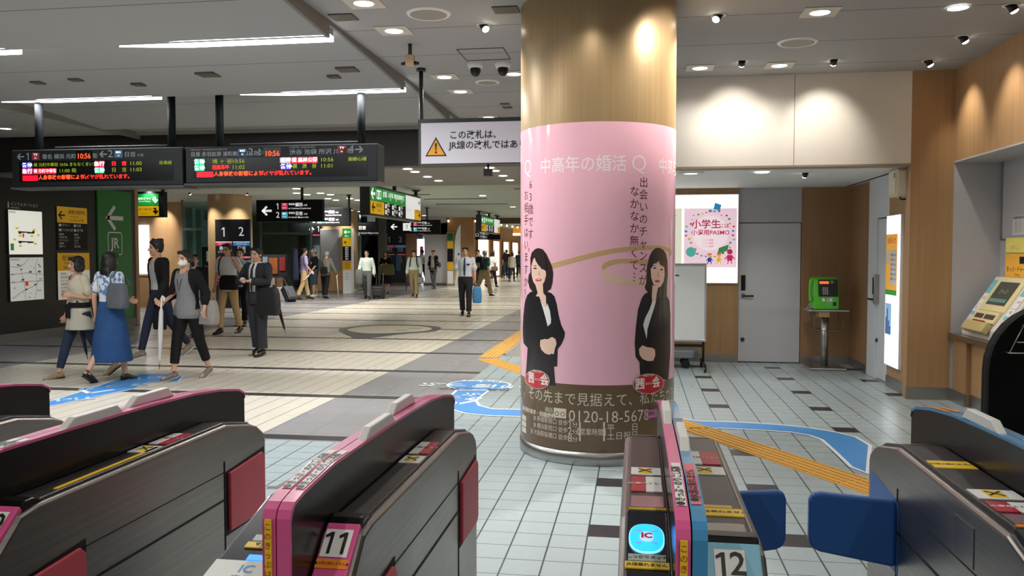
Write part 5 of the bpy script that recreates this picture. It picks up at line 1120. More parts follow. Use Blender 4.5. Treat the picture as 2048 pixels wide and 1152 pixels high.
# ================================================================== TICKET RECESS
CT = mat('counter_brown', (92, 70, 52), .25, coat=.3)
m = MB(); m.box(3.27, 3.765, 2.0, 9.355, .665, .72); tag(m.make('ticket_counter', CT, bevel=.006), 'brown stone ledge under the ticket machines on the right', 'counter')
def ticket_machine(yt, label, near=True):
    """yt = far end; front leans away towards the wall"""
    t = thing('ticket_machine', label, 'ticket machine', (3.33, yt, .72), -PI / 2)      # local +X runs towards the camera, front faces -Y
    w_ = 1.0
    prof = [(0.03, 0), (.40, 0), (.40, .60), (.35, .60), (.03, .10)]
    m = MB(); m.prism(prof, 0, w_, 'x'); m.make('cabinet', mat('machine_white', (214, 212, 206), .45), t, bevel=.006)
    L = math.hypot(.32, .5); an = math.atan2(.32, .5)
    S = Matrix.Translation((0, .03, .10)) @ Matrix.Rotation(-an, 4, 'X')           # slope frame: x along, z up the slope, -y out
    m = MB(); m.box(.15, .75, -.012, .002, .20, L - .01); m.make('screen_bezel', CREAM, t, bevel=.006, xf=S)
    m = MB(); m.box(.24, .66, -.016, -.01, .27, L - .06); m.make('screen', mat('machine_screen', (70, 70, 60), .2), t, xf=S)
    m = MB(); m.rect(.26, .64, .3, .34, -.018, mat('scr_teal', (90, 130, 120), .4, emit=.15)); m.text('きっぷ', .06, .45, .42, mat('scr_txt', (150, 160, 140), .4, emit=.2), -.018); m.make('screen_print', None, t, xf=S)
    m = MB(); m.box(.18, .72, -.03, .0, .06, .19); m.make('money_panel', CREAM, t, bevel=.006, xf=S); m = MB(); m.box(.24, .42, -.034, -.02, .10, .15); m.box(.46, .68, -.034, -.02, .1, .15); m.make('slots', mat('slot_dark', (84, 64, 60), .4), t, xf=S)
    m = MB(); m.box(.2, .7, -.07, -.0, -.06, .05); m.make('coin_tray', mat('tray_cream', (190, 172, 120), .4), t, bevel=.012, xf=S)
    m = MB(); m.box(.3, .55, -.05, .0, .05, .07); m.make('red_slot', mat('slot_red', (150, 52, 46), .4), t, xf=S)
    for x0 in (.015, .80):
        m = MB(); m.rect(x0, x0 + .12, L - .19, L - .04, -.004, mat('stk_cyan', (120, 190, 206), .5)); m.rect(x0, x0 + .12, L - .33, L - .2, -.004, INKW); m.rect(x0, x0 + .12, L - .42, L - .34, -.004, INKW); m.rect(x0, x0 + .12, L - .46, L - .42, -.004, mat('stk_cyan')); m.text('ご注意', .03, x0 + .06, L - .26, INKR, -.006); m.text('IC', .05, x0 + .06, L - .38, INKR, -.006); m.text('ICカード', .025, x0 + .06, L - .11, INKW, -.006)
        m.make('stickers', None, t, xf=S)
    m = MB(); m.rect(.03, .75, .60, .84, .425, mat('machine_orange', (238, 176, 60), .5, emit=.12)); m.rect(.35, .50, .74, .81, .423, INKK); m.text('きっぷ・チャージ', .06, .3, .68, INKK, .422); m.text('Tickets', .04, .3, .63, INKR, .422); m.make('header_plate', None, t)
    m = MB(); m.rect(.03, .75, .85, 1.0, .425, mat('machine_yellow', (236, 222, 110), .5, emit=.1)); m.rect(.5, .75, .94, 1.0, .423, mat('machine_pink', (236, 150, 190), .5)); m.text('のりこし', .05, .25, .9, mat('mtxt_pink', (220, 80, 150), .5), .423); m.make('upper_plate', None, t)
    return t
ticket_machine(9.22, 'cream ticket machine with a dark slanted screen in the wall recess at the right edge')
ticket_machine(8.18, 'second ticket machine of the recess, mostly cut by the right picture edge')
t = thing('notice_board', 'white paper notice on the upper back panel of the ticket recess', 'sign', (3.77, 9.07, 1.75), -PI / 2)
m = MB(); m.box(0, .3, -.004, 0, 0, .19); m.make('paper', INKW, t); m = MB(); m.rect(.01, .29, .155, .185, -.006, MAPL); m.text('お客さまへ', .025, .12, .17, INKK, -.007)
for r_ in range(6): m.text('ご利用案内をご確認ください', .018, .14, .135 - r_ * .022, MAPK, -.006)
m.make('lettering', None, t)
# black brochure rack with rounded shoulders
t = thing('brochure_rack', 'black brochure stand with a rounded top and wire pockets at the right edge', 'rack', (2.325, 5.9, 0))
arc = [(-.0, 0), (0, .78)] + [(.40 - .40 * math.cos(a * PI / 16), .78 + .44 * math.sin(a * PI / 16)) for a in range(1, 9)] + [(.9, 1.22), (.9, 0)]
RACK = mat('rack_black', (9, 9, 10), .6, spec=.2)
m = MB(); m.prism(arc, 0, .03, 'y'); m.make('front_panel', RACK, t, bevel=.006)
m = MB(); m.prism(arc, .09, .12, 'y'); m.make('back_panel', RACK, t, bevel=.006)
m = MB(); m.prism([(0, 0), (0, .78)] + arc[2:-2] + [(a + .012, b - .012) for a, b in arc[2:-2]][::-1] + [(.02, .78), (.02, 0)], .03, .09, 'y'); m.make('side_panel', RACK, t)
m = MB(); m.box(.02, .9, .03, .09, .40, .42); m.make('shelf', RACK, t)
m = MB()
for k in range(6):
    x0 = .13 + k * .11
    m.tube([(x0 - .03, -.06, .91), (x0 + .07, -.02, 1.09)], .004, 6)
m.tube([(.10, -.06, .91), (.8, -.06, .91)], .005, 6); m.tube([(.2, -.02, 1.09), (.9, -.02, 1.09)], .005, 6); m.tube([(.10, -.06, .91), (.1, .0, .91)], .005, 6); m.tube([(.2, -.02, 1.09), (.2, 0, 1.09)], .005, 6); m.tube([(.8, -.06, .91), (.8, 0, .91)], .005, 6); m.tube([(.15, -.045, .98), (.85, -.045, .98)], .004, 6)
m.make('wire_pocket', STEEL, t)
m = MB(); m.box(.02, .9, -.10, .3, 0, .02); m.make('base', RACK, t)

# ================================================================== TICKET GATES
PK = mat('gate_pink', (224, 90, 150), .35, coat=.4); BLU = mat('gate_blue', (64, 144, 194), .35, coat=.4); SKY = mat('gate_sky', (132, 190, 214), .35, coat=.3)
g = G('gate_steel', .3, .5); x, y, z = g.xyz()
GST = g.out(g.mix(g.noise(1.0, stretch=(2, 1.5, 90)), lin(150, 145, 141), lin(120, 116, 113))); g.b.inputs['Metallic'].default_value = .9
g.put(g.b.inputs['Roughness'], g.op('ADD', .22, g.op('MULTIPLY', g.noise(3), .2)))
GBLK = mat('gate_black', (16, 15, 16), .25, spec=.4); GTOP = mat('gate_top', (44, 42, 43), .35, spec=.4); FLP = mat('flap_pink', (200, 74, 92), .5); FLB = mat('flap_blue', (46, 96, 168), .45); GY = mat('gate_yellow', (246, 204, 40), .45); GO = mat('gate_orange', (244, 140, 30), .45); SCRN = mat('gate_screen', (146, 138, 136), .15, .3); SCRP = mat('gate_screen_pink', (150, 116, 120), .15, .2)
ICB = mat('ic_blue', (20, 150, 255), .4, emit=1.6); ICL = mat('ic_rim', (120, 200, 255), .4, emit=1.2); LEDB = mat('led_blue', (20, 90, 255), .4, emit=3)
STK_R = mat('gate_sticker_red', (186, 24, 52), .4)
SIDE = [(3.045, 0), (3.045, .84), (3.03, .868), (2.98, .901), (2.93, .918), (2.74, .955), (1.80, .955), (1.74, .945), (1.60, .815), (1.56, .72), (1.56, 0)]
def zt(y): return .955 if y < 2.74 else .955 - (y - 2.74) * .2
def gate(xl, xr, xc, lcol, rcol, number, label, flap_l, flap_r, ic=True, flip=False, group='ticket gates in a row'):
    """low steel cabinet with a tall coloured ridge; xl/xr sides, xc ridge centre"""
    t = thing('ticket_gate', label, 'ticket gate', (xc, 0, 0), 0, group)
    a, b = xl - xc, xr - xc
    SL = SIDE[:6] + [(1.95, .945), (1.60, .852), (1.56, .80), (1.56, 0)]
    m = MB(); m.prism(SL, a, -.0005, 'x'); m.prism(SIDE, .0005, b, 'x'); body = m.make('cabinet', GST, t, bevel=.012, seg=3)
    # side seams
    m = MB()
    for xs, sg in ((a, -1), (b, 1)):
        m.box(min(xs, xs + sg * .002), max(xs, xs + sg * .002), 1.57, 2.715, .690, .697); m.box(min(xs, xs + sg * .002), max(xs, xs + sg * .002), 2.71, 2.716, .05, .83); m.box(min(xs, xs + sg * .0015), max(xs, xs + sg * .0015), 1.57, 2.715, .79, .7925)
    m.make('side_seams', BLACKM, t)
    # black top deck either side of the ridge
    for x0, x1, s in ((a + .018, -.03, 'l'), (.03, b - .018, 'r')):
        m = MB(); ye = 1.948 if s == 'l' else 1.80; m.prism([(3.0, .86), (3.0, .895), (2.93, .924), (2.74, .962), (ye, .962), (ye, .86)], x0, x1, 'x'); dk = m.make('deck', GTOP, t, bevel=.004)
        xm = (x0 + x1) / 2; q = (x1 - x0) / 2
        def on_deck(ya, yb, dx0, dx1, mt, name, lift=.003, txt=None):
            m = MB(); m.prism([(ya, zt(ya) + .0065), (yb, zt(yb) + .0065), (yb, zt(yb) + .0065 + lift), (ya, zt(ya) + .0065 + lift)], xm + dx0 * q, xm + dx1 * q, 'x', mt)
            if txt:
                for (s_, size, u, v, mt2) in txt:
                    m.text(s_, size, 0, 0, mt2, 0, bold=.02, fn=lambda c, u=u, v=v: Vector((xm + u * q + c.x, v + c.z, zt(v) + .0075 + lift)))
            return m.make(name, None, dk)
        on_deck(2.78, 2.95, -.82, .82, SCRN, 'far_screen')
        yA, yB, yC, yD = (2.10, 2.24, 2.26, 2.335) if s == 'l' else (2.40, 2.55, 2.29, 2.37)
        if lcol is BLU: yA, yB, yC, yD = 2.06, 2.14, 2.165, 2.245
        ym, yn = (yA + yB) / 2, (yC + yD) / 2
        cl_, cr_ = (STK_R, INKW) if s == 'l' else (INKW, STK_R)
        on_deck(yA, yB, -.85, -.05, cl_, 'sticker', txt=[('IC専用', .018, -.45, ym, INKK if s == 'r' else INKW)])
        on_deck(yA, yB, -.03, .85, cr_, 'sticker', txt=[('とくとく', .015, .4, ym, INKW if s == 'r' else INKK)])
        on_deck(yC, yD, -.88, .88, INKW, 'sticker')
        on_deck(yC + .012, yD - .012, -.4, .3, GY, 'sticker', .0045, txt=[('✕', .05, -.05, yn, INKK)])
        if lcol is BLU:
            on_deck(2.46, 2.54, -.9, .9, GY, 'warning_label', txt=[('JR線は乗れません', .015, 0, 2.5, INKK)]); on_deck(1.97, 2.04, -.85, .85, SCRP, 'display')
            if s == 'l': on_deck(1.952, 1.965, -.9, .9, GO, 'orange_label')
        elif s == 'l': on_deck(1.97, 2.06, -.85, .85, SCRP, 'display'); on_deck(1.953, 1.966, -.95, .95, GY, 'warning_label', txt=[('▼JR線のりかえできません', .0085, 0, 1.9595, INKK)])
        elif number == '12': on_deck(1.93, 1.985, -.95, .95, GY, 'warning_label', txt=[('JR線は乗れません', .017, 0, 1.957, INKK)]); on_deck(1.815, 1.875, -.8, .8, SCRN, 'near_screen'); on_deck(1.99, 2.01, -.95, .6, mat('label_gold', (226, 180, 70), .4), 'label')
        elif number == '10': on_deck(1.90, 2.36, .45, .78, GY, 'warning_label')
    l0, l1, r0, r1 = a + .012, -.03, .03, b - .012
    # left half: IC reader facing the camera ; right half: number plate
    ci, cn = (l0, l1), (r0, r1)
    if flip: ci, cn = cn, ci
    if ic:
        x0, x1 = ci; xm = (x0 + x1) / 2
        m = MB(); m.prism([(1.955, .93), (1.95, .962), (1.60, .871), (1.57, .84), (1.57, .70), (1.95, .80)], x0, x1, 'x'); rd = m.make('ic_reader', mat('reader_black', (10, 12, 30), .2, coat=.4), t, bevel=.006)
        sl = (.962 - .871) / (1.95 - 1.60); cs = 1 / math.hypot(1, sl)
        zr = lambda yy: .962 - (1.95 - yy) * sl
        q_ = lambda v: v
        def patch(pts, mt, name, lift, parent=rd):
            m = MB(); m.prism([(xx, yy) for xx, yy in pts], 0, .003, 'z', mt)
            for v in m.bm.verts: v.co.z = zr(v.co.y) + lift + v.co.z
            return m.make(name, None, parent)
        def lab(s_, size, yy, mt, lift, name='lettering', dx=0, bold=.02):
            m = MB(); m.text(s_, size, 0, 0, mt, 0, bold=bold, fn=lambda c: Vector((xm + dx + c.x, yy + c.z, zr(yy + c.z) + lift))); return m.make(name, None, rd, recalc=False)
        hw = (x1 - x0) / 2
        oval = lambda rx, ry, cy: [(xm + rx * math.copysign(abs(math.cos(k * PI / 16)) ** .8, math.cos(k * PI / 16)), cy + ry * math.copysign(abs(math.sin(k * PI / 16)) ** .8, math.sin(k * PI / 16))) for k in range(32)]
        def strip(v0, v1, k0, k1, mt, name, lift=.001): return patch([(xm + hw * k0, q_(v1)), (xm + hw * k1, q_(v1)), (xm + hw * k1, q_(v0)), (xm + hw * k0, q_(v0))], mt, name, lift)
        def lab(s_, size, v, mt, lift, bold=.02):
            m = MB(); m.text(s_, size, 0, 0, mt, 0, bold=bold, fn=lambda c: Vector((xm + c.x, q_(v) + c.z * cs, zr(q_(v) + c.z * cs) + lift))); return m.make('lettering', None, rd, recalc=False)
        if number == '12':
            cy = 1.835
            patch(oval(hw * .80, .053, cy), ICL, 'glow_rim', .001); patch(oval(hw * .75, .049, cy), ICB, 'glow_pad', .003); patch(oval(hw * .3, .017, cy), mat('ic_core', (170, 190, 235), .4, emit=.8), 'ic_mark', .005); lab('IC', .026, 1.835, INKR, .0095, .05)
            for k in range(4):
                an = PI / 4 + k * PI / 2; m = MB(); c_ = (xm + hw * .52 * math.cos(an), cy + .032 * math.sin(an)); m.box(c_[0] - .006, c_[0] + .006, c_[1] - .0015, c_[1] + .0015, zr(c_[1]) + .005, zr(c_[1]) + .008); m.make('glow_tick', mat('ic_tick', (150, 150, 220), .4, emit=.5), rd)
            strip(1.776, 1.754, -.82, .82, mat('reader_label', (176, 190, 180), .4), 'touch_label'); lab('しっかりタッチ', .0125, 1.765, INKK, .0045)
            strip(1.750, 1.7285, -.95, .95, GY, 'warning_label'); lab('JR線乗れません', .0125, 1.739, INKK, .0045)
        else:
            strip(1.772, 1.750, -.42, .95, mat('reader_label', (176, 190, 180), .4), 'touch_label')
            strip(1.745, 1.725, -.5, .95, GY, 'warning_label'); lab('▼JR線', .016, 1.735, INKK, .0045)
            strip(1.699, 1.680, -.2, .45, LEDB, 'status_light'); strip(1.677, 1.60, -.98, .95, INKW, 'touch_card'); lab('IC', .036, 1.648, mat('ic_print', (40, 140, 200), .4), .0045); lab('専用', .024, 1.615, mat('ic_print'), .0045)
    x0, x1 = cn; xm = (x0 + x1) / 2; hw = (x1 - x0) / 2
    plate = PK if rcol is PK else SKY
    P0, P1 = Vector((1.755, .960)), Vector((1.60, .828))
    L = (P1 - P0).length; an = math.atan2(P0.y - P1.y, P0.x - P1.x)
    S = Matrix.Translation((xm, P0.x, P0.y)) @ Matrix.Rotation(-(PI / 2 - an), 4, 'X')      # local z up the slope, -y outwards
    m = MB(); m.box(-hw, hw, -.006, .01, -L, 0); pl = m.make('number_plate', plate, t, bevel=.004, xf=S)
    m = MB(); m.prism([(1.745, .95), (1.77, .972), (1.80, .972), (1.84, .955)], x0, x1, 'x'); m.make('plate_hood', GBLK, t, bevel=.004)
    if number:
        m = MB(); m.rect(-.034, .028, -.085, -.018, -.008, INKW); m.text(number, .072, -.003, -.052, INKK, -.010, bold=.012, sx=.8); m.make('number_card', None, pl, xf=S)
        m = MB(); m.rect(-.037, .036, -.112, -.090, -.008, GO); m.text('▲JR線は乗れません▲', .0078, 0, -.101, INKK, -.010); m.make('orange_label', None, pl, xf=S)
    # ridge: two coloured halves on black fins with a seam between
    top = [(1.548, 1.0), (1.548, 1.035), (1.556, 1.052), (1.575, 1.063), (1.62, 1.072), (1.80, 1.088), (2.03, 1.088), (2.29, 1.086), (2.46, 1.083), (2.69, 1.075), (2.87, 1.059), (3.02, 1.036), (3.06, 1.018)]
    for s, c in ((-1, lcol), (1, rcol)):
        x0, x1 = (-.0275, -.0015) if s < 0 else (.0015, .0275)
        m = MB(); m.prism([(1.552, .3)] + [(yy + (.004 if yy < 1.6 else 0), zz - .004) for yy, zz in top] + [(3.066, 1.0), (3.066, .3)], x0 + (.001 if s < 0 else 0), x1 - (.001 if s > 0 else 0), 'x'); fin = m.make('ridge_fin', GBLK, t)
        pts = [(1.545, .3)] + top + [(3.068, 1.0)]
        under = [(yy + (.008 if yy < 1.57 else 0), zz - .008) for yy, zz in pts[::-1]]
        m = MB(); m.prism(pts + under, x0 - .002 * (s < 0), x1 + .002 * (s > 0), 'x'); rc = m.make('ridge_cover', c, t)
        e = .0005
        def on_top(ya, yb, mt, name, texts=(), ins=.003, lift=.0015):
            ys = [ya] + [p[0] for p in top if ya < p[0] < yb] + [yb]
            def zz_(yy):
                for (p, q) in zip(top[4:], top[5:]):
                    if p[0] <= yy <= q[0]: return p[1] + (q[1] - p[1]) * (yy - p[0]) / (q[0] - p[0])
                return top[4][1]
            m = MB()
            for y0_, y1_ in zip(ys, ys[1:]):
                m.face([(x0 + ins, y0_, zz_(y0_) + lift), (x1 - ins, y0_, zz_(y0_) + lift), (x1 - ins, y1_, zz_(y1_) + lift), (x0 + ins, y1_, zz_(y1_) + lift)], mt)
            for s_, size, yy, mt2 in texts:
                m.text(s_, size, 0, 0, mt2, 0, bold=.02, fn=lambda c: Vector(((x0 + x1) / 2 - c.z, yy + c.x, zz_(yy + c.x) + lift + .001)))
            return m.make(name, None, rc, recalc=False)
        if c is PK or s < 0: on_top(1.63, 1.905, INKW, 'notice_label', [('●きっぷ・のりこし精算', .022, 1.75, INKK)])
        else: on_top(1.64, 1.90, mat('label_salmon', (236, 110, 130), .4), 'notice_label', [('●JR線は乗れません', .022, 1.75, INKK)])
        if s < 0:
            m = MB(); m.box(x0 + .006, x1 - .006, 1.541, 1.5455, .6, 1.035); m.make('front_label', GY, rc)
            m = MB(); m.vtext('このきっぷは改札', .016, (x0 + x1) / 2, 1.02, INKR, 1.540, step=1.2); m.make('lettering', None, rc, recalc=False)
        if rcol is BLU and lcol is BLU: on_top(2.75, 2.99, GO, 'orange_label')
        elif s > 0: on_top(2.9, 3.0, mat('label_gold', (226, 180, 70), .4), 'gold_label')
        ya, yb = (2.36, 2.62) if s < 0 else (2.02, 2.30)
        zb = 1.083
        m = MB(); m.prism([(ya, zb), (ya + .05, zb + .030), (yb - .04, zb + .030), (yb, zb - .004)], x0 + .001, x1 - .001, 'x'); m.make('sensor_hump', WHITE, t, bevel=.004)
    # retracted or shut flaps
    for (xs, sg, fl) in ((a, -1, flap_l), (b, 1, flap_r)):
        if fl in ('in_pink',):
            for (y0_, y1_) in ((2.735, 3.012), (1.70, 1.955)):
                m = MB(); m.prism([(y0_ - .012, .56), (y1_ + .012, .56), (y1_ + .012, .812), (y0_ - .012, .79)], min(xs, xs + sg * .0015), max(xs, xs + sg * .0015), 'x'); m.make('flap_recess', BLACKM, t)
                m = MB(); m.prism([(y0_, .575), (y1_ - .02, .566), (y1_, .585), (y1_, .78), (y1_ - .02, .80), (y0_, .785)], min(xs, xs + sg * .012), max(xs, xs + sg * .012), 'x'); m.make('flap', FLP, t, bevel=.004)
        if fl == 'shut_blue':
            L_ = .262 if sg < 0 else .212
            pts = [(0, .573), (L_ * .86, .610), (L_ * .96, .622), (L_, .645), (L_, .775), (L_ * .96, .798), (L_ * .86, .803), (0, .787)]
            m = MB(); m.prism([(xs + sg * u, v) for u, v in pts], 2.725, 2.757, 'y'); fo = m.make('flap', FLB, t, bevel=.01, seg=3)
            m = MB(); m.prism([(2.70, .56), (3.01, .56), (3.01, .812), (2.70, .79)], min(xs, xs + sg * .0015), max(xs, xs + sg * .0015), 'x'); m.make('flap_recess', FLB, t)
    return t
gate(-2.63, -2.27, -2.42, PK, PK, '', 'leftmost pink-ridged ticket gate, only its far end in the picture', 'in_pink', 'in_pink')
gate(-1.775, -1.44, -1.565, PK, PK, '10', 'pink-ridged ticket gate at the lower left, with two pink flaps in its steel side', 'in_pink', 'in_pink')
gate(-.925, -.594, -.713, PK, PK, '11', 'pink-ridged ticket gate with the number 11 plate', 'in_pink', 'in_pink')
gate(-.036, .268, .104, PK, BLU, '12', 'ticket gate with a pink and blue ridge, blue glowing reader and number 12 plate', None, 'shut_blue')
gate(.812, 1.15, .985, BLU, BLU, '', 'blue-ridged ticket gate at the lower right with a blue flap swung out', 'shut_blue', 'in_pink')
m = MB(); m.box(.81, .812, 2.12, 2.24, .80, .90)
o = m.make('card_slot', mat('slot_steel', (120, 120, 118), .3, .8))
gt = [q for q in bpy.data.objects if q.get('label', '').startswith('blue-ridged')][0]; o.parent = gt; o.matrix_parent_inverse = Matrix.Translation((-.985, 0, 0))
# ================================================================== PEOPLE
SKIN = mat('skin', (206, 160, 132), .55, var=.06); LIP = mat('lip', (170, 92, 84), .5); EYEM = mat('eye', (30, 22, 20), .3); BROW = mat('brow', (46, 34, 30), .7)
HAIRK = mat('hair_black', (24, 20, 19), .45, bump=.5, bscale=90); HAIRG = mat('hair_grey', (150, 148, 144), .6, bump=.4, bscale=90)
def cloth(name, rgb=(128, 128, 128), var=.1): return mat('cloth_' + name, rgb, .85, spec=.2, var=var, vscale=6, bump=.35, bscale=12)
_dg = bpy.context.evaluated_depsgraph_get
def fuse(mb, name, m, parent, voxel, cut=None, slots=None, smooth=3):
    """melts overlapping shapes into one continuous skin; cut(p) drops faces, slots: [(material, test)]"""
    me = bpy.data.meshes.new(name); bmesh.ops.recalc_face_normals(mb.bm, faces=mb.bm.faces[:]); mb.bm.to_mesh(me); mb.bm.free()
    o = bpy.data.objects.new(name, me); C.objects.link(o)
    r = o.modifiers.new('r', 'REMESH'); r.mode = 'VOXEL'; r.voxel_size = voxel; r.use_smooth_shade = True
    s = o.modifiers.new('s', 'SMOOTH'); s.factor = .5; s.iterations = smooth
    dg = _dg(); dg.update()
    nm = bpy.data.meshes.new_from_object(o.evaluated_get(dg)); o.modifiers.clear(); o.data = nm; bpy.data.meshes.remove(me); nm.name = name
    nm.materials.clear(); nm.materials.append(m)
    if cut:
        b = bmesh.new(); b.from_mesh(nm); bmesh.ops.delete(b, geom=[f for f in b.faces if cut(f.calc_center_median())], context='FACES'); b.to_mesh(nm); b.free()
    if slots:
        for k, (mt, test) in enumerate(slots):
            nm.materials.append(mt)
            for p in nm.polygons:
                if test(p.center): p.material_index = k + 1
    nm.polygons.foreach_set('use_smooth', [True] * len(nm.polygons))
    if parent: o.parent = parent
    return o
def vdir(p, q, side):
    """limb direction: p degrees forward, q degrees outward"""
    p, q = math.radians(p), math.radians(q)
    return Vector((side * math.sin(q), -math.sin(p) * math.cos(q), -math.cos(p) * math.cos(q))).normalized()
def person(label, x, y, yaw, H, sex='m', lean=0, head=(0, 0), legs=((12, 5), (-14, 8)), arms=((5, 8, 12, 4), (-5, 8, 10, 4)), hair='short', hairm=None, wear=(), vox=.011, skin=None, build=1.0, shoes=None, bare_leg=False):
    """legs: (thigh forward, knee bend) left,right ; arms: (upper forward, outward, elbow bend, forearm outward) left,right (the person's own left = +x when facing the viewer)"""
    t = thing('person', label, 'person', (x, y, 0), math.radians(yaw))
    s = H / 1.70; fem = sex == 'f'; bw = build
    skm = skin or SKIN
    # ---- skeleton
    hipz = .90; J = {}
    for i, sd in ((0, 1), (1, -1)):
        a, k = legs[i]
        hip = Vector((sd * .085, 0, hipz)); knee = hip + vdir(a, 2, sd) * .41; ank = knee + vdir(a - k, 0, sd) * .40
        J[i] = [hip, knee, ank]
        ft = vdir(max(-40, (a - k) * .55 + 82 if a - k < 0 else 88), 5, sd); J[i].append(ank + Vector((0, 0, -.065)) + ft * .165)
        # heel lifts when the leg trails
    drop = min(min(J[i][2].z - .085, J[i][3].z - .015) for i in (0, 1))
    for i in (0, 1): J[i] = [p - Vector((0, 0, drop)) for p in J[i]]
    dz = -drop
    lr = math.radians(lean)
    def up(p):                                                  # upper body leans about the hips
        p = Vector(p); d = p - Vector((0, 0, .92)); c_, s_ = math.cos(lr), math.sin(lr)
        return Vector((d.x, d.y * c_ - d.z * s_, d.z * c_ + d.y * s_ + .92 + dz))
    shw = (.155 if fem else .178) * bw
    A = {}
    for i, sd in ((0, 1), (1, -1)):
        p, q, e, w = arms[i]
        sh = up((sd * shw, .01, 1.385)); el = sh + vdir(p, q, sd) * .275; wr = el + vdir(p + e, w, sd) * .235
        A[i] = (sh, el, wr, vdir(p + e, w, sd))
    X_, Y_ = Vector((1, 0, 0)), Vector((0, 1, 0))
    def torso(mb, g, z0, z1, flare=0, n=20):
        base = [(.80, .13, .09), (.86, .162 if not fem else .165, .108), (.93, .160 if not fem else .165, .112), (1.02, .15 if not fem else .135, .102), (1.10, .148 if not fem else .122, .098), (1.20, .160 if not fem else .135, .106), (1.28, .170 if not fem else .148, .112 if not fem else .118), (1.35, .172 if not fem else .15, .104), (1.40, .158 if not fem else .138, .086), (1.435, .11, .068), (1.455, .07, .058)]
        zs = [b for b in base if z0 < b[0] < z1]
        def at(z):
            for p, q in zip(base, base[1:]):
                if p[0] <= z <= q[0]:
                    f = (z - p[0]) / (q[0] - p[0]); return (z, p[1] + (q[1] - p[1]) * f, p[2] + (q[2] - p[2]) * f)
            return (z, base[0][1], base[0][2]) if z < base[0][0] else (z,) + base[-1][1:]
        secs = [at(z0)] + zs + [at(z1)]
        rings = []
        for z, rx, ry in secs:
            f = 1 + flare * max(0, (1.05 - z) / .3)
            c_ = up((0, .0, z)); rings.append(mb.ring(c_, X_, Y_, (rx * bw + g) * f, (ry * bw + g) * f, n))
        mb.skin(rings)
    def leg(mb, i, g, upto=1.0, hem=0, n=14):
        h, k, a, f = J[i]
        top = h + Vector((0, 0, .03)); r = [.088 * bw, .082 * bw, .057 * bw, .053 * bw, .036]
        if fem: r = [.088, .08, .054, .05, .033]
        mid = k + (a - k) * .35; P = [top, h + (k - h) * .3, k, mid, a]; R_ = [q + g for q in r]
        if upto < 1:
            e = k + (a - k) * upto; P = P[:4] + [e] if upto > .4 else P[:3] + [e]; R_ = R_[:len(P) - 1] + [(r[3] if upto < .6 else r[3] * .75) + g]
        R_[-1] += hem; mb.tube(P, R_, n)
    def arm(mb, i, g, upto=2.0, cuff=0, n=12):
        sh, el, wr, d = A[i]; r = [.05, .045, .038, .036, .026] if not fem else [.043, .038, .033, .031, .022]
        r = [q * (.6 + .4 * bw) for q in r]
        P = [sh + Vector((0, 0, .005)), sh + (el - sh) * .5, el, el + (wr - el) * .35, wr]; R_ = [q + g for q in r]
        if upto <= 1: e = sh + (el - sh) * upto; P = [P[0], sh + (el - sh) * upto * .5, e]; R_ = [R_[0], R_[1], R_[1] + cuff]
        elif upto < 2: e = el + (wr - el) * (upto - 1); P = P[:3] + [e]; R_ = R_[:3] + [R_[3] + cuff]
        else: R_[-1] += cuff
        mb.tube(P, R_, n, round_ends=True)
    # ---- head frame
    hc = up((0, -.012, 1.587)); Hm = Matrix.Translation(hc) @ Matrix.Rotation(math.radians(head[0]), 4, 'Z') @ Matrix.Rotation(math.radians(head[1]), 4, 'X')
    hs = .97 if fem else 1.0
    def hp(a, b, c): return Hm @ (Vector((a, b, c)) * hs)
    Hr = Hm.to_3x3().to_4x4()
    def blob(mb, c, r, seg=16): mb.ball(hp(*c), tuple(q * hs for q in r), seg=seg, mtx=Hr)
    # ---- body: one continuous skin
    mb = MB(); torso(mb, 0, .80, 1.455)
    for i in (0, 1):
        leg(mb, i, 0); arm(mb, i, 0)
        h, k, a, f = J[i]; mb.tube([a + Vector((0, .03, -.03)), a + Vector((0, -.0, -.045)), f], [.034, .036, .026], 10, round_ends=True, flat=.8)
        sh, el, wr, d = A[i]; sd = 1 if i == 0 else -1
        ref = Vector((0, -1, 0)) if abs(d.y) < .8 else Vector((0, 0, 1))
        wd = (ref - d * ref.dot(d)).normalized(); nm = d.cross(wd) * sd                     # wd: across the knuckles, nm: palm normal
        pc = wr + d * .045
        mb.tube([wr - d * .01, wr + d * .03, wr + d * .085], [.024, .034, .036], 10, round_ends=True, flat=.55) if 0 else None
        rings = [mb.ring(wr + d * u, wd, nm, rx, ry, 10) for u, rx, ry in ((-.015, .021, .018), (.02, .028, .016), (.06, .038, .016), (.088, .038, .014))]; mb.skin(rings)
        for q, (off, L) in enumerate(((-.029, .058), (-.010, .070), (.010, .066), (.028, .052))):
            b0 = wr + d * .08 + wd * -off; c1 = (d * .85 - nm * .45).normalized(); c2 = (d * .45 - nm * .85).normalized()
            mb.tube([b0, b0 + c1 * L * .5, b0 + c1 * L * .5 + c2 * L * .5], [.0095, .0088, .0075], 8, round_ends=True)
        b0 = wr + d * .03 + wd * .026; mb.tube([b0, b0 + (wd * .7 + d * .6).normalized() * .034, b0 + (wd * .45 + d * .9 - nm * .3).normalized() * .062], [.012, .0105, .008], 8, round_ends=True)
    mb.tube([up((0, .012, 1.40)), up((0, .004, 1.47)), hp(0, .02, -.05)], [.062, .052 if not fem else .046, .05 if not fem else .045], 14)
    blob(mb, (0, .008, .03), (.073, .09, .083)); blob(mb, (0, -.022, -.035), (.058, .062, .072)); blob(mb, (0, -.05, -.088), (.026, .026, .024)); blob(mb, (0, -.058, .035), (.05, .028, .03))
    mb.tube([hp(0, -.080, .012), hp(0, -.094, -.018), hp(0, -.099, -.034)], [.009 * hs, .011, .014], 8, round_ends=True)
    blob(mb, (0, -.078, -.066), (.022, .010, .010), 10)
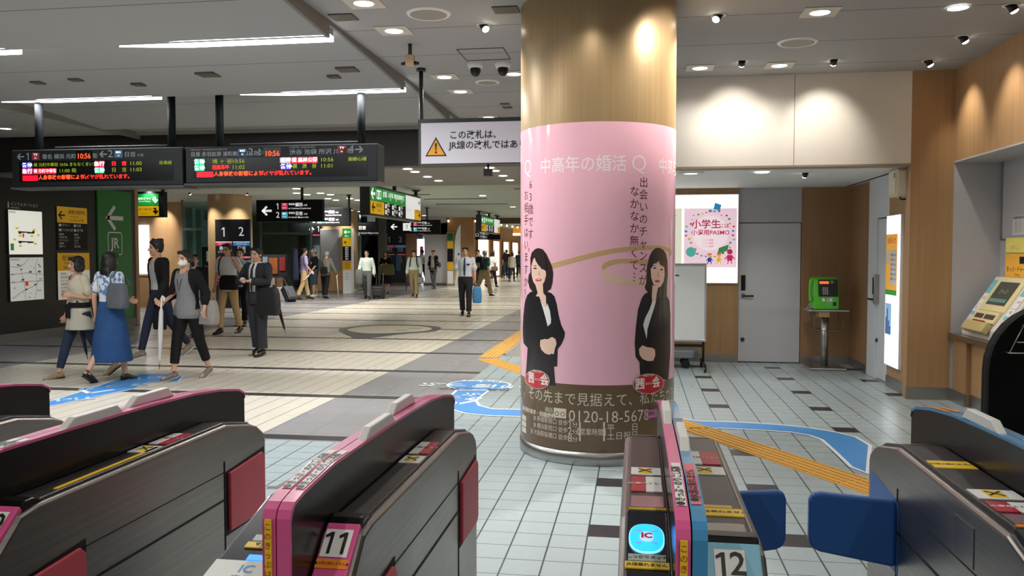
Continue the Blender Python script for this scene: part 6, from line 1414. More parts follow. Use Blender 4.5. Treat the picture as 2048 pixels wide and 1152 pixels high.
    for sd in (1, -1): blob(mb, (sd * .074, .012, -.008), (.012, .02, .031), 10); blob(mb, (sd * .036, -.062, -.028), (.022, .02, .02), 10)
    inv = Hm.inverted()
    def region(x0, x1, z0, z1, ymax=-.05):
        def f(p):
            q = (inv @ p) / hs; return x0 <= abs(q.x) <= x1 and z0 <= q.z <= z1 and q.y < ymax
        return f
    body = fuse(mb, 'body', skm, t, vox if vox < .012 else .0125, slots=[(LIP, region(0, .021, -.074, -.060, -.07)), (EYEM, region(.019, .044, -.004, .009)), (BROW, region(.016, .05, .020, .029))], smooth=2)
    # ---- hair
    hm = hairm or HAIRK
    if hair:
        mb = MB(); blob(mb, (0, .018, .043), (.083, .094, .082)); blob(mb, (0, .045, .0), (.077, .062, .075))
        if hair == 'short':
            for sd in (1, -1): blob(mb, (sd * .05, -.035, .088), (.035, .042, .028), 10); blob(mb, (sd * .07, .015, .02), (.016, .035, .045), 10)
        elif hair == 'spiky':
            for k in range(11): an = k * .57; blob(mb, (.055 * math.cos(an), .02 + .06 * math.sin(an), .10 + .012 * (k % 2)), (.028, .03, .03), 8)
            for sd in (1, -1): blob(mb, (sd * .045, -.052, .082), (.032, .032, .026), 10); blob(mb, (sd * .073, .01, .015), (.016, .035, .05), 10)
        elif hair == 'bob':
            for sd in (1, -1): blob(mb, (sd * .078, -.0, -.03), (.028, .055, .085)); blob(mb, (sd * .052, -.055, .072), (.04, .035, .035), 10)
            blob(mb, (0, .06, -.035), (.088, .05, .08))
        elif hair == 'long':
            for sd in (1, -1): blob(mb, (sd * .072, .01, -.05), (.03, .055, .11)); blob(mb, (sd * .05, -.055, .075), (.04, .034, .034), 10)
            blob(mb, (0, .06, -.06), (.09, .055, .13)); blob(mb, (0, .075, -.15), (.10, .05, .09)); blob(mb, (.05, .08, -.2), (.05, .035, .06), 10); blob(mb, (-.05, .08, -.2), (.05, .035, .06), 10)
        elif hair == 'tied':
            for sd in (1, -1): blob(mb, (sd * .046, -.036, .084), (.04, .044, .03), 10); blob(mb, (sd * .072, .018, .0), (.014, .036, .055), 10)
            blob(mb, (0, .1, .0), (.04, .04, .05), 10); blob(mb, (0, .115, -.06), (.028, .026, .07), 10)
        elif hair == 'thin':
            pass
        fuse(mb, 'hair', hm, t, max(.009, vox), smooth=2)
    # ---- clothes
    for w in wear:
        k, mt = w[0], w[1]; o = dict(w[2]) if len(w) > 2 else {}
        mb = MB(); nm = o.get('name', {'top': 'shirt', 'jacket': 'jacket', 'trousers': 'trousers', 'skirt': 'skirt', 'shorts': 'shorts'}.get(k, k)); cut = None; slots = o.get('slots')
        if k == 'top':
            g = o.get('g', .012); z0 = o.get('hem', .84); torso(mb, g, z0, 1.452, o.get('flare', .03))
            for i in (0, 1): arm(mb, i, g + .002, o.get('sleeve', .55), o.get('cuff', .008))
            if o.get('neck'):
                nd = o['neck']; cz = up((0, 0, 1.46)).z
                cut = lambda p: p.y < -.01 and (p.x ** 2) / (.085 ** 2) + ((cz - p.z) ** 2) / (nd ** 2) < 1 and cz - p.z < nd
        elif k == 'jacket':
            g = o.get('g', .028); torso(mb, g, o.get('hem', .80), 1.455, o.get('flare', .03))
            for i in (0, 1): arm(mb, i, g - .008, o.get('sleeve', 2.0), .006)
            zt_, zb_ = up((0, 0, 1.46)).z, up((0, 0, o.get('close', .80))).z; wt, wb = o.get('open', (.075, .10))
            def cut(p, zt_=zt_, zb_=zb_, wt=wt, wb=wb): return p.y < -.03 and zb_ - .02 < p.z < zt_ + .03 and abs(p.x) < wb + (wt - wb) * (p.z - zb_) / (zt_ - zb_)
        elif k in ('trousers', 'shorts'):
            g = o.get('g', .014); torso(mb, g, .80, o.get('waist', 1.0))
            for i in (0, 1): leg(mb, i, g, o.get('upto', .97), o.get('hem', .012))
        elif k == 'skirt':
            z1 = o.get('waist', 1.02); L = o.get('len', .62); kx = (J[0][1] + J[1][1]) / 2
            secs = []
            for q in range(7):
                f = q / 6; rx = .14 + (o.get('rx', .25) - .14) * f ** .8; ry = .11 + (o.get('ry', .2) - .11) * f ** .8; secs.append(mb.ring(Vector((0, kx.y * f * .5, z1 + dz - L * f)), X_, Y_, rx, ry, 24))
            mb.skin(secs)
        elif k == 'face_mask':
            blob(mb, (0, -.038, -.046), (.067, .066, .054)); blob(mb, (0, -.062, -.055), (.05, .05, .044)); 
            for sd in (1, -1): mb.tube([hp(sd * .05, -.05, -.02), hp(sd * .078, .012, .0)], .003, 6)
            fuse(mb, 'face_mask', mt, t, .006); continue
        elif k == 'cap':
            blob(mb, (0, .01, .062), (.09, .105, .075)); blob(mb, (0, -.10, .05), (.06, .05, .010))
        elif k == 'necktie':
            mb.tube([up((0, -.075, 1.445)), up((0, -.134, 1.36)), up((0, -.142 * bw, 1.2)), up((0, -.136 * bw, 1.0))], [.017, .02, .026, .012], 8, flat=.3); mb.make('necktie', mt, t); continue
        elif k == 'belt':
            torso(mb, .017, .985, 1.015); mb.make('belt', mt, t); continue
        elif k == 'waist_wrap':
            torso(mb, .034, o.get('z0', 1.0), o.get('z1', 1.07))
            for sd in (-.03, .03): mb.tube([up((sd * .4, -.15, 1.03)), up((sd, -.165, .97)), up((sd * 1.4, -.16, .86))], [.03, .032, .024], 8, flat=.5)
            mb.ball(up((0, -.165, 1.03)), (.04, .03, .035))
        elif k == 'collar':
            mb.tube([up((.07 * math.cos(a_), .012 + .066 * math.sin(a_), 1.452 + .008 * math.sin(a_))) for a_ in [q * PI / 8 for q in range(17)]], .013, 8); mb.make('collar', mt, t); continue
        elif k == 'glasses':
            for sd in (1, -1): mb.tube([hp(sd * .034 + .024 * math.cos(a_), -.093, .003 + .017 * math.sin(a_)) for a_ in [q * PI / 6 for q in range(13)]], .0028, 6); mb.tube([hp(sd * .058, -.09, .006), hp(sd * .08, .01, .006)], .0028, 6)
            mb.tube([hp(-.012, -.096, .006), hp(.012, -.096, .006)], .0028, 6); mb.make('glasses', mt, t); continue
        elif k == 'armband':
            sh, el, wr, d = A[o.get('side', 0)]; dd = (el - sh).normalized(); mb.tube([sh + dd * .10, sh + dd * .17], .068, 16); mb.make('armband', mt, t); continue
        elif k == 'badge':
            p = up((o.get('x', .07), -.126, 1.28)); mb.box(p.x - .04, p.x + .04, p.y - .012, p.y, p.z - .016, p.z + .016); mb.make('name_badge', mt, t); continue
        elif k == 'lanyard':
            mb.tube([up((.06, -.06, 1.44)), up((.03, -.14, 1.3)), up((0, -.15, 1.17)), up((-.03, -.14, 1.3)), up((-.06, -.06, 1.44))], .004, 6); mb.make('necklace', mt, t); continue
        c_ob = fuse(mb, nm, mt, t, max(.0085, vox), cut, slots, smooth=2)
        if k == 'jacket':
            sm = c_ob.modifiers.new('thickness', 'SOLIDIFY'); sm.thickness = .006
    # ---- shoes
    if shoes:
        mt, sole = shoes[0], shoes[1]; low = len(shoes) > 2
        for i in (0, 1):
            h, k, a, f = J[i]; mb = MB(); hl = a + Vector((0, .035, -.045)); d = (f - hl); d.normalize()
            R0 = Vector((0, 0, 1)); side = d.cross(R0).normalized(); u = side.cross(d)
            rings = [mb.ring(hl + d * q + u * zz, side, u, rx, ry, 12) for q, rx, ry, zz in ((-.03, .02, .025, .0), (-.01, .034, .042, .006), (.06, .038, .045 if not low else .036, .008), (.13, .046, .034, -.002), (.2, .043, .026, -.010), (.235, .03, .018, -.014))]
            mb.skin(rings); b = mb.make('shoe', mt, t, smooth=True)
            mb = MB(); rings = [mb.ring(hl + d * q - u * .036, side, u, rx, .010, 12) for q, rx in ((-.035, .022), (.0, .037), (.07, .038), (.14, .049), (.2, .046), (.243, .03))]; mb.skin(rings); mb.make('sole', sole, b, smooth=True)
    # scale to the true height
    for c_ in kids(t):
        for g_ in [c_] + kids(c_):
            if g_.type == 'MESH': g_.data.transform(Matrix.Scale(s, 4))
            for md in g_.modifiers:
                if md.type == 'SOLIDIFY': md.thickness *= s
    t['s'] = s
    W_ = Matrix.Translation((x, y, 0)) @ Matrix.Rotation(math.radians(yaw), 4, 'Z')
    info = {'t': t, 'W': W_, 's': s, 'wr': [W_ @ ((A[i][2] + A[i][3] * .07) * s) for i in (0, 1)], 'hip': [W_ @ (J[i][0] * s) for i in (0, 1)], 'sh': [W_ @ (A[i][0] * s) for i in (0, 1)], 'el': [W_ @ (A[i][1] * s) for i in (0, 1)], 'up': lambda p: W_ @ (up(p) * s), 'hp': lambda a, b, c: W_ @ (hp(a, b, c) * s), 'wrist': [W_ @ (A[i][2] * s) for i in (0, 1)]}
    del t['s']
    return info
V = Vector
def item(name, label, cat, at): return thing(name, label, cat, at)
def umbrella(top, bottom, m, label, hm=BLACK, fat=.03):
    top, bottom = V(top), V(bottom); t = item('umbrella', label, 'umbrella', bottom); a, b = top - bottom, V((0, 0, 0)); d = (a - b).normalized(); L = (a - b).length
    mb = MB(); mb.tube([b + d * .06, b + d * .12, b + d * L * .55, b + d * (L - .16), b + d * (L - .12)], [.008, fat * .55, fat, fat * .8, .012], 10); mb.make('canopy', m, t, smooth=True)
    mb = MB(); mb.tube([b, b + d * .07], [.004, .006], 8); mb.make('tip', DSTEEL, t)
    mb = MB(); u = V((.03, 0, 0)); mb.tube([b + d * (L - .13), b + d * L, b + d * (L + .03) + u * .5, b + d * (L + .015) + u, b + d * (L - .03) + u * 1.1], .011, 8, round_ends=True); mb.make('handle', hm, t)
    return t
def bag(at, w, d, h, yaw, m, label, name='bag', strap=None, soft=.35, cat='bag'):
    """at: centre of the bottom"""
    t = item(name, label, cat, at); R_ = Matrix.Rotation(math.radians(yaw), 4, 'Z')
    mb = MB(); rings = []
    for f, k in ((0, .86), (.06, .97), (.35, 1.05), (.75, .98), (.95, .86), (1, .7)):
        n = 20; pts = []
        for q in range(n):
            a = 2 * PI * q / n; cx = math.copysign(abs(math.cos(a)) ** soft, math.cos(a)); cy = math.copysign(abs(math.sin(a)) ** soft, math.sin(a))
            pts.append(mb.bm.verts.new(R_ @ V((cx * w / 2 * k, cy * d / 2 * k * (1.1 - .3 * f), f * h))))
        rings.append(pts)
    mb.skin(rings); mb.make('bag_body', m, t)
    if strap:
        mb = MB(); mb.tube([V(p) - V(at) for p in strap], .012, 8, flat=.5); mb.make('strap', m, t)
    return t
def handles(t, at, top, w, m, r=.008):
    mb = MB(); a, tp = V(at), V(top); o = t.location
    for s_ in (1,): mb.tube([a + V((-w, 0, 0)) - o, a + (tp - a) * .7 + V((-w * .6, 0, 0)) - o, tp - o, a + (tp - a) * .7 + V((w * .6, 0, 0)) - o, a + V((w, 0, 0)) - o], r, 8)
    mb.make('handle', m, t)
def rucksack(P, m, label, w=.30, d=.17, h=.45, z=1.02, m2=None, off=.245):
    """on the back of person P"""
    W_, s = P['W'], P['s']; base = P['up']((0, off, z)); yaw = math.degrees(P['W'].to_euler().z)
    t = bag(base, w, d, h, yaw, m, label, 'backpack', soft=.5)
    mb = MB(); o = V(base)
    for sd in (1, -1): mb.tube([P['up']((sd * .10, .12, 1.40)) - o, P['up']((sd * .105, .02, 1.475)) - o, P['up']((sd * .11, -.105, 1.40)) - o, P['up']((sd * .125, -.148, 1.26)) - o, P['up']((sd * .15, -.06, 1.1)) - o, P['up']((sd * .13, .1, 1.06)) - o], .02, 8, flat=.35)
    mb.make('shoulder_strap', m2 or m, t)
    if h > .35:
        R_ = Matrix.Rotation(math.radians(yaw), 4, 'Z'); mb = MB(); mb.box(-w * .36, w * .36, d * .5, d * .62, h * .1, h * .5); mb.make('front_pocket', m2 or m, t, bevel=.02, xf=R_)
    return t
def suitcase(at, yaw, tilt, m, label, w=.36, d=.22, h=.52, hl=.45):
    t = item('suitcase', label, 'suitcase', at); R_ = Matrix.Rotation(math.radians(yaw), 4, 'Z') @ Matrix.Rotation(math.radians(tilt), 4, 'X')
    mb = MB(); mb.box(-w / 2, w / 2, -d / 2, d / 2, .05, .05 + h); mb.make('case', m, t, bevel=.03, xf=R_, seg=3)
    mb = MB(); mb.box(-w * .38, w * .38, -d / 2 - .02, -d / 2, .1, .1 + h * .55); mb.make('pocket', m, t, bevel=.012, xf=R_)
    mb = MB(); mb.tube([(-w * .3, d * .3, h), (-w * .3, d * .3, h + hl), (w * .3, d * .3, h + hl), (w * .3, d * .3, h)], .011, 8); mb.make('handle', mat('handle_grey', (120, 122, 124), .35, .6), t, xf=R_)
    for sd in (1, -1): mb = MB(); mb.tube([(sd * w * .42 - .015, d * .3, .035), (sd * w * .42 + .015, d * .3, .035)], .035, 12); mb.make('wheel', BLACK, t, xf=R_)
    return t
K = cloth('black', (28, 27, 28)); KN = cloth('navy', (38, 44, 62)); GR = cloth('grey', (128, 128, 130)); GRL = cloth('pale_grey', (176, 176, 176)); CRM = cloth('cream', (206, 198, 176)); CRM2 = cloth('tunic', (190, 184, 170)); JEAN = cloth('jean', (44, 56, 78)); DEN = cloth('denim', (46, 78, 124), .25); KH = cloth('khaki', (190, 162, 118)); KHD = cloth('dark_khaki', (140, 128, 96)); WS = cloth('white', (226, 224, 220)); WSB = cloth('white_blue', (206, 214, 226)); SUIT = cloth('charcoal', (48, 50, 54)); TROU = cloth('grey_trouser', (92, 96, 94)); PUR = cloth('lilac', (168, 150, 196)); OLIV = cloth('olive', (104, 104, 62)); SAGE = cloth('sage_shirt', (190, 200, 192)); TEAL = cloth('teal', (46, 92, 92)); GJ = cloth('grey_jacket', (110, 110, 100)); BEI_ = cloth('beige', (200, 190, 170)); LB = cloth('light_blue', (150, 180, 206)); BLUS = cloth('shorts_blue', (60, 76, 96))
SHB = mat('shoe_black', (22, 21, 21), .35); SHT = mat('shoe_tan', (150, 126, 96), .5); SHG = mat('shoe_grey', (116, 108, 98), .6); SOLE = mat('sole_dark', (40, 38, 36), .7); SOLW = mat('sole_pale', (190, 184, 172), .6)
g = G('cloth_floral', .85, .2); x, y, z = g.xyz()
FLOR = g.out(g.mix(g.op('GREATER_THAN', g.noise(17, detail=3), .52), lin(214, 218, 224), g.mix(g.noise(30), lin(60, 96, 150), lin(120, 156, 196))))
def at(px, py): p = on_floor(px, py); return p.x, p.y
X1, Y1 = at(163, 754)
P = person('short-haired woman in cream tee and tied black cardigan walking left, at the far left', X1, Y1, -30, 1.57, 'f', 2, (-10, 0), ((-20, 22), (20, 4)), ((-14, 12, 116, -26), (4, 16, 8, 8)), 'bob', wear=[('trousers', JEAN, {'upto': .86, 'g': .010, 'hem': 0, 'name': 'leggings'}), ('skirt', CRM2, {'waist': 1.06, 'len': .36, 'rx': .215, 'ry': .18, 'name': 'tunic'}), ('top', CRM, {'hem': .95, 'sleeve': .62, 'g': .016, 'cuff': .014, 'neck': .085}), ('waist_wrap', K, {'name': 'tied_cardigan'})], vox=.0065, shoes=(SHT, SOLE, 1))
umbrella(P['wrist'][0] + V((.02, .05, -.1)), (P['wrist'][0].x + .05, P['wrist'][0].y + .2, .22), KN, 'dark folded umbrella hanging between the two women on the left')
X2, Y2 = at(224, 762)
P = person('woman seen from behind in a blue and white floral blouse and long denim skirt', X2, Y2, 172, 1.59, 'f', 0, (-10, 0), ((-6, 34), (10, 2)), ((-6, 14, 14, 4), (-6, 10, 84, -14)), 'long', wear=[('skirt', DEN, {'waist': 1.10, 'len': .82, 'rx': .27, 'ry': .24}), ('top', FLOR, {'hem': 1.02, 'sleeve': .58, 'g': .018, 'cuff': .014, 'flare': .15, 'name': 'blouse'})], vox=.0065, shoes=(SHB, SHB))
b_ = P['up']((-.235, .13, .98)); bag(b_, .29, .13, .30, 160, cloth('bag_grey', (96, 100, 106)), 'grey shoulder bag of the woman in the floral blouse', 'shoulder_bag', strap=[b_ + V((-.08, 0, .27)), P['up']((-.135, .14, 1.36)), P['up']((-.14, .03, 1.46)), P['up']((-.17, -.10, 1.36)), b_ + V((.1, .10, .27))])
X3, Y3 = at(322, 712)
P = person('tall young man in an open black jacket and pale grey tee, looking left', X3, Y3, -30, 1.80, 'm', 3, (-22, 0), ((-16, 24), (20, 6)), ((4, 10, 20, 2), (-38, 24, 30, -14)), 'spiky', wear=[('trousers', KN, {'g': .010, 'hem': .002, 'name': 'jeans'}), ('top', GRL, {'hem': .90, 'sleeve': .4, 'neck': .11, 'cuff': -.006, 'g': .008}), ('jacket', K, {'open': (.085, .135), 'hem': .84})], vox=.0065, shoes=(SHG, SOLW), build=.93)
b_ = P['wr'][0] + V((.0, .05, -.42)); bg = bag(b_, .26, .10, .36, -30, K, 'black cloth bag hanging from the hand of the man in the black jacket'); handles(bg, b_ + V((0, 0, .33)), P['wr'][0], .08, K)
X4, Y4 = at(378, 757)
P = person('woman in a white face mask, grey top and black cardigan walking towards the gates', X4, Y4, -12, 1.60, 'f', 2, (-14, 4), ((-14, 10), (14, 4)), ((-14, 22, 34, 8), (8, 10, 62, -16)), 'tied', wear=[('trousers', K, {'upto': .74, 'g': .016, 'hem': .004}), ('top', GR, {'hem': .80, 'g': .020, 'flare': .22, 'sleeve': .4, 'neck': .07, 'cuff': -.012}), ('jacket', K, {'open': (.10, .20), 'hem': .86, 'g': .034, 'sleeve': 1.5, 'name': 'cardigan'}), ('face_mask', WHITE), ('lanyard', BLACK)], vox=.0065, shoes=(SHG, SOLW, 1))
umbrella(P['wr'][1] + V((0, -.02, .06)), P['wr'][1] + V((-.02, -.06, -.80)), cloth('umb_white', (206, 206, 206)), 'white folded umbrella held by the woman in the face mask', WHITE)
b_ = P['up']((.26, .06, .72)); bag(b_, .30, .12, .30, -12, cloth('bag_pale', (150, 146, 142)), 'pale grey bag at the hip of the woman in the face mask', 'shoulder_bag', strap=[b_ + V((-.1, 0, .27)), P['up']((.18, .03, 1.40)), P['up']((.17, .0, 1.43)), b_ + V((.1, .05, .27))])
X5, Y5 = at(458, 667)
P = person('man in a white polo and khaki trousers talking on the phone', X5, Y5, -6, 1.73, 'm', 1, (0, 4), ((-10, 12), (12, 6)), ((30, 36, 122, -14), (-2, 14, 16, 2)), 'short', wear=[('trousers', KH, {'g': .012, 'hem': .004}), ('top', WS, {'hem': .80, 'sleeve': .6, 'cuff': .016, 'g': .016, 'name': 'polo_shirt'}), ('collar', WS), ('glasses', BLACK)], vox=.0075, shoes=(SHB, SOLE))
pm = P['wr'][0]; t = item('mobile_phone', 'dark mobile phone at the ear of the man in the white polo', 'phone', pm); m = MB(); m.box(-.008, .008, -.035, .035, -.07, .07); m.make('phone_body', BLACK, t, bevel=.004, xf=Matrix.Rotation(.3, 4, 'X')); 
b_ = P['up']((.17, -.24, .84)); bag(b_, .36, .14, .28, -6, K, 'large black messenger bag across the front of the man on the phone', 'messenger_bag', strap=[b_ + V((-.19, 0, .28)), P['up']((-.10, -.16, 1.25)), P['up']((-.11, -.10, 1.41)), P['up']((-.115, .02, 1.475)), P['up']((-.08, .14, 1.38)), P['up']((.16, .15, 1.1)), b_ + V((.2, .08, .28))])
X6, Y6 = at(517, 711)
P = person('short older man in a dark suit and tie holding both hands at his chest', X6, Y6, -14, 1.63, 'm', 0, (-8, 4), ((4, 4), (-4, 8)), ((22, 20, 78, -46), (20, 24, 84, -52)), 'short', wear=[('trousers', SUIT, {'g': .022, 'hem': .022}), ('top', WS, {'hem': .84, 'sleeve': 1.98, 'g': .010}), ('collar', WS), ('necktie', mat('tie_black', (20, 20, 24), .6)), ('jacket', SUIT, {'open': (.075, .06), 'hem': .78, 'g': .034, 'sleeve': 1.9})], vox=.0075, shoes=(SHB, SOLE), build=1.06)
b_ = P['wr'][0] + V((.27, .10, -.52)); bg = bag(b_, .38, .12, .42, -14, mat('bag_black', (18, 18, 19), .6), 'black document bag hanging from the arm of the man in the dark suit', 'document_bag'); handles(bg, b_ + V((0, 0, .38)), P['el'][0] * .4 + P['wr'][0] * .6, .08, K)
umbrella(P['wr'][0] + V((.30, .20, -.1)), P['wr'][0] + V((.50, .18, -.80)), K, 'black folded umbrella behind the black document bag')
X7, Y7 = at(392, 676)
person('person in a dark jacket and white collar, mostly hidden behind the masked woman', X7, Y7, 10, 1.52, 'm', 0, (14, 0), ((6, 5), (-8, 8)), hair='short', wear=[('trousers', KN), ('top', WS, {'sleeve': 1.9, 'g': .01}), ('collar', WS), ('jacket', K, {'open': (.05, .03)})], vox=.010, shoes=(SHB, SOLE))
X8, Y8 = at(482, 652)
person('person in a light blue shirt mostly hidden behind the man in the dark suit', X8, Y8, 12, 1.64, 'm', 0, (0, 0), ((6, 4), (-6, 8)), hair='short', wear=[('trousers', K), ('top', LB, {'sleeve': .6})], vox=.010, shoes=(SHB, SOLE))
X9, Y9 = at(931, 632)
P = person('station attendant in a white short-sleeved shirt, navy tie and yellow armband', X9, Y9, 4, 1.69, 'm', 1, (4, 4), ((12, 6), (-8, 14)), ((4, 12, 12, 4), (-4, 16, 12, 6)), 'short', wear=[('trousers', mat('cloth_uniform', (30, 30, 36), .8, var=.1), {'g': .018, 'hem': .012, 'waist': 1.03}), ('top', WSB, {'hem': .97, 'sleeve': .72, 'g': .018, 'cuff': .02}), ('collar', WSB), ('necktie', mat('tie_navy', (30, 48, 84), .6)), ('belt', BLACK), ('armband', YEL, {'side': 0}), ('badge', KN, {'x': .09})], vox=.0085, shoes=(SHB, SOLE))
b_ = P['wr'][0] + V((.05, 0, -.50)); bg = bag(b_, .22, .12, .40, 20, mat('bag_blue', (70, 140, 200), .4), 'bright blue plastic bag in the hand of the station attendant', 'plastic_bag', soft=.7); handles(bg, b_ + V((0, 0, .37)), P['wr'][0], .05, mat('bag_blue'))
# middle distance
P = person('man in a pale grey shirt pulling a small black suitcase', *at(734, 598), 4, 1.64, 'm', 0, (0, 0), ((10, 6), (-12, 14)), ((-6, 14, 14, 4), (6, 14, 58, -10)), 'short', wear=[('trousers', TROU, {'g': .022, 'hem': .012}), ('top', SAGE, {'hem': .98, 'sleeve': 1.95, 'g': .018}), ('glasses', BLACK)], vox=.012, shoes=(SHB, SOLE))
q = at(757, 598); suitcase((q[0], q[1], 0), 0, -8, mat('case_black', (22, 22, 24), .5), 'small black cabin suitcase between the grey-shirted man and the lady in black', .40, .22, .36, .52)
w_ = P['wr'][1]; t = item('folded_coat', 'dark grey coat draped over the arm of the man with the suitcase', 'coat', (w_.x, w_.y - .02, w_.z - .5)); mb = MB(); mb.loft([(0.0, 0, 0, .09, .05), (.1, 0, 0, .13, .07), (.35, 0, 0, .14, .08), (.52, 0, 0, .12, .08), (.56, 0, 0, .07, .05)], 16); mb.make('coat_body', TROU, t)
P = person('lady in black with long hair and a large olive bag', *at(772, 587), 6, 1.63, 'f', 0, (0, 0), ((6, 4), (-10, 14)), ((20, 12, 82, -30), (14, 14, 84, -34)), 'long', wear=[('skirt', K, {'waist': 1.05, 'len': .66, 'rx': .25, 'ry': .2}), ('top', K, {'hem': .98, 'sleeve': .9, 'g': .016, 'neck': .1})], vox=.012, shoes=(SHB, SHB))
b_ = P['up']((.14, -.24, .74)); bg = bag(b_, .46, .16, .42, 0, OLIV, 'large olive bag held in front by the lady in black', 'tote_bag'); handles(bg, b_ + V((0, 0, .38)), P['wr'][0], .1, OLIV)
P = person('man with a dark backpack, pale shirt and brown trousers looking down', *at(829, 595), 2, 1.64, 'm', 2, (0, 16), ((7, 5), (-9, 12)), ((0, 14, 14, 2), (0, 14, 14, 2)), 'short', wear=[('trousers', KHD, {'g': .026, 'hem': .014}), ('top', SAGE, {'hem': .98, 'sleeve': 1.95, 'g': .02}), ('belt', BLACK)], vox=.012, shoes=(SHB, SOLE))
rucksack(P, KN, 'dark backpack worn by the man looking down')
umbrella(P['wr'][1] + V((0, -.02, .02)), P['wr'][1] + V((-.02, -.03, -.62)), KN, 'dark folded umbrella in the right hand of the man looking down')
b_ = P['wr'][0] + V((0, -.02, -.30)); bg = bag(b_, .2, .1, .22, 0, GR, 'small grey pouch in the left hand of the man looking down', 'pouch'); handles(bg, b_ + V((0, 0, .2)), P['wr'][0], .05, GR)
P = person('woman in a white blouse, open black cardigan and grey trousers walking forward', *at(867, 577), -6, 1.70, 'f', 0, (0, 10), ((12, 4), (-12, 16)), ((4, 10, 26, 4), (4, 10, 30, -6)), 'short', wear=[('trousers', GR, {'g': .012}), ('top', WS, {'hem': .92, 'sleeve': .6}), ('jacket', K, {'open': (.07, .11), 'hem': .72, 'name': 'cardigan', 'sleeve': 1.4})], vox=.012, shoes=(SHB, SOLE))
b_ = P['up']((.24, -.02, .93)); bag(b_, .24, .12, .22, 0, cloth('bag_mauve', (130, 110, 112)), 'mauve shoulder bag of the woman in the black cardigan', 'shoulder_bag', strap=[b_ + V((-.08, 0, .2)), P['up']((.15, .0, 1.44)), b_ + V((.08, .06, .2))])
P = person('man in a white shirt and black trousers with a black backpack, seen from the side', *at(846, 569), -110, 1.70, 'm', 4, (20, 8), ((10, 4), (-8, 10)), ((14, 8, 50, -6), (14, 8, 50, -6)), 'short', wear=[('trousers', K, {'g': .02}), ('top', WS, {'hem': .95, 'sleeve': .9})], vox=.013, shoes=(SHB, SOLE))
rucksack(P, K, 'black backpack of the white-shirted man behind the woman in the black cardigan')
P = person('man in a lilac polo shirt seen from behind, pulling a dark suitcase', *at(608, 599), 128, 1.72, 'm', 2, (10, 0), ((14, 4), (-10, 14)), ((-4, 8, 20, 4), (4, 16, 34, 2)), 'short', wear=[('trousers', KH, {'g': .02}), ('top', PUR, {'hem': .86, 'sleeve': .75, 'g': .02})], vox=.011, shoes=(SHB, SOLE))
b_ = P['up']((.02, .29, .62)); bag(b_, .36, .24, 1.06, 128, KN, 'tall dark instrument case on the back of the man in the lilac shirt', 'instrument_case', soft=.6, strap=[b_ + V((0, 0, .9)), P['up']((-.11, .03, 1.475)), P['up']((-.11, -.13, 1.3)), b_ + V((.1, .05, .3))])
q = at(585, 604); suitcase((q[0], q[1], 0), 60, -34, mat('case_navy', (40, 44, 52), .5), 'tilted dark navy suitcase behind the man in the lilac shirt', .36, .24, .5, .4)
q = at(561, 601); bag((q[0], q[1], 0), .30, .16, .44, 0, mat('bag_print', (196, 190, 186), .5, var=.35, vscale=14), 'pale patterned paper bag standing beside the tilted navy suitcase', 'paper_bag', soft=.25)
umbrella(P['wr'][1] + V((.0, -.05, .02)), P['wr'][1] + V((-.34, -.12, -.34)), cloth('umb_white'), 'white folded umbrella in the hand of the man in the lilac shirt', WHITE, .035)
P = person('man in a white cap, black tee and blue shorts', *at(629, 595), -52, 1.66, 'm', 0, (30, 6), ((6, 4), (-6, 6)), ((8, 12, 30, 2), (4, 12, 20, 2)), 'short', wear=[('shorts', BLUS, {'upto': .08, 'g': .035, 'hem': .01}), ('top', K, {'hem': .84, 'sleeve': .75, 'g': .026, 'slots': [(WS, lambda p: abs(p.x) < .10 and 1.20 < p.z < 1.28 and p.y < -.08 and (abs(p.x) > .06 or p.z > 1.265 or p.z < 1.215))]}), ('cap', WS)], vox=.011, shoes=(WHITE, SOLW), build=1.05)
P = person('white-haired old man in a grey jacket leaning on a pale cane, seen from behind', *at(651, 597), 165, 1.60, 'm', 8, (14, 4), ((6, 4), (-6, 8)), ((6, 10, 14, 2), (16, 16, 14, 6)), 'short', HAIRG, [('trousers', K, {'g': .022, 'hem': .012}), ('jacket', GJ, {'hem': .80, 'g': .03, 'open': (.03, .04)})], vox=.011, shoes=(SHB, SOLE))
w_ = P['wr'][1]; t = item('walking_cane', 'pale cane in the right hand of the white-haired man', 'cane', (w_.x + .08, w_.y - .02, 0)); mb = MB(); mb.tube([(0, 0, 0), (-.06, 0, w_.z - .02)], .014, 8); mb.make('shaft', mat('cane_cream', (214, 204, 176), .5), t); mb = MB(); mb.tube([(-.06, 0, w_.z - .03), (-.075, 0, w_.z + .03), (-.10, 0, w_.z + .04)], .016, 8, round_ends=True); mb.make('grip', BLACK, t)
bag(P['up']((-.1, .2, .86)), .26, .10, .24, 165, K, 'black shoulder bag on the back of the white-haired man', 'shoulder_bag', strap=[P['up']((-.12, .2, 1.06)), P['up']((.05, .17, 1.3)), P['up']((.11, .03, 1.48)), P['up']((.06, -.15, 1.3))])
P = person('grey-haired man in a teal vest walking away with a dark backpack', *at(968, 592), 148, 1.70, 'm', 4, (0, 0), ((-22, 18), (20, 4)), ((10, 10, 20, 2), (-10, 10, 24, 2)), 'short', HAIRG, [('trousers', KHD, {'g': .03, 'hem': .014}), ('top', TEAL, {'hem': .84, 'sleeve': .7, 'g': .026})], vox=.012, shoes=(SHB, SOLE))
rucksack(P, K, 'dark and grey backpack of the grey-haired man', .32, .18, .44, m2=cloth('pack_grey', (120, 120, 110)))
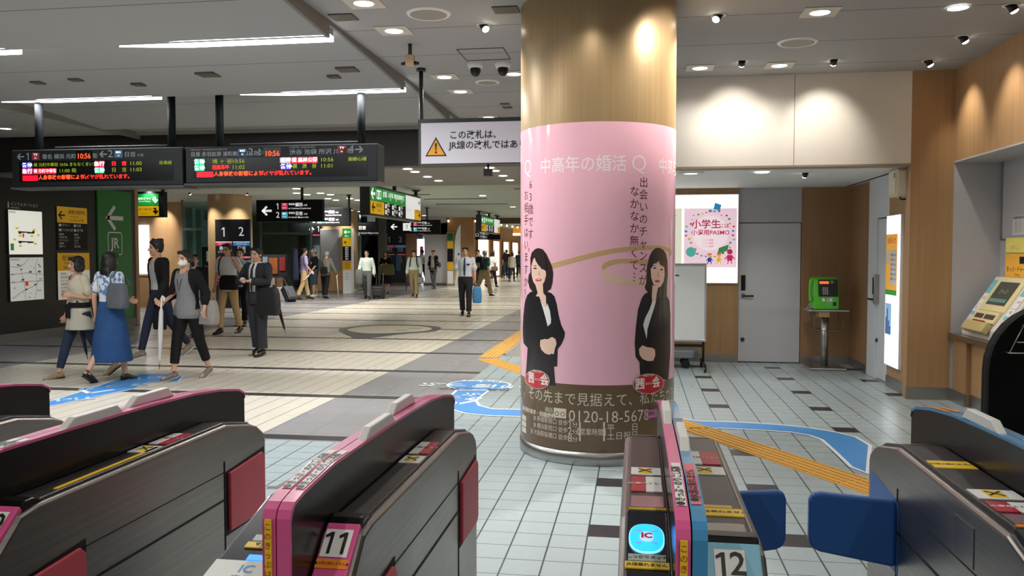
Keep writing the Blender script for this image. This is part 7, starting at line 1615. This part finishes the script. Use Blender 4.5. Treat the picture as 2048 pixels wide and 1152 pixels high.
P = person('woman in a white top and dark trousers walking away beyond the grey-haired man', *at(984, 574), 160, 1.66, 'f', 2, (0, 0), ((-20, 26), (18, 4)), ((4, 8, 20, 0), (-6, 10, 20, 0)), 'bob', wear=[('trousers', KN, {'g': .014}), ('top', WS, {'hem': .82, 'sleeve': .7, 'g': .02})], vox=.014, shoes=(SHB, SOLE))
b_ = P['up']((-.2, .1, .80)); bag(b_, .3, .14, .2, 160, cloth('bag_brown', (110, 92, 76)), 'brown bag of the woman in the white top', 'shoulder_bag', strap=[b_ + V((0, 0, .18)), P['up']((-.15, .02, 1.45)), b_ + V((.06, .1, .18))])
person('man in a white shirt facing this way behind the grey-haired man', *at(955, 566), -4, 1.70, 'm', 0, (0, 0), ((6, 4), (-6, 8)), hair='short', wear=[('trousers', K), ('top', WS, {'sleeve': .9})], vox=.014, shoes=(SHB, SOLE))
person('woman in a pale dress half hidden behind the station attendant', *at(943, 570), 8, 1.52, 'f', 0, (0, 0), ((6, 4), (-6, 8)), hair='tied', wear=[('skirt', CRM2, {'rx': .22}), ('top', CRM, {'sleeve': .7})], vox=.014, shoes=(SHB, SOLE))
P = person('distant person in a beige jacket seen from behind near the pink pillar', *at(1024, 563), 176, 1.58, 'f', 0, (0, 0), ((-12, 14), (12, 4)), hair='bob', wear=[('trousers', KN, {'g': .014}), ('jacket', BEI_, {'open': (.02, .02)})], vox=.014, shoes=(SHB, SOLE))
P = person('distant man in dark clothes with a dark backpack beside the beige jacket', *at(1013, 557), 178, 1.74, 'm', 0, (0, 0), ((-10, 12), (12, 4)), hair='short', wear=[('trousers', JEAN), ('top', K, {'sleeve': .8})], vox=.014, shoes=(SHB, SOLE))
rucksack(P, K, 'dark backpack of the distant man in dark clothes')
person('distant person in dark red leftmost of the far group', *at(1009, 555), 170, 1.60, 'f', 0, (0, 0), ((-12, 14), (12, 4)), hair='bob', wear=[('trousers', K), ('top', cloth('wine', (70, 36, 40)), {'sleeve': 1.9})], vox=.014, shoes=(SHB, SOLE))
person('distant dark-clothed person at the very edge of the pink pillar', *at(1038, 555), 200, 1.66, 'm', 0, (0, 0), ((10, 4), (-10, 10)), hair='short', wear=[('trousers', K), ('jacket', KN, {'open': (.02, .02)})], vox=.014, shoes=(SHB, SOLE))
